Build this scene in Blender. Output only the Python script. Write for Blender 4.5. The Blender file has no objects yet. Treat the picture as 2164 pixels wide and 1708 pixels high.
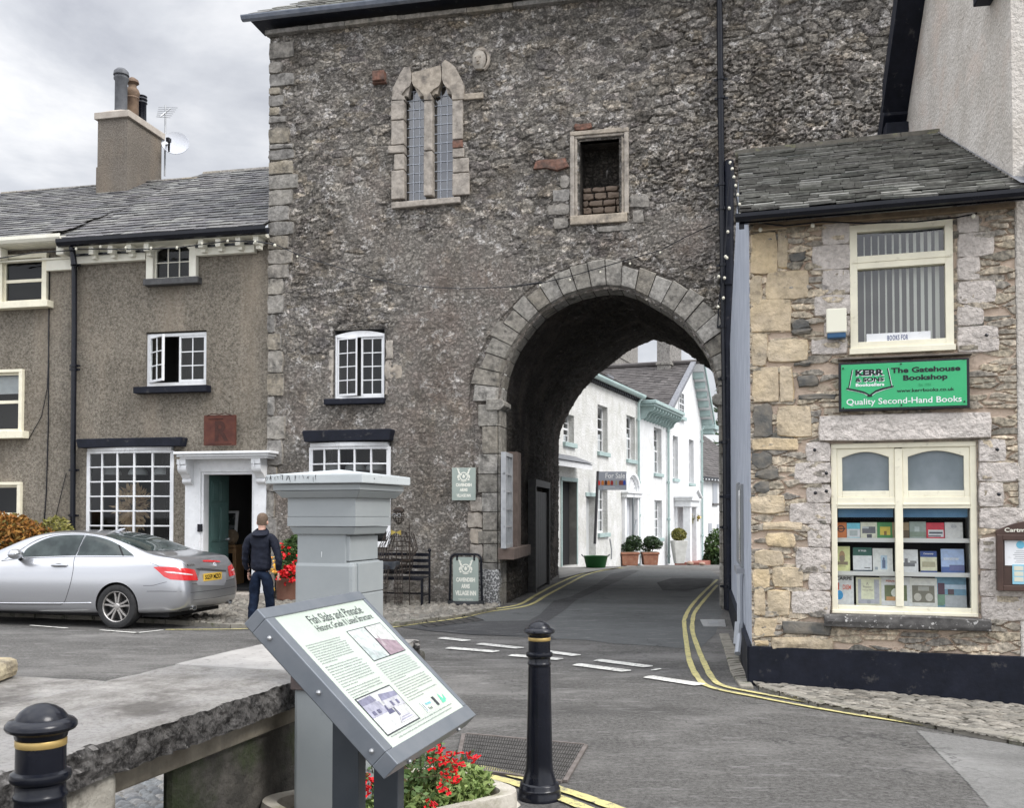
import bpy, bmesh, math, random
import numpy as np
from mathutils import Vector, Matrix
from mathutils.bvhtree import BVHTree
from mathutils.geometry import delaunay_2d_cdt
R=math.radians
random.seed(7)
sc=bpy.context.scene; COL=sc.collection
# ---------------------------------------------------------------- camera
FPX=2100.0; PITCH=R(1.6); CY=1085-FPX*math.tan(PITCH); EYE=1.7
cam=bpy.data.objects.new('camera',bpy.data.cameras.new('camera')); COL.objects.link(cam)
cam.location=(0,0,EYE); cam.rotation_euler=(R(90)+PITCH,0,0)
cam.data.sensor_fit='HORIZONTAL'; cam.data.sensor_width=36; cam.data.lens=36*FPX/2164
cam.data.shift_y=(CY-854)/2164; cam.data.clip_end=1500; cam.data.clip_start=.05
sc.camera=cam
# ---------------------------------------------------------------- sky and sun
W=bpy.data.worlds.new('World'); sc.world=W; W.use_nodes=True
nt=W.node_tree; nt.nodes.clear()
SUN_EL,SUN_AZ=R(46),R(121)     # azimuth clockwise from +Y: behind and to the right of the camera
def wn(t,**k):
    n=nt.nodes.new(t)
    for a,b in k.items(): setattr(n,a,b)
    return n
sky=wn('ShaderNodeTexSky',sky_type='NISHITA',sun_disc=False,sun_elevation=SUN_EL,sun_rotation=SUN_AZ)
tc=wn('ShaderNodeTexCoord'); mp=wn('ShaderNodeMapping'); mp.inputs['Scale'].default_value=(1.2,1.2,3.0)
mp.inputs['Location'].default_value=(.35,.2,.1)
nt.links.new(tc.outputs['Generated'],mp.inputs['Vector'])
n1=wn('ShaderNodeTexNoise'); n1.inputs['Scale'].default_value=2.4; n1.inputs['Detail'].default_value=7; n1.inputs['Roughness'].default_value=.58
n1.inputs['Distortion'].default_value=.25
nt.links.new(mp.outputs[0],n1.inputs['Vector'])
cr=wn('ShaderNodeValToRGB'); e=cr.color_ramp.elements
e[0].position=.36; e[0].color=(3.9,4.05,4.5,1); e[1].position=.66; e[1].color=(8.3,8.3,8.4,1)
m=e.new(.5); m.color=(5.6,5.75,6.1,1)
nt.links.new(n1.outputs['Fac'],cr.inputs[0])
sx=wn('ShaderNodeSeparateXYZ'); nt.links.new(tc.outputs['Generated'],sx.inputs[0])
# overcast sky: the cloud deck is brighter overhead and on the side of the sun
mr=wn('ShaderNodeMapRange'); mr.inputs['From Min'].default_value=.45; mr.inputs['From Max'].default_value=1; mr.inputs['To Min'].default_value=1; mr.inputs['To Max'].default_value=2.5
nt.links.new(sx.outputs['Z'],mr.inputs['Value'])
mb_=wn('ShaderNodeMapRange'); mb_.inputs['From Min'].default_value=-.2; mb_.inputs['From Max'].default_value=.9; mb_.inputs['To Min'].default_value=2.0; mb_.inputs['To Max'].default_value=1
nt.links.new(sx.outputs['Y'],mb_.inputs['Value'])
mu=wn('ShaderNodeMath',operation='MULTIPLY'); nt.links.new(mr.outputs[0],mu.inputs[0]); nt.links.new(mb_.outputs[0],mu.inputs[1])
vm=wn('ShaderNodeVectorMath',operation='SCALE'); nt.links.new(cr.outputs[0],vm.inputs[0]); nt.links.new(mu.outputs[0],vm.inputs['Scale'])
mx=wn('ShaderNodeMix',data_type='RGBA'); mx.inputs[0].default_value=.93
nt.links.new(sky.outputs[0],mx.inputs[6]); nt.links.new(vm.outputs[0],mx.inputs[7])
bg=wn('ShaderNodeBackground'); bg.inputs['Strength'].default_value=.105
nt.links.new(mx.outputs[2],bg.inputs['Color'])
wo=wn('ShaderNodeOutputWorld'); nt.links.new(bg.outputs[0],wo.inputs[0])
sun=bpy.data.lights.new('sun','SUN'); so=bpy.data.objects.new('sun',sun); COL.objects.link(so)
sun.energy=2.2; sun.angle=R(24); sun.color=(1,.965,.92)
sd=Vector((math.sin(SUN_AZ)*math.cos(SUN_EL),math.cos(SUN_AZ)*math.cos(SUN_EL),math.sin(SUN_EL)))
so.rotation_euler=sd.to_track_quat('Z','Y').to_euler(); so.location=(0,0,30)
sc.view_settings.view_transform='Standard'; sc.view_settings.look='None'; sc.view_settings.gamma=1
sc.view_settings.use_curve_mapping=False; sc.view_settings.exposure=0.34
sc.cycles.max_bounces=6; sc.cycles.transparent_max_bounces=10; sc.cycles.use_denoising=True
sc.cycles.diffuse_bounces=3; sc.cycles.glossy_bounces=3; sc.cycles.transmission_bounces=4
sc.cycles.sample_clamp_indirect=4
# ---------------------------------------------------------------- pixel rays of the measured photograph -> real points
def ray(px,py):
    dx=(px-1082)/FPX; dy=(CY-py)/FPX; c,s=math.cos(PITCH),math.sin(PITCH)
    return Vector((dx,c-dy*s,s+dy*c))
def gp(px,py,z=0.0):
    d=ray(px,py); t=(z-EYE)/d.z
    return (d.x*t,d.y*t)
class Frame:
    """vertical plane: u runs along it (right), y into the wall, z up"""
    def __init__(s,ox,oy,a): s.o=(ox,oy); s.a=a; s.c=math.cos(a); s.s=math.sin(a)
    def w(s,u,y,z=0): return Vector((s.o[0]+u*s.c-y*s.s, s.o[1]+u*s.s+y*s.c, z))
    def at(s,px,py,y=0):
        d=ray(px,py); ox,oy=s.o[0]-y*s.s,s.o[1]+y*s.c
        # d.x*t=ox+u*c ; d.y*t=oy+u*s
        det=d.x*(-s.s)+s.c*d.y
        t=(ox*(-s.s)+s.c*oy)/det
        u=(d.x*t-ox)*s.c+(d.y*t-oy)*s.s
        return (u,EYE+d.z*t)
    def loc(s,x,y):
        dx,dy=x-s.o[0],y-s.o[1]; return (dx*s.c+dy*s.s,-dx*s.s+dy*s.c)
    def poly(s,pts,y=0): return [s.at(p[0],p[1],y) for p in pts]
F0=Frame(0,0,0)
# ---------------------------------------------------------------- mesh collector
class MB:
    def __init__(s): s.v=[]; s.f=[]; s.mi=[]; s.m=0
    def add(s,vs,fs):
        b=len(s.v); s.v+= [tuple(v) for v in vs]
        for f in fs: s.f.append([b+i for i in f]); s.mi.append(s.m)
    def box(s,x0,x1,y0,y1,z0,z1):
        s.add([(x0,y0,z0),(x1,y0,z0),(x1,y1,z0),(x0,y1,z0),(x0,y0,z1),(x1,y0,z1),(x1,y1,z1),(x0,y1,z1)],
              [(0,3,2,1),(4,5,6,7),(0,1,5,4),(1,2,6,5),(2,3,7,6),(3,0,4,7)])
        return s
    def obox(s,c,size,rot=None):
        M=(rot.to_matrix() if hasattr(rot,'to_matrix') else rot) if rot is not None else Matrix.Identity(3)
        vs=[Vector(c)+M@Vector((sx*size[0]/2,sy*size[1]/2,sz*size[2]/2)) for sz in(-1,1) for sx,sy in((-1,-1),(1,-1),(1,1),(-1,1))]
        s.add(vs,[(0,3,2,1),(4,5,6,7),(0,1,5,4),(1,2,6,5),(2,3,7,6),(3,0,4,7)]); return s
    def prism(s,pts,y0,y1,back=True):
        n=len(pts); a=sum(pts[i][0]*pts[(i+1)%n][1]-pts[(i+1)%n][0]*pts[i][1] for i in range(n))
        if a<0: pts=pts[::-1]
        vs=[(p[0],y0,p[1]) for p in pts]+[(p[0],y1,p[1]) for p in pts]
        fs=[list(range(n))]+([list(range(2*n-1,n-1,-1))] if back else [])+[(i,i+n,(i+1)%n+n,(i+1)%n) for i in range(n)]
        s.add(vs,fs); return s
    def slab(s,pts,z0,z1):
        n=len(pts); a=sum(pts[i][0]*pts[(i+1)%n][1]-pts[(i+1)%n][0]*pts[i][1] for i in range(n))
        if a<0: pts=pts[::-1]
        vs=[(p[0],p[1],z1) for p in pts]+[(p[0],p[1],z0) for p in pts]
        s.add(vs,[list(range(n)),list(range(2*n-1,n-1,-1))]+[((i+1)%n,i,i+n,(i+1)%n+n) for i in range(n)]); return s
    def frustum(s,cx,cy,z0,z1,a0,b0,a1,b1):
        s.add([(cx-a0,cy-b0,z0),(cx+a0,cy-b0,z0),(cx+a0,cy+b0,z0),(cx-a0,cy+b0,z0),(cx-a1,cy-b1,z1),(cx+a1,cy-b1,z1),(cx+a1,cy+b1,z1),(cx-a1,cy+b1,z1)],
              [(0,3,2,1),(4,5,6,7),(0,1,5,4),(1,2,6,5),(2,3,7,6),(3,0,4,7)]); return s
    def tube(s,path,r,n=8,closed=False,cap=True):
        P=[Vector(p) for p in path]; k=len(P)
        rr=r if isinstance(r,(list,tuple)) else [r]*k
        ref=None; vs=[]
        for i,p in enumerate(P):
            a=P[(i-1)%k] if (i>0 or closed) else P[i]; b=P[(i+1)%k] if (i<k-1 or closed) else P[i]
            t=(b-a).normalized() if (b-a).length>1e-9 else Vector((0,0,1))
            if ref is None: ref=t.orthogonal().normalized()
            ref=(ref-t*ref.dot(t)); ref=ref.normalized() if ref.length>1e-6 else t.orthogonal().normalized()
            q=t.cross(ref)
            for j in range(n):
                an=2*math.pi*j/n; vs.append(p+(ref*math.cos(an)+q*math.sin(an))*rr[i])
        fs=[]
        for i in range(k if closed else k-1):
            for j in range(n):
                a=i*n+j; b=i*n+(j+1)%n; c=((i+1)%k)*n+(j+1)%n; d=((i+1)%k)*n+j
                fs.append((a,b,c,d))
        if cap and not closed: fs+= [list(range(n-1,-1,-1)),list(range((k-1)*n,k*n))]
        s.add(vs,fs); return s
    def lathe(s,prof,cx=0,cy=0,cz=0,n=32,ax=None,sx=1,sy=1,cap=True):
        vs=[]; k=len(prof)
        for r,z in prof:
            for j in range(n):
                an=2*math.pi*j/n; vs.append((cx+r*math.cos(an)*sx,cy+r*math.sin(an)*sy,cz+z))
        if ax is not None:
            c=Vector((cx,cy,cz)); vs=[c+ax@(Vector(v)-c) for v in vs]
        fs=[(i*n+j,i*n+(j+1)%n,(i+1)*n+(j+1)%n,(i+1)*n+j) for i in range(k-1) for j in range(n)]
        if cap: fs+=[list(range(n-1,-1,-1)),list(range((k-1)*n,k*n))]
        s.add(vs,fs); return s
    def ball(s,c,r,n=10,sz=1.0):
        m=max(4,n//2)
        s.lathe([(max(.001,math.sin(math.pi*i/m))*r,-math.cos(math.pi*i/m)*r*sz) for i in range(m+1)],c[0],c[1],c[2],n); return s
    def quad(s,*p): s.add(p,[tuple(range(len(p)))]); return s
    def stone(s,x0,x1,z0,z1,y=0,d=.03,g=.006,j=.012,rnd=None,base=.02):
        """a rough block lying in a wall face: irregular outline, rounded edge, proud of y by d"""
        rnd=rnd or random; w,h=x1-x0-2*g,z1-z0-2*g; cx,cz=(x0+x1)/2,(z0+z1)/2
        if w<=0 or h<=0: return s
        nx=3; pts=[]
        def side(ax,az,bx,bz):
            for i in range(nx): t=i/nx; pts.append((ax+(bx-ax)*t,az+(bz-az)*t))
        a,b=-w/2,w/2; c,e=-h/2,h/2; side(a,c,b,c); side(b,c,b,e); side(b,e,a,e); side(a,e,a,c)
        n=len(pts); cor=[0,nx,2*nx,3*nx]; o=[]
        for i,(x,z) in enumerate(pts):
            k=min(.009,.05*min(w,h)) if i in cor else 0
            o.append((x-math.copysign(k,x)+rnd.uniform(-j,j),z-math.copysign(k,z)+rnd.uniform(-j,j)))
        m=min(w,h)
        def ring(ins,yy): 
            out=[]
            for x,z in o:
                out.append((cx+x*(1-2*ins/w),yy+rnd.uniform(-.2,.2)*d*.5,cz+z*(1-2*ins/h)))
            return out
        vs=[(cx+x,y+base,cz+z) for x,z in o]+ring(0.0,y-d*.45)+ring(min(.01,m*.1),y-d*.92)+ring(m*.28,y-d)
        vs.append((cx,y-d*(1+rnd.uniform(-.2,.3)),cz))
        fs=[]
        for r in range(3):
            for i in range(n): fs.append((r*n+i,r*n+(i+1)%n,(r+1)*n+(i+1)%n,(r+1)*n+i))
        for i in range(n): fs.append((3*n+i,3*n+(i+1)%n,4*n))
        s.add(vs,fs); return s
    def text(s,txt,x0,x1,z0,z1,y,bold=0.0,th=.001,fn=None,spc=1.0):
        """lettering fitted to the box, facing -y"""
        cu=bpy.data.curves.new('t','FONT'); cu.body=txt; cu.size=1; cu.offset=bold; cu.resolution_u=3; cu.space_character=spc
        cu.fill_mode='FRONT'
        ob=bpy.data.objects.new('t',cu); COL.objects.link(ob)
        dg=bpy.context.evaluated_depsgraph_get(); me=ob.evaluated_get(dg).to_mesh()
        vs=[v.co.copy() for v in me.vertices]; fs=[tuple(p.vertices) for p in me.polygons]
        ob.evaluated_get(dg).to_mesh_clear(); COL.objects.unlink(ob); bpy.data.objects.remove(ob); bpy.data.curves.remove(cu)
        if not vs: return s
        ax=min(v.x for v in vs); bx=max(v.x for v in vs); az=min(v.y for v in vs); bz=max(v.y for v in vs)
        out=[]
        for v in vs:
            p=(x0+(v.x-ax)/(bx-ax)*(x1-x0),y,z0+(v.y-az)/(bz-az)*(z1-z0)); out.append(fn(p) if fn else p)
        s.add(out,fs); return s
    def mesh(s,name,mats):
        me=bpy.data.meshes.new(name); me.from_pydata(s.v,[],s.f)
        for m in (mats if isinstance(mats,(list,tuple)) else [mats]): me.materials.append(m)
        if any(s.mi): me.polygons.foreach_set('material_index',s.mi)
        me.update(); return me
def link(o,parent=None):
    COL.objects.link(o)
    if parent is not None: o.parent=parent
    return o
def tag(o,label=None,cat=None,group=None,kind=None):
    if label: o['label']=label
    if cat: o['category']=cat
    if group: o['group']=group
    if kind: o['kind']=kind
    return o
def mkobj(name,mb,mats,parent=None,smooth=False,bevel=0,off=(0,0,0),subs=0):
    if isinstance(mb,MB):
        if off!=(0,0,0): mb.v=[(v[0]-off[0],v[1]-off[1],v[2]-off[2]) for v in mb.v]
        me=mb.mesh(name,mats)
    else: me=mb
    o=bpy.data.objects.new(name,me)
    if smooth:
        me.polygons.foreach_set('use_smooth',[True]*len(me.polygons))
        if smooth!='all':
            ang=R(40)
            bm=bmesh.new(); bm.from_mesh(me)
            for e_ in bm.edges:
                if len(e_.link_faces)==2 and e_.calc_face_angle(0)>ang: e_.smooth=False
            bm.to_mesh(me); bm.free()
    if bevel:
        b=o.modifiers.new('b','BEVEL'); b.width=bevel; b.segments=2; b.limit_method='ANGLE'; b.angle_limit=R(40)
    if subs:
        b=o.modifiers.new('s','SUBSURF'); b.levels=subs; b.render_levels=subs
    return link(o,parent)
SPLIT={'eaves_lights','panel_seams','red_flowers_','window_divider','window_dressings','quoins','jamb_stones','dark_stones','dressed_patch_stones','pale_patch_stones','frieze','impost','bracket','cornice_brackets','iron_pins','bolts','screws','exhaust_pipe','tail_light','door_window','quarter_window','reversing_light','shadow_mould','skylight','side_window','hanger_clips','handles','timetable_cells','cornice','red_patch_stone','sill_trim','eaves_brackets','verge_brackets','side_walls','window_surround','door_surround','small_print_lines','notice','logo_leaf','jointed_panel','wall_bracket','eaves_return','backrest','seat','paint_scratches','glasses','tools','upper_moulding','ring_part','soffit','cables','bolt','porch'}
def clusters(mb,tol=.012):
    n=len(mb.v); par=list(range(n))
    def find(a):
        while par[a]!=a: par[a]=par[par[a]]; a=par[a]
        return a
    for f in mb.f:
        a=find(f[0])
        for i in f[1:]: par[find(i)]=a
    bx={}
    for i,v in enumerate(mb.v):
        b=bx.setdefault(find(i),[v[0],v[1],v[2],v[0],v[1],v[2]])
        for k in range(3): b[k]=min(b[k],v[k]); b[k+3]=max(b[k+3],v[k])
    ks=list(bx); 
    if len(ks)>400: return [mb]
    g={k:k for k in ks}
    def fg(a):
        while g[a]!=a: a=g[a]
        return a
    for i,a in enumerate(ks):
        for b in ks[i+1:]:
            A,B_=bx[a],bx[b]
            if all(A[k]-tol<=B_[k+3] and B_[k]-tol<=A[k+3] for k in range(3)): g[fg(a)]=fg(b)
    out={}
    for f,mi in zip(mb.f,mb.mi):
        r=fg(find(f[0])); c=out.setdefault(r,(MB(),{}))
        idx=[]
        for i in f:
            if i not in c[1]: c[1][i]=len(c[0].v); c[0].v.append(mb.v[i])
            idx.append(c[1][i])
        c[0].f.append(idx); c[0].mi.append(mi)
    return [c[0] for c in out.values()] if len(out)<=60 else [mb]
class Thing:
    def __init__(s,name,label,cat,F=F0,base=(0,0,0),group=None,kind=None):
        s.F=F; s.b=tuple(base); o=bpy.data.objects.new(name,None); link(o)
        o.location=F.w(*base); o.rotation_euler=(0,0,F.a); o.empty_display_size=.2; tag(o,label,cat,group,kind); s.o=o
    def part(s,name,mb,mats,parent=None,label=None,kind=None,**k):
        if name in SPLIT:
            cl=clusters(mb)
            if len(cl)>1: return [s.part1(name,c,mats,parent,label,kind,**k) for c in cl][0]
        return s.part1(name,mb,mats,parent,label,kind,**k)
    def part1(s,name,mb,mats,parent=None,label=None,kind=None,**k):
        o=mkobj(name,mb,mats,parent or s.o,off=s.b,**k); tag(o,label,None,None,kind); return o
def solo(name,label,cat,mb,mats,F=F0,base=(0,0,0),group=None,kind=None,**k):
    o=mkobj(name,mb,mats,None,off=tuple(base),**k); o.location=F.w(*base); o.rotation_euler=(0,0,F.a)
    tag(o,label,cat,group,kind); return o
def copy_tree(o,parent=None,**props):
    c=o.copy(); COL.objects.link(c); c.parent=parent
    for ch in list(o.children): copy_tree(ch,c)
    for k,v in props.items(): c[k]=v
    return c
# ---------------------------------------------------------------- materials
def S(r,g=None,b=None,k=1.0):
    """sRGB 0-255 -> linear"""
    if g is None: g=b=r
    f=lambda x:(x/255/12.92 if x<=10 else ((x/255+.055)/1.055)**2.4)*k
    return (f(r),f(g),f(b),1)
def L(r,g,b): return (r,g,b,1)
class NM:
    def __init__(s,name):
        s.m=bpy.data.materials.new(name); s.m.use_nodes=True; s.t=s.m.node_tree; s.t.nodes.clear()
        s.out=s.n('ShaderNodeOutputMaterial'); s.b=s.n('ShaderNodeBsdfPrincipled'); s.l(s.b.outputs[0],s.out.inputs[0])
        s.tc=s.n('ShaderNodeTexCoord')
    def n(s,t,**k):
        x=s.t.nodes.new(t)
        for a,b in k.items(): setattr(x,a,b)
        return x
    def l(s,a,b): s.t.links.new(a,b)
    def noise(s,scale,detail=5,rough=.55,stretch=None,dist=0,off=0):
        x=s.n('ShaderNodeTexNoise'); x.inputs['Scale'].default_value=scale; x.inputs['Detail'].default_value=detail; x.inputs['Roughness'].default_value=rough; x.inputs['Distortion'].default_value=dist
        if stretch or off:
            m=s.n('ShaderNodeMapping'); m.inputs['Scale'].default_value=stretch or (1,1,1); m.inputs['Location'].default_value=(off,off*1.7,off*.6)
            s.l(s.tc.outputs['Object'],m.inputs[0]); s.l(m.outputs[0],x.inputs['Vector'])
        else: s.l(s.tc.outputs['Object'],x.inputs['Vector'])
        return x.outputs['Fac']
    def vor(s,scale,stretch=None,feature='F1',rnd=1):
        x=s.n('ShaderNodeTexVoronoi',feature=feature); x.inputs['Scale'].default_value=scale; x.inputs['Randomness'].default_value=rnd
        m=s.n('ShaderNodeMapping'); m.inputs['Scale'].default_value=stretch or (1,1,1); s.l(s.tc.outputs['Object'],m.inputs[0]); s.l(m.outputs[0],x.inputs['Vector'])
        return x
    def ramp(s,fac,stops,const=False):
        x=s.n('ShaderNodeValToRGB'); e=x.color_ramp.elements
        if const: x.color_ramp.interpolation='CONSTANT'
        while len(e)<len(stops): e.new(.5)
        for i,(p,c) in enumerate(stops): e[i].position=p; e[i].color=c
        s.l(fac,x.inputs[0]); return x.outputs[0]
    def mr(s,fac,a,b,c=0.,d=1.):
        x=s.n('ShaderNodeMapRange'); x.inputs['From Min'].default_value=a; x.inputs['From Max'].default_value=b; x.inputs['To Min'].default_value=c; x.inputs['To Max'].default_value=d
        s.l(fac,x.inputs[0]); return x.outputs[0]
    def mix(s,fac,a,b,mode='MIX'):
        x=s.n('ShaderNodeMix',data_type='RGBA',blend_type=mode)
        if isinstance(fac,(int,float)): x.inputs[0].default_value=fac
        else: s.l(fac,x.inputs[0])
        for i,v in ((6,a),(7,b)):
            if isinstance(v,tuple): x.inputs[i].default_value=v
            else: s.l(v,x.inputs[i])
        return x.outputs[2]
    def math(s,op,a,b=0):
        x=s.n('ShaderNodeMath',operation=op)
        for i,v in ((0,a),(1,b)):
            if isinstance(v,(int,float)): x.inputs[i].default_value=v
            else: s.l(v,x.inputs[i])
        return x.outputs[0]
    def island(s): return s.n('ShaderNodeNewGeometry').outputs['Random Per Island']
    def attr(s,name='st'):
        a=s.n('ShaderNodeAttribute',attribute_name=name); p=s.n('ShaderNodeSeparateColor'); s.l(a.outputs['Color'],p.inputs[0]); return p.outputs[0],p.outputs[1],p.outputs[2],a.outputs['Alpha']
    def xyz(s):
        p=s.n('ShaderNodeSeparateXYZ'); s.l(s.tc.outputs['Object'],p.inputs[0]); return p.outputs
    def bump(s,h,strength,dist=.01,prev=None):
        b=s.n('ShaderNodeBump'); b.inputs['Strength'].default_value=strength; b.inputs['Distance'].default_value=dist
        s.l(h,b.inputs['Height'])
        if prev is not None: s.l(prev,b.inputs['Normal'])
        s.l(b.outputs[0],s.b.inputs['Normal']); return b.outputs[0]
    def fin(s,col,rough=.8,met=0,spec=.5,coat=0):
        if isinstance(col,tuple): s.b.inputs['Base Color'].default_value=col
        else: s.l(col,s.b.inputs['Base Color'])
        if isinstance(rough,(int,float)): s.b.inputs['Roughness'].default_value=rough
        else: s.l(rough,s.b.inputs['Roughness'])
        s.b.inputs['Metallic'].default_value=met; s.b.inputs['Specular IOR Level'].default_value=spec
        if coat: s.b.inputs['Coat Weight'].default_value=coat; s.b.inputs['Coat Roughness'].default_value=.05
        return s.m
def mat(name,c1,c2=None,sc=4,rough=.8,bump=0,bs=60,bd=.006,isl=None,islf=.7,met=0,spec=.4,coat=0,dirt=None,streak=None,lo=.38,hi=.62,vary=None):
    m=NM(name); col=c1
    if c2: col=m.mix(m.mr(m.noise(sc,6,.6),lo,hi),c1,c2)
    if isl:
        st=[(i/max(1,len(isl)-1),c) for i,c in enumerate(isl)]
        col=m.mix(islf,col,m.ramp(m.island(),st)) if c2 else m.ramp(m.island(),st)
    if vary: # fine mottling
        col=m.mix(1.0,col,m.ramp(m.noise(vary[0],6,.65,off=3),[(.3,(1-vary[1],)*3+(1,)),(.7,(1+vary[1]*.6,)*3+(1,))]),'MULTIPLY')
    if dirt: col=m.mix(m.mr(m.noise(dirt[1],7,.65,off=9),dirt[2],dirt[3]),col,dirt[0])
    if streak: col=m.mix(m.mr(m.noise(streak[1],5,.6,stretch=(1,1,.12),off=5),streak[2],streak[3]),col,streak[0])
    if bump: m.bump(m.noise(bs,6,.6),bump,bd)
    return m.fin(col,rough,met,spec,coat)
# ---------------------------------------------------------------- numpy relief
def hsh(i,j,k):
    x=np.sin(i*127.1+j*311.7+k*74.7)*43758.5453; return x-np.floor(x)
def vno(x,y,s=0):
    i,j=np.floor(x),np.floor(y); a,b=x-i,y-j; a=a*a*(3-2*a); b=b*b*(3-2*b)
    return (hsh(i,j,s)*(1-a)+hsh(i+1,j,s)*a)*(1-b)+(hsh(i,j+1,s)*(1-a)+hsh(i+1,j+1,s)*a)*b
def fbm(x,y,s=0,o=4):
    r=0;a=.5;n=0
    for k in range(o): r=r+a*vno(x*2**k,y*2**k,s+k*7); n+=a; a*=.5
    return r/n
def vorn(x,y,s=0,jit=.8,brick=True):
    J=np.floor(y); f1=np.full(x.shape,9.);f2=np.full(x.shape,9.);i1=np.zeros(x.shape);i2=np.zeros(x.shape)
    for dj in (-1,0,1):
        j=J+dj; o=np.where(np.mod(j,2)==0,0,.5) if brick else 0
        I=np.floor(x-o)
        for di in (-1,0,1):
            i=I+di; cx=i+.5+o+(hsh(i,j,s)-.5)*jit; cy=j+.5+(hsh(i,j,s+3)-.5)*jit
            d=np.sqrt((x-cx)**2+(y-cy)**2); r=hsh(i,j,s+5); q=hsh(i,j,s+9)
            m=d<f1; f2=np.where(m,f1,np.minimum(f2,d)); i1=np.where(m,r,i1); i2=np.where(m,q,i2); f1=np.where(m,d,f1)
    return f1,f2,i1,i2
def sst(a,b,x):
    t=np.clip((x-a)/(b-a),0,1); return t*t*(3-2*t)
def snap(a,b,step,marks=()):
    n=max(2,int(round((b-a)/step))+1); x=np.linspace(a,b,n)
    for m in marks:
        if a<m<b: x[np.argmin(abs(x-m))]=m
    return x
def inpoly(x,y,poly):
    r=np.zeros(x.shape,bool); n=len(poly)
    for i in range(n):
        (x0,y0),(x1,y1)=poly[i],poly[(i+1)%n]
        c=((y0>y)!=(y1>y)); 
        with np.errstate(divide='ignore',invalid='ignore'): xx=(x1-x0)*(y-y0)/((y1-y0) if y1!=y0 else 1e-9)+x0
        r^=c&(x<xx)
    return r
def field(name,xs,ys,fn,pos,keep=None,off=(0,0,0),smooth=True):
    """height field mesh; fn(U,V)->(d, (r,g,b,a)); pos(U,V,d)->X,Y,Z"""
    U,V=np.meshgrid(xs,ys); d,c=fn(U,V); X,Y,Z=pos(U,V,d); nx,ny=len(xs),len(ys)
    co=np.stack([X-off[0],Y-off[1],Z-off[2]],-1).reshape(-1,3)
    idx=np.arange(nx*ny).reshape(ny,nx)
    q=np.stack([idx[:-1,:-1],idx[:-1,1:],idx[1:,1:],idx[1:,:-1]],-1).reshape(-1,4)
    if keep is not None:
        cu=(U[:-1,:-1]+U[1:,1:])/2; cv=(V[:-1,:-1]+V[1:,1:])/2; q=q[keep(cu,cv).reshape(-1)]
    used=np.unique(q); mp_=np.full(nx*ny,-1); mp_[used]=np.arange(len(used)); q=mp_[q]; co=co[used]
    me=bpy.data.meshes.new(name); me.vertices.add(len(co)); me.vertices.foreach_set('co',co.astype(np.float32).ravel())
    me.loops.add(q.size); me.loops.foreach_set('vertex_index',q.astype(np.int32).ravel())
    me.polygons.add(len(q)); me.polygons.foreach_set('loop_start',np.arange(0,q.size,4,dtype=np.int32)); me.polygons.foreach_set('loop_total',np.full(len(q),4,dtype=np.int32))
    me.update(calc_edges=True); me.polygons.foreach_set('use_smooth',np.full(len(q),smooth))
    at=me.attributes.new('st','FLOAT_COLOR','POINT'); cc=np.stack([np.broadcast_to(k,U.shape) for k in c],-1).reshape(-1,4)[used]
    at.data.foreach_set('color',cc.astype(np.float32).ravel()); return me
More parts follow.
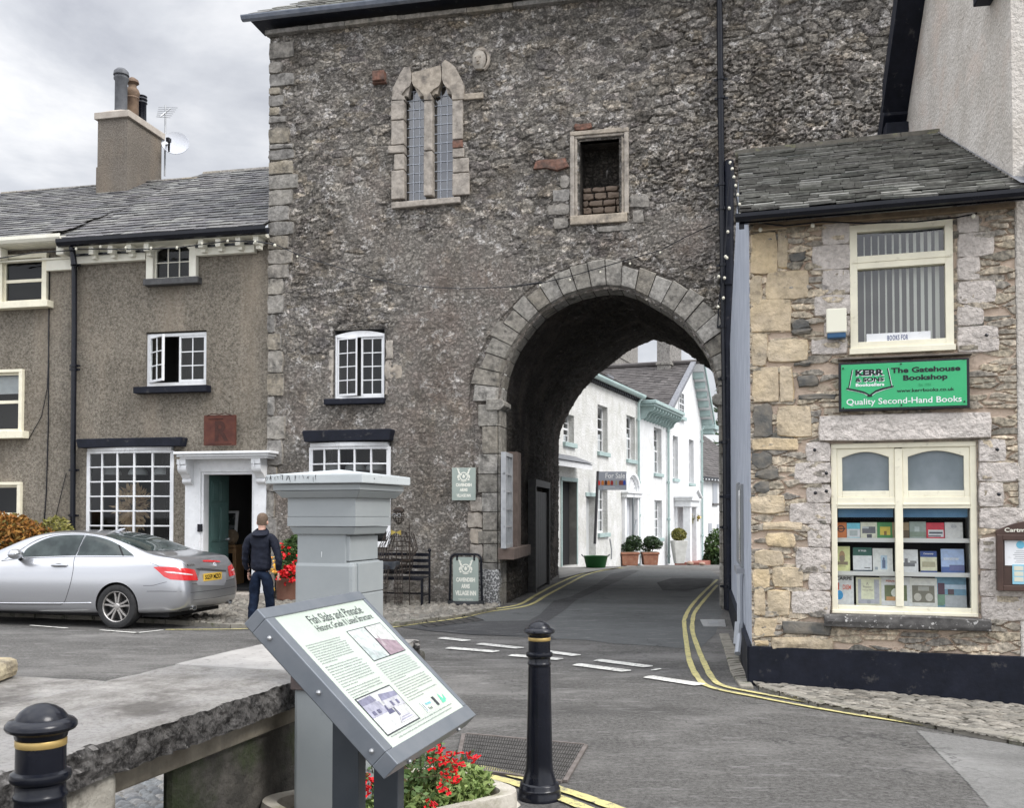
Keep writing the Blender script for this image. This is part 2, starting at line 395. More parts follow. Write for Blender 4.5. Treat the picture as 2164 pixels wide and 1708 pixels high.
# ---------------------------------------------------------------- shared materials
def rubble_mat(name,stones,mortar,harl1,harl2,lich=.62,dark=(.035,.033,.032,1),gain=1.0):
    m=NM(name); r,g,b,a=m.attr()
    st=m.ramp(r,[(i/(len(stones)-1),c) for i,c in enumerate(stones)])
    st=m.mix(1.0,st,m.ramp(m.noise(12,8,.78),[(.34,(.45,.45,.45,1)),(.5,(1,1,1,1)),(.66,(1.6,1.57,1.55,1))]),'MULTIPLY')
    # small broken stones: crisp cells with black open joints
    nz=m.n('ShaderNodeTexNoise'); nz.inputs['Scale'].default_value=7; nz.inputs['Detail'].default_value=7; nz.inputs['Roughness'].default_value=.7; m.l(m.tc.outputs['Object'],nz.inputs['Vector'])
    mp=m.n('ShaderNodeMapping'); mp.inputs['Scale'].default_value=(1,1,1.9); m.l(m.tc.outputs['Object'],mp.inputs[0]); sc_=m.n('ShaderNodeVectorMath',operation='SCALE'); sc_.inputs['Scale'].default_value=.55; m.l(nz.outputs['Color'],sc_.inputs[0])
    ad=m.n('ShaderNodeVectorMath',operation='ADD'); m.l(mp.outputs[0],ad.inputs[0]); m.l(sc_.outputs[0],ad.inputs[1])
    v1=m.n('ShaderNodeTexVoronoi',feature='F1'); v2=m.n('ShaderNodeTexVoronoi',feature='DISTANCE_TO_EDGE')
    for v in (v1,v2): v.inputs['Scale'].default_value=7.5; m.l(ad.outputs[0],v.inputs['Vector'])
    cs=m.n('ShaderNodeSeparateColor'); m.l(v1.outputs['Color'],cs.inputs[0])
    cell=m.ramp(cs.outputs[0],[(0,(.5,.49,.48,1)),(.35,(.85,.84,.82,1)),(.7,(1.1,1.08,1.05,1)),(.88,(1.35,1.32,1.28,1)),(1,(2.0,1.95,1.9,1))])
    st=m.mix(.8,st,m.mix(1.0,st,cell,'MULTIPLY'))
    jm=m.math('MULTIPLY',m.mr(g,.35,.8),m.mr(m.noise(5,5,.6,off=2),.3,.6,.35,1))
    col=m.mix(jm,st,mortar)
    smear=m.mr(m.noise(3.0,8,.7,off=7),.46,.56)
    col=m.mix(m.math('MULTIPLY',smear,.7),col,m.mix(m.mr(m.noise(26,6,.8),.38,.62),tuple(x*.55 for x in mortar[:3])+(1,),tuple(min(1,x*1.6) for x in mortar[:3])+(1,)))
    crev=m.math('MULTIPLY',m.mr(g,.72,1),m.mr(m.noise(14,4,.6,off=4),.42,.6))
    col=m.mix(m.math('MULTIPLY',crev,.8),col,dark)
    hf=m.mix(m.mr(m.noise(20,7,.8,off=1),.36,.64),harl1,harl2)
    hf=m.mix(m.math('MULTIPLY',m.mr(m.noise(1.3,4,.6,off=12),.45,.65),.55),hf,m.mix(m.noise(30,4,.7),(.2,.165,.15,1),(.36,.3,.27,1)))
    col=m.mix(m.math('MULTIPLY',m.mr(v2.outputs['Distance'],.0,.06,1,0),m.mr(m.noise(4,5,.7,off=81),.42,.58,.12,.85)),col,dark)
    col=m.mix(b,col,hf)
    lf=m.math('MULTIPLY',m.mr(m.noise(3.6,9,.75,off=20),lich-.01,lich+.02),m.mr(m.noise(17,5,.7,off=31),.42,.5))
    col=m.mix(m.math('MULTIPLY',lf,.85),col,(.58,.56,.545,1))
    col=m.mix(m.math('MULTIPLY',m.mr(m.noise(5,7,.7,stretch=(1,1,.35),off=91),.64,.67),.6),col,(.5,.48,.47,1))
    big=m.noise(.8,6,.68,off=50); col=m.mix(m.math('MULTIPLY',m.mr(big,.5,.62),.5),col,m.mix(1.0,col,(.5,.45,.4,1),'MULTIPLY'))
    col=m.mix(m.math('MULTIPLY',m.mr(m.noise(1.7,7,.7,off=61),.56,.64),.45),col,m.mix(1.0,col,(1.5,1.42,1.3,1),'MULTIPLY'))
    col=m.mix(m.math('MULTIPLY',m.mr(m.noise(2.4,6,.7,stretch=(1,1,.3),off=71),.6,.7),.35),col,(.24,.18,.13,1))
    col=m.mix(m.math('MULTIPLY',m.mr(m.noise(40,6,.85,off=40),.5,.62),.55),col,dark)
    col=m.mix(1.0,col,(gain,gain*.99,gain*.965,1),'MULTIPLY')
    h=m.math('ADD',m.noise(26,6,.78),m.math('MULTIPLY',m.mr(v2.outputs['Distance'],0,.12),.7))
    m.bump(h,1.0,.035)
    return m.fin(col,.92,0,.25)
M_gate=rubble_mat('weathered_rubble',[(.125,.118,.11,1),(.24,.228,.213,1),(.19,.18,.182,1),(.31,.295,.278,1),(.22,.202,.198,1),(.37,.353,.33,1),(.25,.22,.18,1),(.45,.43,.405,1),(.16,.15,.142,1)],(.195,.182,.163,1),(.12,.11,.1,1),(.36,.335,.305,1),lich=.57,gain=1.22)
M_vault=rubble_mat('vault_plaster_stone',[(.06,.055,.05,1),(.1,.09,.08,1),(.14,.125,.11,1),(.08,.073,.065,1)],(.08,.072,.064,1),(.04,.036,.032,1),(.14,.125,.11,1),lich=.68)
M_quoin=mat('quoin_stone',(.24,.225,.2,1),(.38,.36,.33,1),5,.9,.9,22,.02,vary=(13,.45),isl=[(.16,.155,.15,1),(.27,.26,.245,1),(.2,.19,.18,1),(.3,.25,.17,1),(.22,.215,.205,1),(.33,.3,.25,1),(.18,.17,.165,1)],islf=.6,dirt=((.07,.066,.06,1),6,.5,.7),spec=.25)
M_vous=mat('arch_stone',(.2,.187,.16,1),(.32,.3,.265,1),6,.9,.9,22,.02,isl=[(.16,.148,.125,1),(.31,.295,.27,1),(.23,.215,.185,1),(.39,.375,.35,1),(.22,.195,.155,1),(.27,.25,.22,1)],islf=.6,vary=(14,.5),dirt=((.06,.057,.052,1),5,.52,.72),spec=.25)
M_sand=mat('pale_sandstone',(.42,.37,.31,1),(.3,.27,.23,1),3,.88,.7,26,.014,vary=(12,.35),isl=[(.45,.4,.34,1),(.36,.33,.3,1),(.42,.35,.26,1),(.4,.385,.36,1)],islf=.5,dirt=((.14,.125,.11,1),4,.5,.68),spec=.25)
M_red=mat('red_sandstone',(.21,.105,.075,1),(.12,.08,.065,1),8,.9,.9,20,.02,vary=(14,.5))
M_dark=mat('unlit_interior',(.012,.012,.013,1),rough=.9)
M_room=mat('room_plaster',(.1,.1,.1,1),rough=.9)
def dash(name,a,b,c,stain):
    m=NM(name); f=m.mr(m.noise(24,7,.8),.4,.6); col=m.mix(f,a,b)
    col=m.mix(m.math('MULTIPLY',m.mr(m.noise(150,3,.8,off=5),.5,.7),.55),col,c)
    col=m.mix(m.math('MULTIPLY',m.mr(m.noise(.55,5,.6,off=3),.38,.62),.75),col,m.mix(f,tuple(x*.75 for x in a[:3])+(1,),tuple(x*.78 for x in b[:3])+(1,)))
    col=m.mix(m.math('MULTIPLY',m.mr(m.noise(1.1,6,.6,stretch=(1,1,.35),off=8),.5,.72),.5),col,stain)
    col=m.mix(m.math('MULTIPLY',m.mr(m.noise(2.2,6,.6,stretch=(1,1,.1),off=28),.52,.7),.4),col,(.09,.08,.065,1))
    m.bump(m.noise(26,7,.8),1.0,.035); return m.fin(col,.95,0,.15)
M_dash=dash('grey_brown_pebbledash',(.11,.096,.076,1),(.33,.295,.243,1),(.46,.425,.37,1),(.37,.31,.24,1))
M_white=mat('white_paint',(.78,.79,.8,1),(.7,.71,.72,1),6,.45,.1,30,.002,dirt=((.5,.49,.46,1),12,.6,.8))
M_cream=mat('cream_paint',(.8,.76,.6,1),(.72,.68,.54,1),5,.45,.1,30,.002,dirt=((.42,.38,.28,1),10,.6,.82))
M_cream2=mat('cream_white_paint',(.78,.76,.66,1),(.7,.68,.58,1),5,.5,.1,30,.002)
M_black=mat('black_gloss_paint',(.004,.005,.009,1),(.007,.008,.013,1),5,.22,.06,20,.002,spec=.32,dirt=((.03,.03,.033,1),9,.62,.8))
M_blackm=mat('black_matt_paint',(.007,.009,.016,1),(.011,.013,.022,1),4,.55,.4,25,.005,spec=.2,vary=(9,.3),dirt=((.075,.072,.07,1),7,.6,.74))
M_lead=mat('lead_flashing',(.12,.125,.14,1),(.2,.205,.22,1),10,.5,.2,30,.003)
M_slate=mat('grey_slate',(.1,.1,.1,1),(.19,.185,.18,1),1.2,.7,.6,25,.008,vary=(16,.45),isl=[(.05,.052,.058,1),(.13,.125,.127,1),(.08,.08,.088,1),(.19,.185,.175,1),(.11,.104,.104,1),(.27,.27,.25,1),(.065,.065,.07,1),(.15,.14,.15,1)],islf=.72,dirt=((.27,.27,.25,1),5,.55,.72),spec=.35)
M_slateg=mat('mossy_green_slate',(.14,.145,.125,1),(.23,.235,.21,1),1.5,.75,.6,25,.01,vary=(16,.4),isl=[(.085,.083,.076,1),(.2,.195,.175,1),(.13,.125,.116,1),(.27,.262,.24,1),(.1,.09,.085,1),(.17,.17,.148,1),(.33,.32,.295,1),(.1,.105,.096,1)],islf=.75,dirt=((.33,.33,.3,1),6,.58,.72),spec=.3)
M_slatew=mat('brown_grey_slate',(.06,.055,.053,1),(.11,.1,.098,1),3,.8,.4,20,.006,isl=[(.05,.046,.045,1),(.09,.083,.08,1),(.13,.12,.115,1),(.07,.064,.063,1)],islf=.7,dirt=((.2,.19,.18,1),3,.58,.75),spec=.2)
def glassm(name,tint=(1,1,1,1),f0=.0,rough=.02,tr=(.75,.78,.78,1)):
    m=NM(name); m.t.nodes.remove(m.b)
    g=m.n('ShaderNodeBsdfGlossy'); g.inputs['Roughness'].default_value=rough; g.inputs['Color'].default_value=tint
    t=m.n('ShaderNodeBsdfTransparent'); t.inputs['Color'].default_value=tr
    lw=m.n('ShaderNodeFresnel'); lw.inputs['IOR'].default_value=1.5
    f=m.math('ADD',m.math('MULTIPLY',lw.outputs[0],.65),f0); x=m.n('ShaderNodeMixShader'); m.l(f,x.inputs[0]); m.l(t.outputs[0],x.inputs[1]); m.l(g.outputs[0],x.inputs[2])
    m.l(x.outputs[0],m.out.inputs[0]); return m.m
M_glass=glassm('window_glass')
M_glassu=glassm('upper_shop_glass',f0=.06)
M_glassh=glassm('old_leaded_glass',f0=.17,rough=.03,tr=(.45,.5,.55,1))
M_glassc=glassm('clear_shop_glass',f0=-.02,tr=(.93,.95,.95,1))
M_frost=mat('frosted_glass',(.13,.16,.175,1),(.2,.23,.25,1),2.2,.4,spec=.5)
M_teal=mat('duck_egg_paint',(.3,.4,.39,1),(.37,.47,.455,1),4,.5,.1,20)
M_rend=mat('white_roughcast',(.72,.73,.74,1),(.63,.64,.64,1),1.6,.9,1,14,.03,dirt=((.6,.59,.55,1),2.2,.55,.78),streak=((.55,.55,.52,1),1.3,.6,.85),spec=.25)
M_rendw=mat('weathered_white_roughcast',(.58,.58,.55,1),(.7,.7,.69,1),1.5,.9,1,14,.04,vary=(15,.15),dirt=((.5,.5,.46,1),1.8,.5,.78),streak=((.45,.45,.41,1),1.2,.55,.85),spec=.25)
M_galv=mat('galvanised_steel',(.3,.31,.32,1),(.4,.41,.42,1),8,.45,met=.7)
M_wood=mat('weathered_timber',(.16,.12,.08,1),(.24,.18,.12,1),8,.7,.3,30)
M_skin=mat('skin',(.55,.33,.25,1),(.6,.36,.28,1),8,.55,spec=.4)
M_leaf=mat('leaves_green',(.05,.1,.03,1),isl=[(.03,.06,.018,1),(.07,.12,.035,1),(.1,.16,.05,1),(.045,.085,.03,1)],rough=.6,spec=.3)
M_leafd=mat('leaves_dark_green',(.03,.06,.02,1),isl=[(.012,.028,.012,1),(.03,.06,.022,1),(.05,.085,.03,1),(.02,.042,.018,1)],rough=.5,spec=.35)
M_leafo=mat('leaves_autumn',(.3,.12,.03,1),isl=[(.2,.08,.02,1),(.3,.13,.03,1),(.36,.2,.05,1),(.15,.055,.02,1),(.16,.15,.04,1)],rough=.7,spec=.2)
M_leafy=mat('leaves_olive',(.2,.2,.06,1),isl=[(.12,.13,.03,1),(.24,.22,.06,1),(.16,.16,.04,1),(.3,.26,.08,1)],rough=.6,spec=.3)
M_redf=mat('red_petals',(.6,.01,.02,1),isl=[(.45,.005,.012,1),(.7,.02,.02,1),(.6,.01,.03,1)],rough=.5,spec=.3)
M_yelf=mat('yellow_orange_petals',(.8,.5,.03,1),isl=[(.8,.55,.05,1),(.75,.25,.04,1),(.8,.65,.15,1)],rough=.5)
M_stem=mat('plant_stem',(.07,.09,.03,1),(.12,.1,.05,1),6,.7)
# ---------------------------------------------------------------- helpers for building parts
def roof_slates(F,u0,u1,e,r,w,ex,th=.012,clip=None,seed=1,jit=.03,lf=None,rf=None):
    """thin individual slates laid in courses from eave e=(y,z) to ridge r=(y,z)"""
    mb=MB(); rd=random.Random(seed); L_=math.hypot(r[0]-e[0],r[1]-e[1]); dy,dz=(r[0]-e[0])/L_,(r[1]-e[1])/L_; ny,nz=-dz,dy
    n=int(L_/ex)
    for k in range(n+1):
        s0=k*ex; s1=min(s0+ex*1.45,L_+ex*.2)
        if lf: u0=lf(s0/L_)
        if rf: u1=rf(s0/L_)
        x=u0-rd.random()*w
        while x<u1:
            ww=w*rd.uniform(.72,1.35); a,b=max(x,u0)+.003,min(x+ww,u1)-.003; x+=ww
            if b-a<.03: continue
            if clip and not clip((a+b)/2,s0/L_): continue
            o=s0+rd.uniform(-jit,jit)*.4; lift=.022+th*rd.uniform(.2,1.2); t2=rd.uniform(-.004,.004)
            def P(u,s,h): return (u,e[0]+dy*s+ny*h,e[1]+dz*s+nz*h)
            mb.add([P(a,o,lift+t2),P(b,o,lift-t2),P(b,s1,.004),P(a,s1,.004),P(a,o,lift-th+t2),P(b,o,lift-th-t2),P(b,s1,-.01),P(a,s1,-.01)],
                   [(0,1,2,3),(4,7,6,5),(0,4,5,1),(1,5,6,2),(3,2,6,7),(0,3,7,4)])
    return mb
def sash(th,F,u0,u1,z0,z1,y,nx,ny,fr,glass,fw=.05,bw=.022,d=.06,name='window',parent=None,mid=None,label=None):
    """window frame with glazing bars; glass is its sub-part. y is the outer face"""
    m=MB(); m.box(u0,u0+fw,y,y+d,z0,z1); m.box(u1-fw,u1,y,y+d,z0,z1)
    m.box(u0+fw,u1-fw,y+.002,y+d,z1-fw,z1-.001); m.box(u0+fw,u1-fw,y+.002,y+d,z0+.001,z0+fw*1.2)
    iu0,iu1,iz0,iz1=u0+fw,u1-fw,z0+fw*1.2,z1-fw
    for i in range(1,nx):
        x=iu0+(iu1-iu0)*i/nx; m.box(x-bw/2,x+bw/2,y+.012,y+d*.7,iz0,iz1)
    for j in range(1,ny):
        z=iz0+(iz1-iz0)*j/ny; b=bw if j!=mid else bw*2.2; m.box(iu0,iu1,y+(.015 if j!=mid else .004),y+d*.72,z-b/2,z+b/2)
    f=th.part(name,m,fr,parent=parent,label=label,bevel=.004)
    g=MB(); g.quad((iu0,y+d*.4,iz0),(iu1,y+d*.4,iz0),(iu1,y+d*.4,iz1),(iu0,y+d*.4,iz1))
    th.part('glass',g,glass,parent=f); return f
def reveal(u0,u1,z0,z1,y0,y1,back=True):
    m=MB(); a=(u0,u1,z0,z1)
    m.quad((u0,y0,z0),(u0,y1,z0),(u0,y1,z1),(u0,y0,z1)); m.quad((u1,y1,z0),(u1,y0,z0),(u1,y0,z1),(u1,y1,z1))
    m.quad((u0,y0,z1),(u0,y1,z1),(u1,y1,z1),(u1,y0,z1)); m.quad((u0,y1,z0),(u0,y0,z0),(u1,y0,z0),(u1,y1,z0))
    if back: m.quad((u0,y1,z0),(u1,y1,z0),(u1,y1,z1),(u0,y1,z1))
    return m
def room(u0,u1,z0,z1,y0,y1):
    e=.02; m=MB(); 
    m.box(u0-.3,u1+.3,y1,y1+.05,z0-.3,z1+.3); m.box(u0-.35,u0-.3,y0,y1,z0-.3,z1+.3); m.box(u1+.3,u1+.35,y0,y1,z0-.3,z1+.3)
    m.box(u0-.3,u1+.3,y0,y1,z1+.3,z1+.35); m.box(u0-.3,u1+.3,y0,y1,z0-.35,z0-.3); return m
def wallgrid(F,u0,u1,z0,z1,y,holes):
    """flat wall face with rectangular openings, built from butted rectangles"""
    m=MB(); us=sorted({u0,u1,*[h[0] for h in holes],*[h[1] for h in holes]}); zs=sorted({z0,z1,*[h[2] for h in holes],*[h[3] for h in holes]})
    us=[u for u in us if u0<=u<=u1]; zs=[z for z in zs if z0<=z<=z1]
    ix={}
    def V(i,j):
        if (i,j) not in ix: ix[(i,j)]=len(m.v); m.v.append((us[i],y,zs[j]))
        return ix[(i,j)]
    for i in range(len(us)-1):
        for j in range(len(zs)-1):
            cx,cz=(us[i]+us[i+1])/2,(zs[j]+zs[j+1])/2
            if any(h[0]<cx<h[1] and h[2]<cz<h[3] for h in holes): continue
            m.f.append([V(i,j),V(i+1,j),V(i+1,j+1),V(i,j+1)]); m.mi.append(0)
    return m
def leafcloud(mb,blobs,n,size,rd,flat=.5,aspect=1.8):
    """many small leaf faces through a crown of ellipsoids (c,(rx,ry,rz))"""
    tot=sum(b[1][0]*b[1][1]*b[1][2] for b in blobs)
    for c,r in blobs:
        for _ in range(max(1,int(n*r[0]*r[1]*r[2]/tot))):
            while True:
                d=Vector((rd.uniform(-1,1),rd.uniform(-1,1),rd.uniform(-1,1)))
                if .05<d.length<1: break
            d=d.normalized()*(d.length**.45); p=Vector(c)+Vector((d.x*r[0],d.y*r[1],d.z*r[2]))
            a=Vector((rd.gauss(0,1),rd.gauss(0,1),rd.gauss(0,1)+flat)).normalized(); b=a.orthogonal().normalized()
            b.rotate(Matrix.Rotation(rd.uniform(0,6.28),3,a)); q=a.cross(b); s=size*rd.uniform(.6,1.3)
            l=b*s*aspect*.5; w=q*s*.5
            mb.add([p-l,p+w*.9-l*.1,p+l,p-w*.9-l*.1],[(0,1,2,3)])
    return mb
# ================================================================ FRAMES
FA=R(-12.3)
jx,jy=gp(1050,1281)
G=Frame(jx,jy,FA)
_u=G.at(565,1281)[0]; o=G.w(_u,0); G=Frame(o.x,o.y,FA)          # u=0 at the gatehouse's left corner
def gq(px,py,y=0): return G.at(px,py,y)
def rc(F,x0,y0,x1,y1,y=0):
    """pixel box -> (u0,u1,z0,z1)"""
    a=F.at(x0,(y0+y1)/2,y)[0]; b=F.at(x1,(y0+y1)/2,y)[0]; xm=(x0+x1)/2
    return (a,b,F.at(xm,y1,y)[1],F.at(xm,y0,y)[1])
# ================================================================ GATEHOUSE
gh=Thing('gatehouse','tall weathered rubble stone gatehouse with pointed road arch and paired lancet window','gatehouse',G,(4,0,0))
INTR=[(1060,1281),(1059,1180),(1058,1060),(1058,960),(1057,849),(1060,811),(1070,773.6),(1086,739),(1114.6,695.8),(1149,658),(1195,632),(1235.6,618),(1277,610.7),(1313.5,612),(1342,621),(1380,641),(1417,664),(1449,690),(1475,719),(1498,759),(1512.5,802.5),(1517,849),(1519,960),(1522,1100),(1524,1289)]
intr=G.poly(INTR); intr[0]=(intr[0][0],0.0); intr[-1]=(intr[-1][0],0.0)
UR=13.6; ZT=11.2
# openings
lanc=rc(G,850,168,960,424); nich=rc(G,1226,296,1308,456); case=rc(G,708,697,813,843); shopw=rc(G,654,934,825,1150)
holes=[lanc,nich,case,shopw]
EXT=[(992,849),(996,788),(1019,739),(1040,700),(1065.5,665),(1090,640),(1111.7,616),(1145,592),(1178,574),(1230,558),(1296,549),(1354,565),(1423,590),(1480.7,630),(1520,672),(1548,735),(1560,790),(1566,849)]
ring_o=[(G.at(1010,1290)[0],-1)]+G.poly([(1010,1200)]+EXT+[(1560,1200)])+[(G.at(1560,1290)[0],-1)]
def arch_hole(u,z): return inpoly(u,z,intr)
def gate_fn(U,Z):
    wu=U+.16*(fbm(U*1.7,Z*1.7,3)-.5)+.09*(fbm(U*9,Z*9,5)-.5); wz=Z+.14*(fbm(U*1.9,Z*1.9,11)-.5)+.07*(fbm(U*8,Z*8,15)-.5)
    f1,f2,a,b=vorn(wu/.36,wz/.17,21,.95); g1,g2,c,d=vorn(wu/.2,wz/.085,57,.98)
    big=sst(.46,.54,fbm(U*.9,Z*1.1,31,3)); e=np.where(big>.5,f2-f1,(g2-g1)); r=np.where(big>.5,a,c); q=np.where(big>.5,b,d)
    harl=sst(.42,.6,fbm(U*.55+3,Z*.6,41,4)+.32*sst(5.2,3.0,Z)-.2*sst(6.2,8.5,Z)-.25*sst(5.6,7,U)*sst(3,5,Z)+.25*sst(2.7,2.3,Z))
    dome=sst(.0,.2,e); n=fbm(U*11,Z*15,77,5); sm=sst(.42,.6,fbm(U*2.6,Z*3.2,87,4))*sst(9.5,6.5,U)
    h=(dome*(.006+.03*q)*(1-.75*sm)+.03*n+.012*fbm(U*34,Z*40,97,3)+.02*dome*sst(6,8,U))*(1-.8*harl)+harl*(.03+.018*fbm(U*14,Z*14,7,4))
    for hh in holes: # calm the surface where a frame is set in
        du=np.maximum(np.maximum(hh[0]-U,U-hh[1]),0); dz=np.maximum(np.maximum(hh[2]-Z,Z-hh[3]),0); h=h*sst(0,.08,np.hypot(du,dz))
    ring=inpoly(U,Z,ring_o); h=np.where(ring,h*.25-.02,h-.022); h=np.where(U<.62,h*(.35+.65*sst(.3,.62,U)),h)
    return h,(r,(1-dome)*(1-.6*sm),harl,q)
us=snap(-.02,UR,.026,[h[0] for h in holes]+[h[1] for h in holes]); zs=snap(-.1,ZT,.024,[h[2] for h in holes]+[h[3] for h in holes])
def keep(u,z):
    k=~arch_hole(u,z)
    for h in holes: k&=~((u>h[0])&(u<h[1])&(z>h[2])&(z<h[3]))
    return k
me=field('wall',us,zs,gate_fn,lambda U,V,d:(U,-d,V),keep,off=gh.b,smooth=False); me.materials.append(M_gate)
wall=link(bpy.data.objects.new('wall',me),gh.o)
# side, back of the block and dark core
PD=9.3                                                       # depth of the passage
m=MB(); m.quad((0,0,-.1),(0,PD,-.1),(0,PD,ZT),(0,0,ZT)); m.quad((UR,PD,-.1),(UR,0,-.1),(UR,0,ZT),(UR,PD,ZT))
gh.part('side_walls',m,M_dash)
# quoins at the left corner, measured heights
m=MB(); rq=random.Random(5)
ys=[92,128,133,158,186,203,228,247,262,272,306,318,342,372,403,437,470,500,528,560,590,625,665,705,742,790,838,880,930,985,1040,1095,1150,1205,1270]
z_of=[G.at(570,y)[1] for y in ys]
k=0
for i in range(len(ys)-1):
    za,zb=z_of[i+1],z_of[i]
    if zb-za<.1: continue
    w=rq.choice([.3,.34,.42,.52,.6]) if i%2 else rq.choice([.22,.26,.5])
    if ys[i]>560: w*=.62
    m.stone(-.03,w,za,zb,0,.05,.006,.014,rq)
gh.part('quoins',m,M_quoin,smooth=True)
# arch ring: dressed voussoirs with a chamfered inner edge
def resamp(p,n):
    d=[0]
    for a,b in zip(p,p[1:]): d.append(d[-1]+math.dist(a,b))
    out=[]
    for i in range(n):
        t=d[-1]*i/(n-1)
        k=max(j for j in range(len(d)) if d[j]<=t+1e-9); k=min(k,len(p)-2)
        f=(t-d[k])/max(1e-9,d[k+1]-d[k]); out.append((p[k][0]+(p[k+1][0]-p[k][0])*f,p[k][1]+(p[k+1][1]-p[k][1])*f))
    return out
ia=resamp(intr[4:22],25); ea=resamp(G.poly(EXT),25); m=MB(); rv=random.Random(3)
cin=[((a[0]*.86+b[0]*.14),(a[1]*.86+b[1]*.14)) for a,b in zip(ia,ea)]
for i in range(24):
    g=.06; o1=rv.uniform(.78,1.12); pr=.05+rv.uniform(0,.04)
    def lp(A,B,t): return (A[0]+(B[0]-A[0])*t,A[1]+(B[1]-A[1])*t)
    def gap(P): return lp(P[i],P[i+1],g*.5),lp(P[i],P[i+1],1-g*.5)
    i0,i1=gap(ia); c0,c1=gap(cin); e0,e1=gap(ea); e0=lp(c0,e0,o1); e1=lp(c1,e1,o1*rv.uniform(.96,1.04)); md=lp(e0,e1,.5)
    V=[(i0[0],.10,i0[1]),(i1[0],.10,i1[1]),(c1[0],-pr+.006,c1[1]),(c0[0],-pr+.006,c0[1])]
    q0=lp(c0,e0,.12);q1=lp(c1,e1,.12);r0=lp(c0,e0,.93);r1=lp(c1,e1,.93)
    V+= [(q0[0],-pr,q0[1]),(q1[0],-pr,q1[1]),(r1[0],-pr+.004,r1[1]),(r0[0],-pr,r0[1]),(e0[0],-.01,e0[1]),(e1[0],-.01,e1[1])]
    V+= [(i0[0],.5,i0[1]),(i1[0],.5,i1[1])]
    m.add(V,[(0,1,2,3),(3,2,5,4),(4,5,6,7),(7,6,9,8),(10,11,1,0),(0,3,4,7,8),(1,9,6,5,2)])
gh.part('arch_ring',m,M_vous)
# jambs of the front arch, left and right, with impost blocks
m=MB(); jl=[855,902,960,1003,1042,1083,1122,1150,1190,1235,1284]
for i in range(len(jl)-1):
    u0,u1,z0,z1=rc(G,1018+rv.uniform(-6,5) if i%3 else 1012,jl[i],1059,jl[i+1]); 
    if i==len(jl)-2: z0=-.02; u0-=.05
    u1=intr[2][0]; m.box(u0,u1-.05,-.055-rv.uniform(0,.015),.02,z0+.006,z1-.006); m.box(u1-.049,u1,-.02,.5,z0+.004,z1-.005)
for i in range(len(jl)-1):
    u0,u1,z0,z1=rc(G,1519,jl[i],1545,jl[i+1]); z0=max(z0,-.02); u0=intr[-3][0]; m.box(u0+.05,u0+.42,-.05-rv.uniform(0,.015),.02,z0+.006,z1-.006); m.box(u0,u0+.049,-.02,.5,z0+.004,z1-.005)
gh.part('jamb_stones',m,M_vous,bevel=.012)
m=MB(); 
for s,u in ((1,intr[4][0]),(-1,intr[21][0])):
    z=G.at(1040,868)[1]; pr=[(.0,0),(.05,.02),(.1,.07),(.1,.15),(.05,.2),(0,.22)]
    pts=[(u+s*(-.25),z),(u+s*.0,z),(u+s*.05,z+.03),(u+s*.1,z+.08),(u+s*.1,z+.15),(u+s*.03,z+.2),(u-s*.25,z+.2)]
    m.prism(pts,-.09,.5)
gh.part('impost',m,M_vous,bevel=.01)
m=MB(); b=rc(G,1003,1050,1017,1183)
for k in range(4): 
    z1=b[3]-k*(b[3]-b[2])/4; m.stone(b[0]-rv.uniform(.02,.14),b[1]+.04,z1-(b[3]-b[2])/4,z1,-.02,.035,.006,.02,rv)
gh.part('pale_patch_stones',m,M_sand,smooth=True)
m=MB(); b=rc(G,1013,1203,1056,1284); m.stone(b[0],b[1]+.02,0,b[3],-.02,.13,.0,.03,rv); o=gh.part('corner_boulder',m,mat('speckled_white_stone',(.1,.1,.1,1),(.5,.5,.49,1),28,.9,.8,30,.02,lo=.48,hi=.58),smooth=True)
# vault of the passage
def prof(pts,F,y): return [F.at(p[0],p[1],y) for p in pts]
p0=[(u,z) for u,z in intr]
cx0=intr[12][0]; p0=[((u-cx0)*1.02+cx0,(z*1.03 if z>3 else z)) for u,z in p0]
left1=[(1122,1246),(1120,1100),(1119,960),(1121,866),(1135,818),(1172,759),(1218,719),(1287.5,679),(1328,654)]
left2=[(1178,1213),(1179,1100),(1180,960),(1181.5,912),(1198,877),(1230,825.5),(1258.7,794),(1296,765),(1331,739),(1384,716)]
def sym(left,y):
    l=prof(left,G,y); l[0]=(l[0][0],0); a=l[-1][0]; return l+[(2*a-u,z) for u,z in l[-2::-1]]
secs=[(.5,resamp(p0,61)),(3.7,resamp(sym(left1,3.7),61)),(PD,resamp(sym(left2,PD),61))]
def rs3(P):  # same parameter for springing/apex in every section
    a=max(range(len(P)),key=lambda i:P[i][1]); return resamp(P[:a+1],90)+resamp(P[a:],90)[1:]
secs=[(y,rs3(p)) for y,p in secs]
ys_=np.linspace(.5,PD,170); ns=len(secs[0][1])
def vfn(U,V):
    f1,f2,a,b=vorn(U*5/.4*.2/.1,V/.32,91,.9); e=sst(0,.4,f2-f1); h=e*.045*b+.09*(fbm(U*2.2,V*2.2,5,5)-.5)+.03*fbm(U*9,V*9,8,3)
    h1=sst(.42,.58,fbm(U*.8,V*.8,61,3)); return h*sst(.5,.75,V)*np.where(V>PD-.2,.6,1),(a,1-e,h1,b)
arc=np.cumsum([0]+[math.dist(secs[2][1][i],secs[2][1][i+1]) for i in range(ns-1)])
SP=[np.array(p) for _,p in secs]; SY=[y for y,_ in secs]
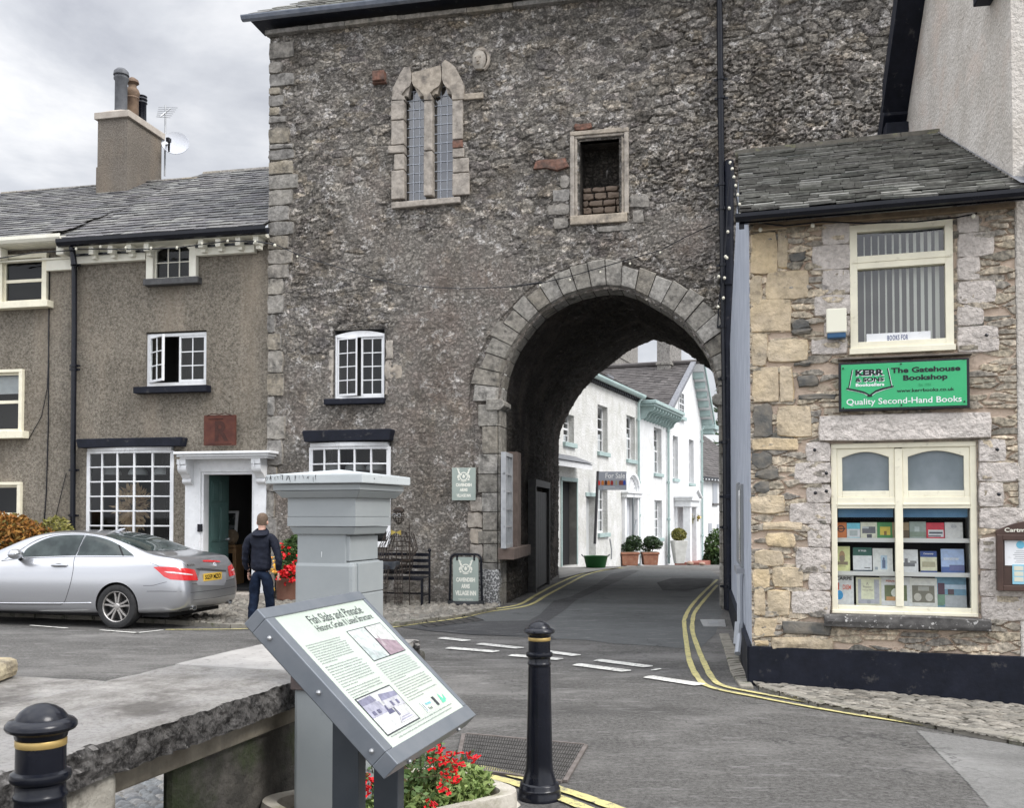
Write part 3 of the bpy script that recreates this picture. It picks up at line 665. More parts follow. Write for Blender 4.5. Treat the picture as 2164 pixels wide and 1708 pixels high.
def vpos(U,V,d):
    k=np.searchsorted(arc,U[0]).clip(1,ns-1); f=(U[0]-arc[k-1])/(arc[k]-arc[k-1])
    X=np.zeros(U.shape);Z=np.zeros(U.shape)
    S_=[P[k-1]*(1-f)[:,None]+P[k]*f[:,None] for P in SP]; apex=[S_[i][:,0][np.argmax(S_[i][:,1])] for i in range(3)]
    for r in range(U.shape[0]):
        v=V[r,0]
        if v<SY[1]: t=(v-SY[0])/(SY[1]-SY[0]); A,B=S_[0],S_[1]; ap=apex[0]*(1-t)+apex[1]*t
        else: t=(v-SY[1])/(SY[2]-SY[1]); A,B=S_[1],S_[2]; ap=apex[1]*(1-t)+apex[2]*t
        Pn=A*(1-t)+B*t; tx=np.gradient(Pn[:,0]); tz=np.gradient(Pn[:,1]); l=np.hypot(tx,tz)+1e-9
        X[r]=Pn[:,0]+tz/l*d[r]; Z[r]=Pn[:,1]-tx/l*d[r]
    return X,V,Z
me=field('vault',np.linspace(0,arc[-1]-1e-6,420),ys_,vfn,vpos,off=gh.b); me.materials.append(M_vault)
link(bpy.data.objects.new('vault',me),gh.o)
# rear face of the gatehouse round the back arch (seen as thin edge) and roof block keeping daylight out
bk=SP[2]; m=MB(); pts=[(0,-.1)]+[(0,ZT),(UR,ZT),(UR,-.1)]+[tuple(p) for p in bk[::-1]]
m.add([(p[0],PD+.01,p[1]) for p in pts],[list(range(len(pts)))]); 
gh.part('rear_wall',m,M_dash)
# paired lancet window: dressed surround, cusped ogee heads, leaded lights
def tr(pts,y=0): return [G.at(540.7+.2883*x,.2883*yy,y) for x,yy in pts]
m=MB()
HL=[(1005,740),(1012,660),(1060,560),(1095,500),(1138,505),(1145,560),(1146,612),(1135,640),(1105,662),(1075,705),(1092,712),(1100,740)]
HM=[(1152,545),(1360,488),(1368,560),(1366,600),(1350,640),(1310,665),(1285,690),(1300,712),(1300,740),(1240,740),(1240,712),(1222,690),(1200,665),(1165,640),(1150,605)]
HR=[(1372,475),(1395,448),(1430,470),(1470,505),(1510,580),(1535,640),(1530,735),(1444,740),(1446,700),(1428,668),(1400,645),(1382,620),(1372,590)]
for i,P_ in enumerate((HL,HM,HR)): m.prism(tr(P_),-.075-.003*i,.14)
for P_ in ([(1150,612),(1170,650),(1190,690),(1200,712),(1225,705),(1242,715),(1240,690),(1215,655),(1175,632)],[(1146,612),(1132,650),(1122,690),(1118,712),(1098,705),(1078,730),(1074,700),(1100,662),(1134,636)],
           [(1368,600),(1350,640),(1338,680),(1336,692),(1318,690),(1302,705),(1290,690),(1310,660),(1350,632)],[(1373,592),(1392,630),(1402,668),(1408,690),(1428,688),(1444,705),(1445,690),(1428,660),(1395,630)]):
    m.prism(tr(P_),-.03,.12)
gh_head=gh.part('window_head',m,M_sand,bevel=.012)
m=MB()
for x0,y0,x1,y1 in [(998,742,1092,886),(1000,890,1092,1068),(975,1072,1092,1130),(1020,1134,1092,1250),(1000,1254,1092,1466),(1238,742,1300,1110),(1236,1114,1300,1440),(1446,742,1522,1028),(1446,1092,1530,1160),(1448,1164,1565,1270),(1446,1274,1570,1436),(1446,690,1670,738)]:
    u0,u1,z0,z1=rc(G,540.7+.2883*x0,.2883*y0,540.7+.2883*x1,.2883*y1); m.box(u0,u1,-.06-rv.uniform(0,.012),.14,z0+.004,z1-.004)
b=rc(G,540.7+.2883*1003,.2883*1468,540.7+.2883*1505,.2883*1522); m.prism([(b[0],b[2]),(b[1],b[2]+.03),(b[1],b[3]),(b[0],b[3]-.02)],-.1,.1)
gh.part('window_surround',m,M_sand,bevel=.015)
u0,u1,z0,z1=rc(G,540.7+.2883*1446,.2883*1032,540.7+.2883*1520,.2883*1088); m=MB().box(u0,u1,-.06,.14,z0,z1)
gh.part('red_quoin',m,M_red,bevel=.01)
M_came=mat('pale_lead_cames',(.42,.45,.5,1),rough=.5)
for (x0,x1,yt,yb) in ((857.6,897,188,421),(915,956,178,417)):
    u0,u1,z0,z1=rc(G,x0,yt,x1,yb); fr=MB(); 
    n=12
    for i in (1,2): u=u0+(u1-u0)*i/3; fr.box(u-.006,u+.006,.098,.108,z0,z1)
    for j in range(n+1): z=z0+(z1-z0)*j/(n+.0); fr.box(u0,u1,.094,.104,z-.006,z+.006)
    w=gh.part('leaded_light',fr,M_came)
    g=MB().quad((u0,.11,z0),(u1,.11,z0),(u1,.11,z1),(u0,.11,z1)); gh.part('glass',g,M_glassh,parent=w)
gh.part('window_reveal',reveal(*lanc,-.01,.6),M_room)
# blocked niche window
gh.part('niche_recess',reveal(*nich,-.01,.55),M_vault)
m=MB(); u0,u1,z0,z1=nich; za=G.at(1266,385)[1]; zz=z0; rr=0
while zz<za:
    h=rv.uniform(.1,.17); u=u0-.03+rv.uniform(-.05,0)
    while u<u1: w=rv.uniform(.16,.3); m.stone(max(u,u0),min(u+w,u1),zz,zz+h,.33,.06,.008,.012,rv); u+=w
    zz+=h
gh.part('niche_infill',m,mat('brown_infill_stone',(.16,.12,.09,1),(.22,.17,.13,1),6,.9,.6,30,.01,isl=[(.12,.1,.085,1),(.2,.155,.12,1),(.17,.13,.11,1)],islf=.5),smooth=True)
m=MB()
def fr_step(u0,u1,z0,z1,w,y0,y1):
    m.box(u0-w,u0,y0,y1,z0,z1); m.box(u1,u1+w,y0,y1,z0,z1); m.box(u0-w,u1+w,y0-.003,y1,z1,z1+w)
fr_step(u0+.0,u1-.0,z0,z1,.05,.02,.16); fr_step(u0-.05,u1+.05,z0,z1+.05,.05,-.035,.12); fr_step(u0-.1,u1+.1,z0,z1+.1,.08,-.06,.1)
sb=rc(G,1206,454,1326,474); m.box(sb[0],sb[1],-.08,.16,sb[2],sb[3]-.005)
gh.part('niche_surround',m,M_sand,bevel=.014)
m=MB()
for x0,y0,x1,y1 in ((1183,372,1205,398),(1168,400,1205,428),(1158,432,1206,456),(1330,412,1372,440),(1335,444,1362,474),(1170,460,1204,485),(1262,476,1330,490)):
    m.stone(*rc(G,x0,y0,x1,y1),0,.05,.004,.02,rv)
gh.part('dressed_patch_stones',m,M_quoin,smooth=True)
m=MB(); b=rc(G,1127,338,1200,360); m.stone(b[0],b[1],b[2],b[3],-.02,.05,0,.05,rv); b=rc(G,1215,262,1250,276); m.stone(*b,-.02,.04,0,.02,rv)
gh.part('red_patch_stone',m,M_red,smooth=True)
# carved head and brown corbel stone
m=MB(); b=rc(G,996,110,1033,152); cu,cz=(b[0]+b[1])/2,(b[2]+b[3])/2
m.lathe([(.01,-.19),(.07,-.17),(.115,-.09),(.13,0),(.125,.09),(.09,.16),(.01,.19)],cu,-.07,cz,14,sy=.8)
m.obox((cu,-.185,cz-.02),(.03,.06,.09)); m.ball((cu-.045,-.165,cz+.03),.02,8); m.ball((cu+.045,-.165,cz+.03),.02,8); m.obox((cu,-.165,cz-.09),(.07,.03,.018))
arcp=[(cu+.03+.15*math.cos(t),-.05,cz+.02+.2*math.sin(t)) for t in np.linspace(-1.2,2.3,14)]; m.tube(arcp,.035,7)
gh.part('carved_head',m,M_sand,smooth=True)
m=MB(); b=rc(G,792,152,817,179); m.box(b[0],b[1],-.16,.03,b[2]+.03,b[3]-.03); m.box(b[0]-.02,b[1]+.02,-.1,.03,b[2],b[2]+.028)
gh.part('corbel_stone',m,M_red,bevel=.02)
# white casement window on the first floor
u0,u1,z0,z1=case; um=(u0+u1)/2
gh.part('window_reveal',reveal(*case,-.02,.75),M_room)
zt=z1-.02; m=MB(); m.box(u0,u0+.035,.01,.1,z0,zt-.1); m.box(u1-.035,u1,.01,.1,z0,zt-.1); m.box(u0,u1,.012,.1,z0,z0+.05)
ap=[(u0,zt-.12)]+[(u0+(u1-u0)*t,zt-.07+.075*math.sin(math.pi*t)) for t in np.linspace(0,1,9)]+[(u1,zt-.12)]
m.prism(ap,.008,.1); cf=gh.part('casement_frame',m,M_white,bevel=.004)
sash(gh,G,um+.015,u1-.04,z0+.055,zt-.125,.03,2,4,M_white,M_glass,.035,.02,.045,'casement',parent=None)
# left leaf stands ajar
lw=um-.01-(u0+.04); fr=MB(); h0,h1=z0+.055,zt-.125
ang=R(14)
def hp(v): # hinge on the left, swings out
    x=v[0]; return (u0+.04+x*math.cos(ang)-(v[1])*math.sin(-ang)*-1,.03-x*math.sin(ang)+v[1]*math.cos(ang),v[2])
t=MB(); t.box(0,.035,0,.045,h0,h1); t.box(lw-.035,lw,0,.045,h0,h1); t.box(.035,lw-.035,.002,.045,h1-.035,h1-.001); t.box(.035,lw-.035,.002,.045,h0+.001,h0+.045)
t.box(lw/2-.01,lw/2+.01,.01,.035,h0+.045,h1-.035)
for j in (1,2,3): z=h0+.045+(h1-h0-.08)*j/4; t.box(.035,lw-.035,.012,.034,z-.01,z+.01)
t.v=[hp(v) for v in t.v]; lf=gh.part('casement',t,M_white,bevel=.004)
t=MB().quad(*[hp(v) for v in ((.035,.02,h0+.045),(lw-.035,.02,h0+.045),(lw-.035,.02,h1-.035),(.035,.02,h1-.035))]); gh.part('glass',t,M_glass,parent=lf)
b=rc(G,689,843,813,856); gh.part('window_sill',MB().box(b[0],b[1]+.02,-.13,.04,b[2],b[3]),M_blackm,bevel=.02)
m=MB(); 
for x0,y0,x1,y1 in ((814,718,832,760),(813,762,830,800),(815,770,851,802),(812,804,829,835),(693,740,707,838)): m.stone(*rc(G,x0,y0,x1,y1),.01,.03,.004,.02,rv)
gh.part('pale_patch_stones',m,M_sand,smooth=True)
# ground-floor shop window with black lintel
def shop_bay(th,F,b,tops,nx,ny,lint,deep,y0=0.0,proj=.16,label=None):
    u0,u1,z0,z1=b
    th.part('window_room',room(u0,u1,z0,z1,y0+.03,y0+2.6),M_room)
    def D(t): return y0-proj*(1-(2*t-1)**2)-.01
    m=MB(); cu=[u0+.035+(u1-u0-.07)*i/nx for i in range(nx+1)]; N=nx
    def yy(u): return D((u-u0)/(u1-u0))
    bw=.034
    for i,u in enumerate(cu): w=bw*1.15 if i in (0,nx) else bw/2; y=yy(u); m.box(u-w,u+w,y,y+.06,z0,z1-.1)
    zl=[z0]+[z0+.05+(z1-.13-z0-.05)*j/ny for j in range(1,ny)]+[z1-.13]
    def seg(za,zb,dy,t): 
        for i in range(nx):
            a,b_=cu[i],cu[i+1]; ya,yb=yy(a),yy(b_)
            m.add([(a,ya+dy,za),(b_,yb+dy,za),(b_,yb+t,za),(a,ya+t,za),(a,ya+dy,zb),(b_,yb+dy,zb),(b_,yb+t,zb),(a,ya+t,zb)],[(0,3,2,1),(4,5,6,7),(0,1,5,4),(1,2,6,5),(2,3,7,6),(3,0,4,7)])
    for j in range(1,ny): seg(zl[j]-.014,zl[j]+.014,.01,.045)
    seg(z0-.06,z0+.05,-.02,.12); seg(z1-.15,z1-.095,-.012,.2); seg(z1-.0951,z1-.02,-.04,.25); 
    w=th.part('bow_window',m,M_white,label=label,bevel=.004)
    g=MB()
    for i in range(nx):
        a,b_=cu[i],cu[i+1]; g.quad((a,yy(a)+.03,z0),(b_,yy(b_)+.03,z0),(b_,yy(b_)+.03,z1-.1),(a,yy(a)+.03,z1-.1))
    th.part('glass',g,M_glass,parent=w)
    l=rc(F,*lint,y=-.1); m=MB(); m.prism([(l[0],l[3]-.03),(l[0]+.05,l[2]),(l[1]-.04,l[2]+.01),(l[1],l[3]-.02),(l[1]-.02,l[3]),(l[0]+.03,l[3]-.005)],y0-.24,y0+.02)
    th.part('lintel',m,M_blackm,bevel=.015)
shop_bay(gh,G,shopw,None,5,6,(644,909,832,934),1)
# string course, eaves, gutter and roof
m=MB(); zc=G.at(560,92)[1]; 
zt_=[G.at(x,y)[1] for x,y in ((560,78),(900,32),(1200,2))]; zsc=sum(zt_)/3
u=-.08
while u<UR:
    w=rv.uniform(.7,1.4); a=rv.uniform(-.012,.012); m.prism([(u,zsc-.05+a),(min(u+w,UR)-.006,zsc-.05+a+.008),(min(u+w,UR)-.006,zsc+.045+a),(u,zsc+.04+a)],-.13,.02); u+=w
gh.part('string_course',m,M_quoin,bevel=.015)
ze=G.at(560,40,-.3)[1]; 
m=MB(); m.box(-.28,UR,-.32,.3,ze-.02,ze+.02); gh.part('soffit',m,M_blackm)
m=MB(); pr=[(-.09,0),(-.09,-.02),(-.06,-.075),(0,-.095),(.06,-.075),(.09,-.02),(.09,0),(.075,0),(.05,-.06),(0,-.08),(-.05,-.06),(-.075,0)]
m.add([(-.42,-.38+a,ze+.05+b_) for a,b_ in pr]+[(UR,-.38+a,ze+.05+b_) for a,b_ in pr],[(i,i+12,(i+1)%12+12,(i+1)%12) for i in range(12)]+[tuple(range(12)),tuple(range(23,11,-1))])
gh.part('gutter',m,mat('blue_grey_gutter_paint',(.13,.15,.19,1),(.2,.22,.26,1),6,.4))
rf=roof_slates(G,-.3,UR,(-.36,ze+.08),(2.6,ze+2.3),.3,.2,seed=3,clip=lambda u,t:u>-.3+t*3.6)
gh.part('roof',rf,M_slateg)
m=MB(); m.add([(-.3,-.3,ze+.05),(UR,-.3,ze+.05),(UR,2.6,ze+2.28),(3.3,2.6,ze+2.28)],[(0,1,2,3)]); m.add([(-.3,-.3,ze+.05),(3.3,2.6,ze+2.28),(-.3,5.5,ze+.05)],[(0,1,2)]); gh.part('roof_deck',m,M_slateg)
# black cast iron downpipe
def pipe(th,F,pts,r,y,mt,brk=(),name='downpipe',col=None):
    P=[F.at(px,py,y) for px,py in pts]; m=MB(); m.tube([(a,y,b) for a,b in P],r,12)
    for bz in brk:
        a,b=F.at(bz[0],bz[1],y); m.lathe([(r,-.03),(r*1.28,-.025),(r*1.28,.025),(r,.03)],a,y,b,12); m.box(a-r*2.1,a+r*2.1,y+.02,y+.05,b-.02,b+.02)
    return th.part(name,m,mt,smooth=True)
pipe(gh,G,[(1520,-40),(1524,300),(1529,640),(1533,900),(1536,1288)],.056,-.13,M_black,[(1523,166),(1524,206),(1525,390),(1527,441),(1528,560),(1529,690),(1531,800),(1533,935),(1535,1115),(1536,1240)])
pipe(gh,G,[(1541,340),(1541,700),(1541,1290)],.08,-.12,M_blackm,[(1541,600),(1541,1050)],name='shadow_gap_pipe')  # added dark pipe standing in for the shadowed gap next to the blue wall
# passage: white window and plank door in the left side wall
P0=G.w(*(intr[2][0],.5)); P1=G.w(SP[2][0][0],PD); PF=Frame(P0.x,P0.y,math.atan2(P1.y-P0.y,P1.x-P0.x))
b=rc(PF,1069,966,1084,1150,-.12); fb=(b[0],b[1],b[2],b[3])
def inG(mb):  # convert PF local -> G local
    out=MB(); out.f=mb.f; out.mi=mb.mi
    for v in mb.v: w=PF.w(*v); l=G.loc(w.x,w.y); out.v.append((l[0],l[1],v[2]))
    return out
fm=MB(); u0,u1,z0,z1=b; y=-.12; gh.part('passage_window_reveal',inG(MB().box(u1+.01,u1+.5,-.2,.06,z0-.1,z1+.12)),M_sillb:=mat('brown_stone_sill',(.12,.09,.075,1),(.17,.13,.11,1),5,.8))
fm.box(u0,u0+.07,y,y+.09,z0,z1); fm.box(u1-.07,u1,y,y+.09,z0,z1); fm.box(u0,u1,y-.002,y+.09,z1,z1+.07); fm.box(u0,u1,y-.002,y+.09,z0-.07,z0)
for i in (1,2): uu=u0+(u1-u0)*i/3; fm.box(uu-.018,uu+.018,y+.01,y+.06,z0,z1)
for j in range(1,5): zz=z0+(z1-z0)*j/5; fm.box(u0,u1,y+.012,y+.058,zz-.016,zz+.016)
w=gh.part('passage_window',inG(fm),mat('shaded_white_paint',(.3,.31,.32,1),(.4,.41,.42,1),5,.6)); g=MB().quad((u0,y+.05,z0),(u1,y+.05,z0),(u1,y+.05,z1),(u0,y+.05,z1)); gh.part('glass',inG(g),mat('dim_window_glass',(.2,.23,.26,1),(.3,.33,.36,1),1,.2,spec=.6),parent=w)  # frame's white paint greyed: the passage's shade is put into its colour
b2=rc(PF,1059,1155,1096,1178); gh.part('passage_window_sill',inG(MB().box(b2[0]-.05,b2[1],-.25,.05,b2[2],b2[3])),M_sillb,bevel=.01)
b3=rc(PF,1128,1040,1156,1222,-.16); m=MB(); u0,u1=b3[0],b3[1]; 
for i in range(6): a=u0+(u1-u0)*i/6; m.box(a+.006,a+(u1-u0)/6-.006,-.16,-.1,.05,b3[3])
m.box(u0-.12,u0,-.22,-.05,0,b3[3]+.1); m.box(u1,u1+.12,-.22,-.05,0,b3[3]+.1); m.box(u0-.12,u1+.12,-.225,-.05,b3[3]+.1,b3[3]+.25)
gh.part('passage_door',inG(m),mat('black_door_timber',(.02,.02,.02,1),(.04,.038,.035,1),10,.6,.4,30))
# ================================================================ COTTAGES LEFT OF THE GATEHOUSE
uB=G.at(157,800,.06)[0]; uL=G.at(-60,900,.06)[0]-2.5
zE=G.at(350,508,-.2)[1]; CYW=.06
ct=Thing('shop_cottage','grey-brown pebbledash house with bow window, white door hood and black gutter, beside the gatehouse','house',G,((uB)/2,0,0))
w_top=rc(G,326,522,408,590,CYW); w_mid=rc(G,308,700,436,815,CYW); w_bow=rc(G,184,943,367,1148,CYW); door=rc(G,430,1000,538,1232,CYW); 
door=(door[0],door[1],.17,door[3])
hs=[w_top,w_mid,w_bow,door]
ct.part('wall',wallgrid(G,uB,0.0,-.1,zE,CYW,hs),M_dash)
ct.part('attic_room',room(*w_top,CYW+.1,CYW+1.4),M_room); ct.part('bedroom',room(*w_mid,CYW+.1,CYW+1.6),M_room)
# dentilled cornice, interrupted by the attic window
zc0=G.at(350,540,-.05)[1]
m=MB(); t0=w_top[0]-.13; t1=w_top[1]+.13; zlo=G.at(240,553,-.05)[1]; 
m.box(uB+.06,t0,-.06,CYW,zlo,zlo+.15); m.box(t1,-.3,-.06,CYW,zlo+.02,zlo+.17)
m.box(uB+.06,t0,-.04,CYW,zlo+.15,zE-.04); m.box(t1,-.12,-.04,CYW,zlo+.17,zE-.04)
ct.part('frieze',m,M_cream2,bevel=.006)
m=MB()
for x in (196,236,275,312,427,463,505,543):
    a=G.at(x,520,-.2)[0]; m.prism([(a-.055,zE-.2),(a+.055,zE-.2),(a+.055,zE-.04),(a-.055,zE-.04)],-.26,-.04); m.box(a-.045,a+.045,-.17,-.04,zE-.27,zE-.2)
ct.part('bracket',m,M_cream2,bevel=.008)
m=MB(); m.box(uB,t0,-.1,-.06,zlo+.15,zlo+.19); m.box(t1,-.3,-.1,-.06,zlo+.17,zlo+.21); ct.part('shadow_mould',m,M_black)
# attic window with arched head
u0,u1,z0,z1=w_top; m=MB(); m.box(u0-.12,u0+.03,-.045,.12,z0-.02,z1-.1); m.box(u1-.03,u1+.12,-.045,.12,z0-.02,z1-.1)
arch=[(u0-.12,z1-.1)]+[(u0-.12,z1+.1),(u1+.12,z1+.1),(u1+.12,z1-.1),(u1-.03,z1-.1)]+[(u1-.03-(u1-u0-.06)*t,z1-.1+.13*math.sin(math.pi*t)**.6) for t in np.linspace(.05,.95,9)]+[(u0+.03,z1-.1)]
m.prism(arch,-.05,.12); ct.part('window_surround',m,M_cream2,bevel=.006)
sash(ct,G,u0+.02,u1-.02,z0,z1+.03,.05,3,2,M_cream2,M_glass,.035,.018)
b=rc(G,309,589,424,606); ct.part('window_sill',MB().box(b[0],b[1],-.12,CYW,b[2]+.03,b[3]),mat('slate_sill',(.05,.05,.052,1),(.08,.08,.08,1),8,.6),bevel=.012)
# middle window: one leaf fixed, one leaf open
u0,u1,z0,z1=w_mid; um=u0+(u1-u0)*.42
ct.part('window_reveal',reveal(u0,u1,z0,z1,CYW-.0,.22,False),M_dash)
m=MB(); y=.11; m.box(u0,u0+.05,y,y+.1,z0,z1-.04); m.box(u1-.05,u1,y,y+.1,z0,z1-.04); m.box(u0,u1,y-.002,y+.1,z0,z0+.07); m.box(u0,u1,y-.002,y+.1,z1-.09,z1-.03)
ct.part('window_frame',m,M_white,bevel=.004)
sash(ct,G,um+.14,u1-.05,z0+.075,z1-.09,.12,2,3,M_white,M_glass,.04,.022,.045,'casement')
lw=(u1-u0)*.42; ang=R(32); h0,h1=z0+.075,z1-.09; X0=u0+.05
def hp2(v): return (X0+v[0]*math.cos(ang)+v[1]*math.sin(ang),.11-v[0]*math.sin(ang)+v[1]*math.cos(ang),v[2])
t=MB(); t.box(0,.04,0,.045,h0,h1); t.box(lw-.04,lw,0,.045,h0,h1); t.box(.04,lw-.04,.002,.045,h1-.04,h1-.001); t.box(.04,lw-.04,.002,.045,h0+.001,h0+.05); t.box(lw/2-.011,lw/2+.011,.01,.035,h0+.05,h1-.04)
for j in (1,2): z=h0+.05+(h1-h0-.09)*j/3; t.box(.04,lw-.04,.012,.034,z-.011,z+.011)
t.v=[hp2(v) for v in t.v]; lf=ct.part('casement',t,M_white,bevel=.004,label='left casement leaf standing open')
ct.part('glass',MB().quad(*[hp2(v) for v in ((.04,.02,h0+.05),(lw-.04,.02,h0+.05),(lw-.04,.02,h1-.04),(.04,.02,h1-.04))]),M_glass,parent=lf)
b=rc(G,289,817,443,833); ct.part('window_sill',MB().box(b[0],b[1],-.13,CYW,b[2]+.02,b[3]),M_blackm,bevel=.008)
# bow window
shop_bay(ct,G,w_bow,None,5,6,(165,926,388,946),1,y0=CYW)
# door: white surround, hood on scroll brackets, teal door standing open inwards
u0,u1,z0,z1=door; a=G.at(392,1100)[0]; c=G.at(564,1100)[0]; zh=G.at(470,965,-.1)[1]
m=MB(); m.box(a,u0-.02,-.03,CYW+.02,0.05,zh); m.box(u1+.02,c,-.03,CYW+.02,.05,zh); m.box(u0-.02,u1+.02,-.032,CYW+.02,z1+.02,zh)
m.box(u0-.02,u0+.03,.0,.3,z0,z1+.02); m.box(u1-.03,u1+.02,.0,.3,z0,z1+.02); m.box(u0+.03,u1-.03,.002,.3,z1-.03,z1+.02)
ct.part('door_surround',m,M_white,bevel=.006)
hb=rc(G,372,951,574,967,-.35); m=MB(); zt=hb[3]-.03
m.box(hb[0]+.0,hb[1],-.46,CYW,zt-.05,zt); m.box(hb[0]+.04,hb[1]-.04,-.41,CYW,zt-.1,zt-.05); m.box(hb[0]+.08,hb[1]-.08,-.36,CYW,zt-.14,zt-.1)
ct.part('door_hood',m,M_white,bevel=.01)
for bx in ((a+.0,a+.19),(c-.17,c+.02)):
    m=MB(); pr=[(-.03,zt-.14),(-.34,zt-.14),(-.34,zt-.24)]+[(-.2-.12*math.cos(t),zt-.3-.12*math.sin(t)) for t in np.linspace(-.6,1.5,8)]+[(-.14,zt-.5)]+[(-.09-.05*math.cos(t),zt-.56-.05*math.sin(t)) for t in np.linspace(-1,1.8,7)]+[(-.03,zt-.64)]
    n=len(pr); m.add([(bx[0],p[0],p[1]) for p in pr]+[(bx[1],p[0],p[1]) for p in pr],[list(range(n)),list(range(2*n-1,n-1,-1))]+[(i,(i+1)%n,(i+1)%n+n,i+n) for i in range(n)])
    m.box(bx[0]+.05,bx[0]+.065,-.36,-.05,zt-.3,zt-.16)
    ct.part('scroll_bracket',m,M_white,bevel=.004)
M_dteal=mat('dark_teal_door_paint',(.07,.13,.12,1),(.09,.15,.14,1),5,.4)
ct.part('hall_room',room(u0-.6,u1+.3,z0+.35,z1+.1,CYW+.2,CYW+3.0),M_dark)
ct.part('hall_floor',MB().box(u0-.5,u1+.5,.3,3.0,.1,.17),M_wood)
t=MB(); dw=.42; da=R(80)
def dp(v): return (u0+.03+v[0]*math.cos(da)-v[1]*math.sin(da),.2+v[0]*math.sin(da)+v[1]*math.cos(da),v[2])
DH=z1-.03; t.box(0,dw+.2,0,.045,z0,DH)
for (xa,xb,za,zb) in ((.08,.29,.1,.36),(.33,.54,.1,.36),(.08,.29,.42,.72),(.33,.54,.42,.72),(.08,.29,.77,.95),(.33,.54,.77,.95)):
    H_=DH-z0; t.box(xa,xb,-.014,0.0,z0+za*H_,z0+zb*H_); t.box(xa+.03,xb-.03,-.022,-.014,z0+za*H_+.03,z0+zb*H_-.03)
t.v=[dp(v) for v in t.v]; dr=ct.part('door',t,M_dteal,bevel=.006,label='dark teal panelled door standing open')
t=MB(); t.ball((dw+.14,-.05,z0+1.0),.03,8); t.box(dw+.08,dw+.16,-.04,0,z0+.98,z0+1.02); t.v=[dp(v) for v in t.v]; ct.part('door_handle',t,M_galv,parent=dr,smooth=True)
b=rc(G,420,1108,430,1124); ct.part('bell_box',MB().box(b[0],b[1],-.06,-.03,b[2],b[3]),M_black,bevel=.005)
m=MB(); m.box(a+.1,c+.15,-.34,.3,-.02,.16); ct.part('door_step',m,M_sand,bevel=.02)
# rusty steel plaque with a raised letter
b=rc(G,434,876,500,944,-.1); m=MB(); m.box(b[0],b[1],-.16,-.1,b[2]+.02,b[3]-.02); mm=m; 
pl=Thing('steel_plaque','rusty brown square steel plaque with raised letter R above white door hood','sign',G,((b[0]+b[1])/2,-.1,b[2]))
Mr=mat('rusted_steel',(.06,.018,.012,1),(.095,.03,.018,1),6,.8,.5,30,.004,dirt=((.07,.02,.015,1),9,.5,.7))
M_rustd=mat('darker_rust',(.035,.012,.009,1),(.055,.018,.012,1),8,.8)
pl.part('plate',m,Mr,bevel=.004); w_=b[1]-b[0]
pl.part('letter',MB().text('R',b[0]+w_*.36,b[1]-w_*.2,b[2]+w_*.15,b[3]-w_*.2,-.164,bold=.03),M_rustd)
m=MB(); 
for (x0,x1,zz) in ((.15,.62,.8),(.1,.9,.06)): m.box(b[0]+w_*x0,b[0]+w_*x1,-.168,-.16,b[2]+w_*zz,b[2]+w_*zz+.014)
m.tube([(b[0]+w_*.1,-.165,b[2]+w_*.9),(b[0]+w_*.25,-.165,b[2]+w_*.96),(b[0]+w_*.5,-.165,b[2]+w_*.93),(b[0]+w_*.7,-.165,b[2]+w_*.97),(b[0]+w_*.9,-.165,b[2]+w_*.9)],.009,5)
pl.part('engraved_lines',m,M_rustd)
# gutters and roof
def gutter(th,F,u0,u1,y,z,mt,r=.085):
    m=MB(); pr=[(-r,r*.5),(-r,-.2*r),(-r*.6,-.8*r),(0,-r),(r*.6,-.8*r),(r,-.2*r),(r,r*.5),(r*.8,r*.5),(r*.8,0),(0,-r*.75),(-r*.8,0),(-r*.8,r*.5)]; n=len(pr)
    m.add([(u0,y+a,z+b_) for a,b_ in pr]+[(u1,y+a,z+b_) for a,b_ in pr],[(i,i+n,(i+1)%n+n,(i+1)%n) for i in range(n)]+[tuple(range(n)),tuple(range(2*n-1,n-1,-1))])
    return th.part('gutter',m,mt)
gutter(ct,G,uB-.12,.1,-.32,zE+.06,M_black,.1)
ct.part('soffit',MB().box(uB-.05,.0,-.3,CYW+.02,zE-.04,zE+.02),M_cream2)
PR=R(35); RD=3.87; zR=zE+.1+RD*math.tan(PR)
ct.part('roof',roof_slates(G,uB-.35,0.02,(-.34,zE+.12),(RD,zR),.3,.2,seed=11,clip=lambda u,t:u>uB-.35+t*1.1),M_slate)
ct.part('roof_deck',MB().quad((uB-.3,-.3,zE+.08),(.0,-.3,zE+.08),(.0,RD,zR-.02),(uB+.8,RD,zR-.02)),M_slate)
m=MB(); u=uB+.7
while u<0: m.tube([(u,RD,zR-.02),(min(u+.45,0)-.01,RD,zR-.02)],.075,8); u+=.45
ct.part('ridge',m,M_quoin,smooth=True)
# chimney stack with pots
Fc=G; D1=3.05; D2=4.5
cu0=G.at(206,300,D1)[0]; cu1=G.at(269.6,300,D1)[0]; ztop=G.at(240,238,D1)[1]; zb=zE+.9*RD*math.tan(PR)-.7
M_chim=dash('chimney_render',(.15,.13,.11,1),(.23,.205,.175,1),(.27,.25,.22,1),(.28,.22,.16,1))
m=MB(); m.box(cu0,cu1,D1,D2,zb,ztop-.12); m.box(cu0-.02,cu1+.02,D1-.02,D2+.02,zb,zb+.85*(ztop-zb)*.55)
st=ct.part('chimney_stack',m,M_chim,bevel=.01)
m=MB(); m.frustum((cu0+cu1)/2,(D1+D2)/2,ztop-.14,ztop+.02,(cu1-cu0)/2+.06,(D2-D1)/2+.06,(cu1-cu0)/2+.06,(D2-D1)/2+.06); m.frustum((cu0+cu1)/2,(D1+D2)/2,ztop+.02,ztop+.12,(cu1-cu0)/2+.03,(D2-D1)/2+.03,.12,(D2-D1)/2-.12)
ct.part('chimney_cap',m,mat('pale_cement_cap',(.34,.3,.26,1),(.42,.38,.33,1),5,.85,.3,30),parent=st,bevel=.01)
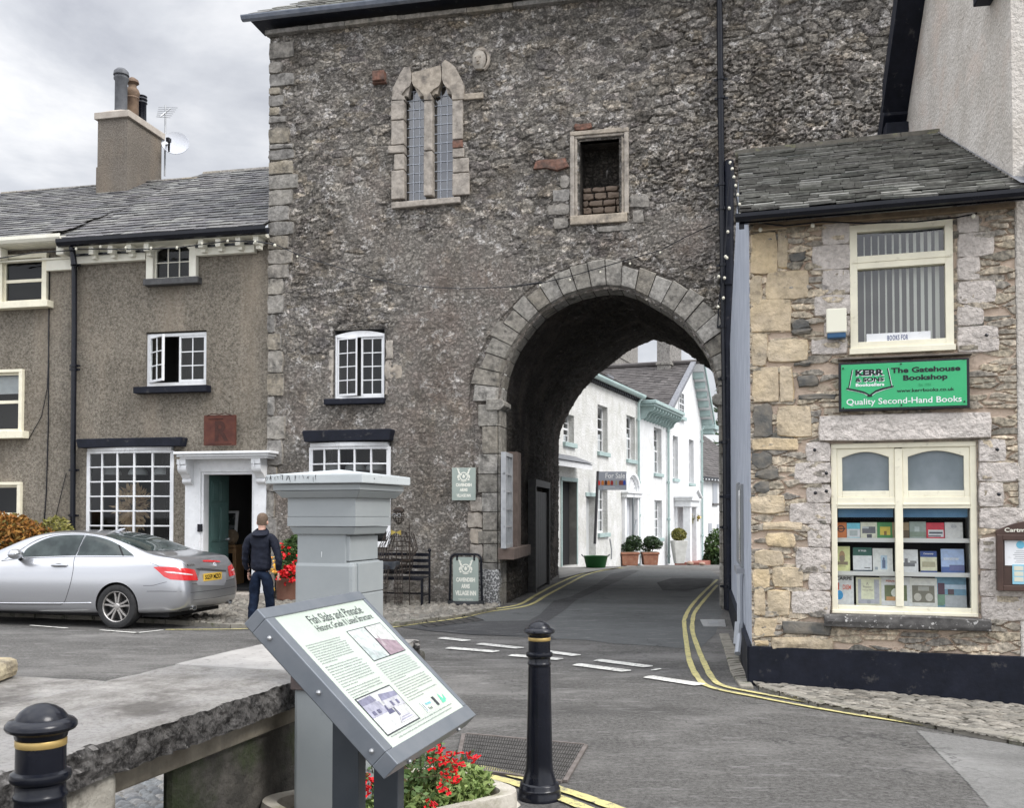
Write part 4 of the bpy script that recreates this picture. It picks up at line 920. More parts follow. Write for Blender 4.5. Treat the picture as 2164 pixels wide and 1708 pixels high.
uc=(cu0+cu1)/2
M_pot=mat('buff_clay_pot',(.19,.13,.085,1),(.1,.065,.045,1),4,.8); M_potg=mat('blue_grey_clay_pot',(.06,.063,.07,1),(.1,.105,.115,1),5,.6)
def pot(y,prof,mt,lb): ct.part('chimney_pot',MB().lathe(prof,uc,y,ztop+.08,18),mt,parent=st,smooth=True,label=lb)
pot(D1+.32,[(.16,0),(.145,.1),(.145,.82),(.175,.86),(.175,.9),(.15,.92),(.15,.95),(.185,.96),(.17,1.05),(.1,1.12),(.02,1.14)],M_potg,'grey pot with round cowl')
pot(D1+.78,[(.15,0),(.15,.55),(.17,.58),(.15,.62),(.18,.72),(.15,.8),(.1,.86),(.1,.92),(.16,.97),(.14,1.04),(.06,1.1),(.01,1.11)],M_pot,'buff clay pot with a ringed neck')
pot(D1+1.18,[(.12,0),(.115,.6),(.14,.63),(.12,.67),(.14,.72),(.12,.76),(.135,.8),(.11,.82),(.02,.83)],M_black,'dark pot with banded top')
m=MB(); m.box(cu0+.02,cu1-.0,D1-.06,D1-.02,zb+.42,zb+.445); m.box(cu0-.02,cu1+.04,D1-.45,D1,zb+.02,zb+.06)
ct.part('chimney_flashing',m,M_lead,parent=st)
# black iron downpipe on the house
pipe(ct,G,[(152,522),(157,560)],.06,-.26,M_black,name='rainwater_hopper'); pipe(ct,G,[(157,545),(157,700),(155,900),(152,1300)],.055,-.06,M_black,[(157,560),(156,773),(155.5,781),(154,994),(153,1090)])
# aerial and satellite dish
ae=Thing('tv_aerial','thin television aerial with cross rods on a mast beside the chimney','aerial',G,(cu1+.35,D2+.02,ztop-1.9))
au=G.at(349,300,D2+.15)[0]; zA=G.at(349,222,D2+.15)[1]; zA0=G.at(349,355,D2+.15)[1]-.2; ya=D2+.15; m=MB(); m.tube([(au,ya,zA0),(au,ya,zA)],.022,6)
ae.part('mast',m,M_galv); m=MB(); m.tube([(au-.05,ya-.15,zA-.35),(au+.05,ya+.15,zA-.02)],.02,5)
for k in range(6): z=zA-.02-.07*k; m.tube([(au-.26+.02*k,ya+.1-.05*k,z+.03),(au+.28-.01*k,ya+.1-.05*k,z-.03)],.007,4)
ae.part('cross_rods',m,M_galv); m=MB(); m.box(cu1,au,D2-.05,D2-.02,ztop-1.75,ztop-1.72); m.box(cu1,au,D2-.05,D2-.02,ztop-2.2,ztop-2.17); ae.part('wall_bracket',m,M_galv)
sdv=G.at(371,306,D2+.2); ds=Thing('satellite_dish','grey satellite dish on the aerial mast with dark receiver arm','satellite dish',G,(sdv[0],D2+.2,sdv[1]))
axm=Matrix.Rotation(R(25),3,'Z')@Matrix.Rotation(R(72),3,'X'); dm=MB(); dm.lathe([(.01,.0),(.15,.012),(.3,.05),(.34,.075),(.335,.085),(.28,.055),(.15,.022),(.01,.01)],sdv[0],D2+.2,sdv[1],24,ax=axm,sy=1.0)
ds.part('dish',dm,mat('pale_grey_dish',(.5,.52,.56,1),rough=.4),smooth=True)
m=MB(); m.tube([(sdv[0]-.28,D2+.15,sdv[1]-.0),(sdv[0]-.05,D2-.05,sdv[1]-.08),(sdv[0]+.02,D2-.15,sdv[1]-.25)],.02,6); m.obox((sdv[0]+.08,D2-.25,sdv[1]-.05),(.08,.12,.1)); m.tube([(sdv[0]+.0,D2-.1,sdv[1]-.28),(sdv[0]+.1,D2-.25,sdv[1]-.07)],.025,6); ds.part('receiver_arm',m,M_black)
# ---------------------------------------------------------------- left house
lh=Thing('cream_window_cottage','pebbledash house at the left edge with cream sash windows and cream gutter','house',G,((uL+uB)/2,0,0))
zL=G.at(70,516,-.2)[1]; wa=rc(G,8,548,95,640,CYW); wb=rc(G,-110,790,46,914,CYW); wc=rc(G,-90,1026,42,1150,CYW)
lh.part('wall',wallgrid(G,uL,uB,-.1,zL,CYW,[wa,wb,wc]),M_dash)
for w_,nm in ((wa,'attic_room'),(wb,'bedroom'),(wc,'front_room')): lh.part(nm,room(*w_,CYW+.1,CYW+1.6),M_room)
def cframe(b,w,sl,y=-.02):
    u0,u1,z0,z1=b; m=MB(); m.box(u0-w,u0+.02,y,.14,z0,z1); m.box(u1-.02,u1+w,y,.14,z0,z1); m.box(u0-w,u1+w,y-.003,.14,z1-.001,z1+w); lh.part('window_surround',m,M_cream,bevel=.006)
    lh.part('window_sill',MB().box(u0-w-.1,u1+w+.12,y-.12,.1,z0-sl,z0),M_cream,bevel=.008)
cframe(wa,.09,.14); sash(lh,G,*wa,.06,1,2,M_cream,M_glass,.05,.03,mid=1)
cframe(wb,.06,.15); sash(lh,G,*wb,.06,1,2,M_cream,M_glass,.05,.03,mid=1)
lh.part('roller_blind',MB().box(wb[0]+.06,wb[1]-.06,.2,.21,wb[3]-.42,wb[3]-.05),M_white)
cframe(wc,.06,.1); sash(lh,G,*wc,.06,1,2,M_cream,M_glass,.05,.03,mid=1)
m=MB(); m.box(wa[1]+.1,uB+.05,-.04,CYW,zL-.52,zL-.3); m.box(uL,wa[0]-.1,-.04,CYW,zL-.52,zL-.3); m.box(uL,uB+.05,-.07,CYW,zL-.3,zL-.26); m.box(uL,uB+.05,-.3,CYW,zL-.03,zL)
for x in (4,136): 
    a=G.at(x,575,-.1)[0]; m.box(a-.09,a+.09,-.25,-.04,zL-.26,zL-.03)
lh.part('cornice',m,M_cream2,bevel=.01); gutter(lh,G,uL,uB-.02,-.33,zL+.07,M_cream2,.1)
lh.part('roof',roof_slates(G,uL,uB+1.1,(-.34,zL+.12),(RD,zR-.1),.32,.2,seed=12,clip=lambda u,t:u<uB-.25+t*1.2),M_slate)
lh.part('roof_deck',MB().quad((uL,-.3,zL+.06),(uB-.3,-.3,zL+.06),(uB+1,RD,zR-.14),(uL,RD,zR-.14)),M_slate)
m=MB(); u=uL
while u<uB+.9: m.tube([(u,RD,zR-.12),(u+.45,RD,zR-.12)],.07,8); u+=.46
lh.part('ridge',m,M_quoin,smooth=True)
m=MB(); P_=[(150,820+7*k) for k in range(10)]; m.tube([(G.at(x,y,.03)[0],.03,G.at(x,y,.03)[1]) for x,y in ((150,820/1.0),(148,700),(150,800),(140,1000),(97,1180))][3:],.008,4)
m.tube([(G.at(x,y,.04)[0],.04,G.at(x,y,.04)[1]) for x,y in ((105,540),(103,700),(102,900),(98,1040),(93,1110))],.012,5); m.tube([(G.at(x,y,.04)[0],.04,G.at(x,y,.04)[1]) for x,y in ((104,700),(100,820),(88,880),(60,930))],.008,5)
lh.part('cable',m,M_black)
# things behind the glass
M_lampw=mat('white_enamel',(.6,.6,.6,1),rough=.4)
for i,(x,lb) in enumerate(((236,'white pendant lampshade behind the bow window, left of the three'),(292,'white pendant lampshade behind the bow window, middle of the three'),(344,'white pendant lampshade behind the bow window, right of the three'))):
    a,z=G.at(x,1002,.7); t=Thing('pendant_lamp',lb,'lamp',G,(a,.7,z),'pendant lamps in the bow window')
    t.part('lamp_shade',MB().lathe([(.2,-.02),(.195,.03),(.15,.1),(.07,.14),(.03,.17),(.0,.18)],a,.7,z,20),M_lampw,smooth=True); t.part('cord',MB().tube([(a,.7,z+.17),(a,.7,z+.75)],.008,4),M_black)
for i,(x,lb) in enumerate(((700,'white pendant lampshade behind the shop window under the black lintel, left one'),(750,'white pendant lampshade behind the shop window under the black lintel, middle one'),(794,'white pendant lampshade behind the shop window under the black lintel, right one'))):
    a,z=G.at(x,992,.7); t=Thing('pendant_lamp',lb,'lamp',G,(a,.7,z),'pendant lamps in the gatehouse shop window')
    t.part('lamp_shade',MB().lathe([(.2,-.02),(.195,.03),(.15,.1),(.07,.14),(.03,.17),(.0,.18)],a,.7,z,20),M_lampw,smooth=True); t.part('cord',MB().tube([(a,.7,z+.17),(a,.7,z+.5)],.008,4),M_black)
rw=random.Random(4); m=MB(); a,z=G.at(280,1078,.22)
for i in range(420):
    t=rw.uniform(0,2*math.pi); r=rw.uniform(.03,.3); l=rw.uniform(.08,.2); dz=r*math.sin(t)*1.35; dx=r*math.cos(t); p=Vector((a+dx,.22+rw.uniform(-.08,.1),z+dz+.05)); d=Vector((math.cos(t)*.7+rw.uniform(-.4,.4),rw.uniform(-.5,.2),math.sin(t)+rw.uniform(-.5,.3))).normalized()*l
    s=d.orthogonal().normalized()*.026; q=d.cross(s).normalized()*.012; m.add([p,p+d*.4+s,p+d,p+d*.4-s,p+d*.4+q],[(0,1,2,3),(0,1,4),(4,3,0),(2,4,1)])
solo('dried_wreath','large shaggy arrangement of buff dried grasses hanging in the bow window','dried flowers',m,mat('dried_grass',(.3,.2,.11,1),isl=[(.85,.66,.44,1),(.5,.34,.2,1),(.7,.5,.32,1),(.28,.19,.11,1)],rough=.9),G,(a,.5,z-.6))
# picture, log and side table in the hall
a,z=G.at(475,1160,1.3); t=Thing('side_table','light wooden cabinet with dark open front inside the doorway','cabinet',G,(a,1.5,.17)); m=MB(); m.box(a-.35,a+.3,1.2,1.6,.98,1.04); m.box(a+.22,a+.3,1.22,1.58,.17,.98); m.box(a-.35,a-.27,1.22,1.58,.17,.98); m.box(a-.27,a+.22,1.24,1.3,.86,.98); t.part('cabinet_frame',m,mat('oak',(.2,.12,.06,1),(.26,.16,.08,1),5,.5),bevel=.006)
a2,z2=G.at(477,1090,1.5); m=MB(); m.obox((a2,1.55,1.4),(.5,.03,.7),Matrix.Rotation(R(-8),3,'X')); t=Thing('framed_picture','white framed picture with dark trees leaning on the cabinet','picture',G,(a2,1.5,1.04)); t.part('frame',m,M_white); m=MB(); m.obox((a2-.01,1.53,1.4),(.4,.03,.6),Matrix.Rotation(R(-8),3,'X')); t.part('image',m,mat('dark_print',(.03,.04,.035,1),(.2,.22,.22,1),7,.5,lo=.5,hi=.56))
solo('round_log','rough round wooden log ornament on the cabinet in the doorway','ornament',MB().lathe([(.02,-.1),(.13,-.08),(.17,0),(.13,.1),(.02,.12)],a2+.24,1.3,1.2,12,ax=Matrix.Rotation(R(80),3,'X')),M_wood,G,(a2+.24,1.3,1.04),smooth=True)
# autumn shrub and ferns by the left house
m=MB(); rs=random.Random(8); bl=[]
for x,y,r in ((15,1150,.5),(50,1130,.42),(85,1142,.36),(-10,1120,.5),(60,1165,.4),(30,1110,.3),(100,1160,.25)): a,z=G.at(x,y,-.8); bl.append(((a,-.8,z),(r,.35,r*.75)))
leafcloud(m,bl,5200,.045,rs,0,2.6); sh=Thing('autumn_shrub','feathery orange-brown shrub growing against the left house behind the car','shrub',G,(bl[0][0][0],-.8,0)); sh.part('foliage',m,M_leafo)
m=MB(); 
for i in range(26): a=bl[rs.randrange(6)]; p=a[0]; m.tube([(bl[0][0][0]+rs.uniform(-.2,.6),-.8,0),(p[0]+rs.uniform(-.3,.3),-.8+rs.uniform(-.2,.2),p[2]+rs.uniform(-.1,.3))],.01,4)
sh.part('stems',m,M_stem)
m=MB(); bl=[]; 
for x,y,r in ((118,1120,.3),(140,1142,.3),(160,1165,.25),(126,1160,.25)): a,z=G.at(x,y,-.5); bl.append(((a,-.5,z),(r,.25,r*.9)))
leafcloud(m,bl,1700,.04,rs,0,2.8); sh=Thing('green_shrub','soft green fern-like shrub between the orange shrub and the black downpipe','shrub',G,(bl[0][0][0],-.5,0)); sh.part('foliage',m,M_leafy); m=MB()
for i in range(12): m.tube([(bl[0][0][0],-.5,0),(bl[rs.randrange(4)][0][0],-.5,1.2)],.01,4)
sh.part('stems',m,M_stem)
# ================================================================ BOOKSHOP
sx0,sy0=gp(1590,1447); SA=R(-17.5); B=Frame(sx0,sy0,SA)
SBA=R(90-10.9); SB=Frame(sx0,sy0,SBA+math.pi)               # side wall: u from far (negative) to near (0), y into the building
uR=B.at(2164,1300)[0]+.0; uE=B.at(2150,1000)[0]
zPl=B.at(1800,1374,-.03)[1]; zGut=B.at(1850,432,-.25)[1]-.09; zWT=zGut+.1
bs=Thing('bookshop','small stone bookshop with cream windows, black painted plinth and mossy slate roof','shop',B,(1.1,0,0))
big=rc(B,1757,935,2065,1300); upw=rc(B,1796,470,2014,742); upw=(upw[0],upw[1],upw[2],min(upw[3],zWT-.12))
# mortar face with openings, slightly uneven
holes_b=[big,upw]
def sh_fn(U,Z):
    wu=U+.05*(fbm(U*3,Z*3,3)-.5)+.015*(fbm(U*14,Z*14,9)-.5); wz=Z+.05*(fbm(U*2.2,Z*3,11)-.5)+.012*(fbm(U*16,Z*16,19)-.5)
    f1,f2,a,b=vorn(wu/.24,wz/.066,121,.98); dome=sst(.02,.16,f2-f1)*sst(.14,.2,b); n=fbm(U*30,Z*30,17,4)
    h=dome*(.012+.026*b)+.012*n
    for hh in holes_b:
        du=np.maximum(np.maximum(hh[0]-U,U-hh[1]),0); dz=np.maximum(np.maximum(hh[2]-Z,Z-hh[3]),0); h=h*sst(0,.06,np.hypot(du,dz))
    return h,(a,1-dome,0*U,b)
def keepb(u,z):
    k=np.ones(u.shape,bool)
    for h in holes_b: k&=~((u>h[0])&(u<h[1])&(z>h[2])&(z<h[3]))
    return k
me=field('wall',snap(0,uE,.0105,[h[0] for h in holes_b]+[h[1] for h in holes_b]),snap(zPl-.05,zWT,.0105,[h[2] for h in holes_b]+[h[3] for h in holes_b]),sh_fn,lambda U,V,d:(U,-d,V),keepb,off=bs.b,smooth=False)
ms=NM('slate_rubble_in_buff_mortar'); r,g,b_,a_=ms.attr()
stc=ms.ramp(r,[(0,(.14,.135,.12,1)),(.2,(.4,.345,.26,1)),(.4,(.2,.185,.165,1)),(.55,(.47,.4,.3,1)),(.7,(.25,.235,.21,1)),(.85,(.54,.46,.35,1)),(1,(.18,.17,.155,1))])
stc=ms.mix(1.0,stc,ms.ramp(ms.noise(22,6,.7),[(.36,(.5,.5,.5,1)),(.5,(1,1,1,1)),(.66,(1.7,1.66,1.6,1))]),'MULTIPLY')
mo=ms.mix(ms.noise(18,5,.6),(.4,.315,.245,1),(.56,.45,.36,1))
col=ms.mix(ms.mr(g,.3,.75),stc,mo); ms.bump(ms.noise(60,5,.7),.6,.01); me.materials.append(ms.fin(col,.9,0,.25))
link(bpy.data.objects.new('wall',me),bs.o)
# big honey coloured quoins at the left corner (measured), each its own irregular block
def bpx(x,y): return (1524.9+.3911*x,1039.7+.3911*y)       # crop -> photo pixels
def c5(x,y): return (1524.9+.2953*x,242.6+.2953*y)
def c6(x,y): return (1524.9+.2953*x,693.1+.2953*y)
rb=random.Random(21); M_honey=mat('honey_sandstone',(.62,.48,.28,1),(.5,.4,.27,1),3,.85,1,16,.03,vary=(9,.3),isl=[(.66,.52,.32,1),(.55,.46,.34,1),(.44,.39,.32,1),(.64,.55,.42,1),(.5,.44,.36,1)],islf=.5,dirt=((.2,.17,.13,1),5,.56,.72),spec=.25)
M_lime=mat('rock_faced_limestone',(.66,.6,.55,1),(.52,.475,.435,1),5,.88,1.0,17,.06,vary=(15,.3),isl=[(.66,.6,.55,1),(.56,.51,.47,1),(.6,.55,.5,1),(.7,.645,.6,1)],islf=.5,dirt=((.16,.15,.145,1),4,.6,.72),spec=.25)
m=MB()
for f,x0,y0,x1,y1 in [(c5,212,790,465,835),(c5,212,845,400,1145),(c5,400,840,472,1100),(c5,322,1118,620,1325),(c5,212,1155,292,1360),(c5,212,1325,495,1560),(c5,215,1570,330,1700),
    (c6,214,80,325,280),(c6,330,90,620,245),(c6,222,280,410,540),(c6,412,280,510,535),(c6,400,565,645,780),(c6,222,792,545,880),(c6,212,1200,450,1330),(c6,295,1390,580,1450),(c6,320,1470,525,1570),(c6,235,1595,440,1700),
    (bpx,172,415,262,520),(bpx,280,410,442,520),(bpx,175,520,235,665),(bpx,245,530,370,670),(bpx,175,680,295,780),(bpx,180,800,250,830),(bpx,272,785,600,855)]:
    a=f(x0,y0); b=f(x1,y1); m.stone(*rc(B,a[0]-1.8,a[1]-1.6,b[0]+1.8,b[1]+1.6),0,.045,.002,.011,rb,base=.03)
bs.part('quoins',m,M_honey,smooth=True)
m=MB()
for f,x0,y0,x1,y1 in [(c6,225,540,375,790),(c6,218,890,360,1010),(c6,240,1010,420,1090),(c6,232,1100,350,1190),(c5,480,985,605,1060),(c5,505,1470,640,1540),(c6,540,340,700,430),(c6,540,470,820,520),(bpx,330,700,590,775),(c6,500,5,650,60),(c6,510,250,640,280)]:
    a=f(x0,y0); b=f(x1,y1); m.stone(*rc(B,a[0],a[1],b[0],b[1]),0,.05,.004,.014,rb,base=.03)
bs.part('dark_stones',m,mat('dark_rubble_stone',(.1,.1,.095,1),(.2,.18,.15,1),7,.85,.8,25,.016,spec=.3),smooth=True)
m=MB()
L_=[(c5,722,765,915,932),(c5,650,938,918,1112),(c5,725,1116,918,1286),(c5,665,1292,918,1440),(c5,740,1444,918,1592),(c6,645,72,895,192),
 (c5,1688,705,1835,850),(c5,1688,850,1945,1018),(c5,1688,1022,1845,1188),(c5,1688,1194,1958,1356),(c5,1690,1362,1868,1510),(c5,1690,1516,1978,1700),
 (c6,606,822,778,960),(c6,527,964,778,1116),(c6,612,1122,778,1252),(c6,492,1256,778,1404),(c6,620,1408,778,1570),(c6,545,1574,778,1720),
 (c6,1838,802,2030,960),(c6,1840,964,2125,1104),(c6,1842,1108,2015,1282),(c6,1845,1286,2150,1440)]
for f,x0,y0,x1,y1 in L_:
    a=f(x0,y0); b=f(x1,y1); m.stone(*rc(B,a[0]-2.6,a[1]-1.8,b[0]+2.6,b[1]+1.8),0,.04,.001,.005,rb,base=.03)
for x0,y0,x1,y1 in [(405,308,585,436),(472,440,585,532),(380,536,585,660),(1395,250,1600,420),(1398,430,1640,566),(1405,570,1640,695)]:
    a=bpx(x0,y0); b=bpx(x1,y1); m.stone(*rc(B,a[0]-2.6,a[1]-1.8,b[0]+2.6,b[1]+1.8),0,.04,.001,.005,rb,base=.03)
bs.part('window_dressings',m,M_lime,smooth=True)
a=c6(690,610); b=c6(1930,812); m=MB(); q=rc(B,a[0],a[1],b[0],b[1]); m.stone(q[0],q[1],q[2],q[3],0,.07,.002,.006,rb,base=.03); bs.part('lintel_stone',m,M_lime,smooth=True)
# iron pins in the dressings
m=MB()
for f,x,y in ((c6,667,875),(c6,672,1180),(c6,750,1040),(c6,750,1168),(c6,1962,872),(c6,1972,1190),(c6,1885,60)): 
    p=f(x,y); a,z=B.at(*p); m.tube([(a,-.055,z),(a,-.1,z-.005)],.014,8); m.ball((a,-.1,z-.005),.018,8)
bs.part('iron_pins',m,M_black)
# sills
q=rc(B,1740,1303,2096,1330,-.08); m=MB(); u=q[0]
m.stone(q[0],q[1],q[2]-.0,q[3]+.0,-.02,.11,.0,.008,rb,base=.12); bs.part('window_sill',m,mat('lichened_slate_sill',(.06,.057,.055,1),(.11,.105,.1,1),9,.85,.6,30,.01,dirt=((.5,.49,.47,1),26,.6,.66)),smooth=True)
a=c6(830,180); b=c6(1790,232); q=rc(B,a[0],a[1],b[0],b[1],-.05); bs.part('upper_sill',MB().box(q[0],q[1],-.12,.05,q[2]+.02,q[3]-.03),mat('brown_slate_sill',(.09,.075,.065,1),(.15,.13,.11,1),6,.8,.3),bevel=.012)
# plinth
m=MB(); m.box(-.03,uR+3,-.045,.05,-.4,zPl); bs.part('plinth',m,M_blackm,bevel=.008)
# ----- upper window with vertical blind
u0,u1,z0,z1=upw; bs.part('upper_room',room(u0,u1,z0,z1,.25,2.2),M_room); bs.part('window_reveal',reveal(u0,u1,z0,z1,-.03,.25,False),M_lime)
m=MB(); y=-.035; zt=z0+(z1-z0)*.70
m.box(u0,u0+.07,y,y+.1,z0,z1); m.box(u1-.07,u1,y,y+.1,z0,z1); m.box(u0+.07,u1-.07,y+.002,y+.1,z1-.07,z1); m.box(u0+.07,u1-.07,y+.002,y+.1,z0,z0+.1)
m.box(u0-.01,u1+.01,y-.03,y+.04,z0-.02,z0+.035)
m.box(u0+.07,u1-.07,y-.004,y+.1,zt-.06,zt+.065)
m.box(u0+.02,u1-.02,y-.012,y-.004,zt+.0,zt+.006)
wu=bs.part('window',m,M_cream,label='tall upper window frame',bevel=.005)
for n_,(za,zb) in (('upper_pane',(zt+.065,z1-.07)),('lower_pane',(z0+.1,zt-.06))):
    bs.part('glass',MB().quad((u0+.07,y+.05,za),(u1-.07,y+.05,za),(u1-.07,y+.05,zb),(u0+.07,y+.05,zb)),M_glassu,parent=wu)
m=MB(); rbl=random.Random(2)
for k in range(11):
    u=u0+.12+(u1-u0-.2)*(k+.3)/11; a=R(rbl.uniform(-4,4)); w=.007+.0016*max(0,k-2)
    for (za,zb) in ((z0+.1,z1-.08),):
        m.add([(u-w*math.cos(a),.12-w*math.sin(a),za),(u+w*math.cos(a),.12+w*math.sin(a),za),(u+w*math.cos(a)*.9,.12+w*math.sin(a),zb),(u-w*math.cos(a)*.9,.12-w*math.sin(a),zb)],[(0,1,2,3)])
bs.part('vertical_blind',m,mat('cream_blind_fabric',(.85,.83,.74,1),rough=.8),parent=wu)
q=rc(B,1831,714,1966,731,.03); t=Thing('window_strip_sign','white paper strip reading BOOKS FOR at the foot of the upper window','sign',B,(q[0],.0,q[2]))
q=(q[0],q[1],q[2]+.045,q[3]+.045)
t.part('paper',MB().box(q[0],q[1],-.006,-.003,q[2]-.03,q[3]),M_white); t.part('lettering',MB().text('BOOKS FOR',q[0]+.19,q[1]-.2,q[2]+.005,q[3]-.022,-.008,bold=.015,spc=1.2),mat('navy_ink',(.03,.05,.16,1),rough=.6))
# ----- alarm box
q=rc(B,1746,655,1789,717,-.08); t=Thing('alarm_box','cream burglar alarm box with a blue base beside the upper window','alarm box',B,(q[0],-.06,q[2])); t.part('cover',MB().box(q[0],q[1],-.17,-.06,q[2]+.05,q[3]),mat('cream_plastic',(.72,.7,.58,1),rough=.4),bevel=.012); t.part('blue_base',MB().box(q[0]+.008,q[1]-.008,-.16,-.055,q[2],q[3]-.26*0-(q[3]-q[2])+.055),mat('blue_plastic',(.02,.08,.17,1),rough=.35),bevel=.008)
# ----- big shop window
u0,u1,z0,z1=big; um=(u0+u1)/2+.0; um=B.at(1900,1100)[0]
bs.part('display_room',room(u0,u1,z0,z1,.75,1.0),M_room); bs.part('window_reveal',reveal(u0,u1,z0,z1,-.03,.2,False),M_lime)
zm=B.at(1900,1064)[1]; y=.0; m=MB()
m.box(u0,u0+.055,y,y+.1,z0,z1); m.box(u1-.055,u1,y,y+.1,z0,z1); m.box(u0+.055,u1-.055,y+.003,y+.1,z0,z0+.075); m.box(u0-.0,u1,y-.02,y+.06,z0-.0,z0+.03)
m.box(um-.035,um+.035,y-.004,y+.1,z0+.075,z1-.06); m.box(u0+.055,um-.035,y+.001,y+.1,zm-.05,zm+.06); m.box(um+.035,u1-.055,y+.001,y+.1,zm-.05,zm+.06)
m.box(u0+.055,um-.035,y-.01,y+.001,zm-.02,zm+.0); m.box(um+.035,u1-.055,y-.01,y+.001,zm-.02,zm)
m.box(u0,u1,y-.006,y+.09,z1-.05,z1)
wf=bs.part('window',m,M_cream,label='large four-light shop window frame',bevel=.005)
for a,b in ((u0+.055,um-.035),(um+.035,u1-.055)):
    s=MB(); zb,zt2=zm+.06,z1-.05; w=.05; rise=.055
    top=[(a,zt2),(b,zt2),(b,zb),(b-w,zb),(b-w,zt2-.035-rise)]+[(b-w-(b-a-2*w)*t,zt2-.035-rise+rise*math.sin(math.pi*t)) for t in np.linspace(.08,.92,10)]+[(a+w,zt2-.035-rise),(a+w,zb),(a,zb)]
    s.prism(top,y+.012,y+.07); s.box(a+w,b-w,y+.0125,y+.07,zb,zb+.06); f_=bs.part('arched_light',s,M_cream,parent=wf,bevel=.005)
    bs.part('frosted_pane',MB().quad((a+w-.01,y+.045,zb),(b-w+.01,y+.045,zb),(b-w+.01,y+.045,zt2-.03),(a+w-.01,y+.045,zt2-.03)),M_frost,parent=wf)
    bs.part('glass',MB().quad((a,y+.05,z0+.075),(b,y+.05,z0+.075),(b,y+.05,zm-.05),(a,y+.05,zm-.05)),M_glassc,parent=wf)
    bs.part('blue_blind',MB().box(a+.01,b-.01,.12,.14,zm-.05-.085,zm-.05),mat('blue_fabric',(.1,.24,.42,1),(.16,.32,.5,1),3,.7),parent=wf)
# display shelves
M_shelf=mat('white_shelf',(.8,.79,.76,1),rough=.5); m=MB(); zs_=[B.at(1900,y,.2)[1] for y in (1140,1211,1283)]
for z in zs_: m.box(u0+.04,u1-.04,.14,.42,z-.03,z); m.box(u0+.04,u1-.04,.125,.14,z-.03,z+.012)
m.box(u0+.02,u0+.04,.14,.5,z0,zm); m.box(u1-.04,u1-.02,.14,.5,z0,zm); bs.part('display_shelf',m,M_shelf,bevel=.003)
bs.part('display_back',MB().quad((u0+.0,.5,z0),(u1,.5,z0),(u1,.5,zm),(u0,.5,zm)),mat('dark_display_back',(.015,.016,.02,1),rough=.8))
bs.part('plinth_board',MB().box(u0+.05,u1-.05,.11,.13,z0+.07,zs_[2]-.03),M_shelf)
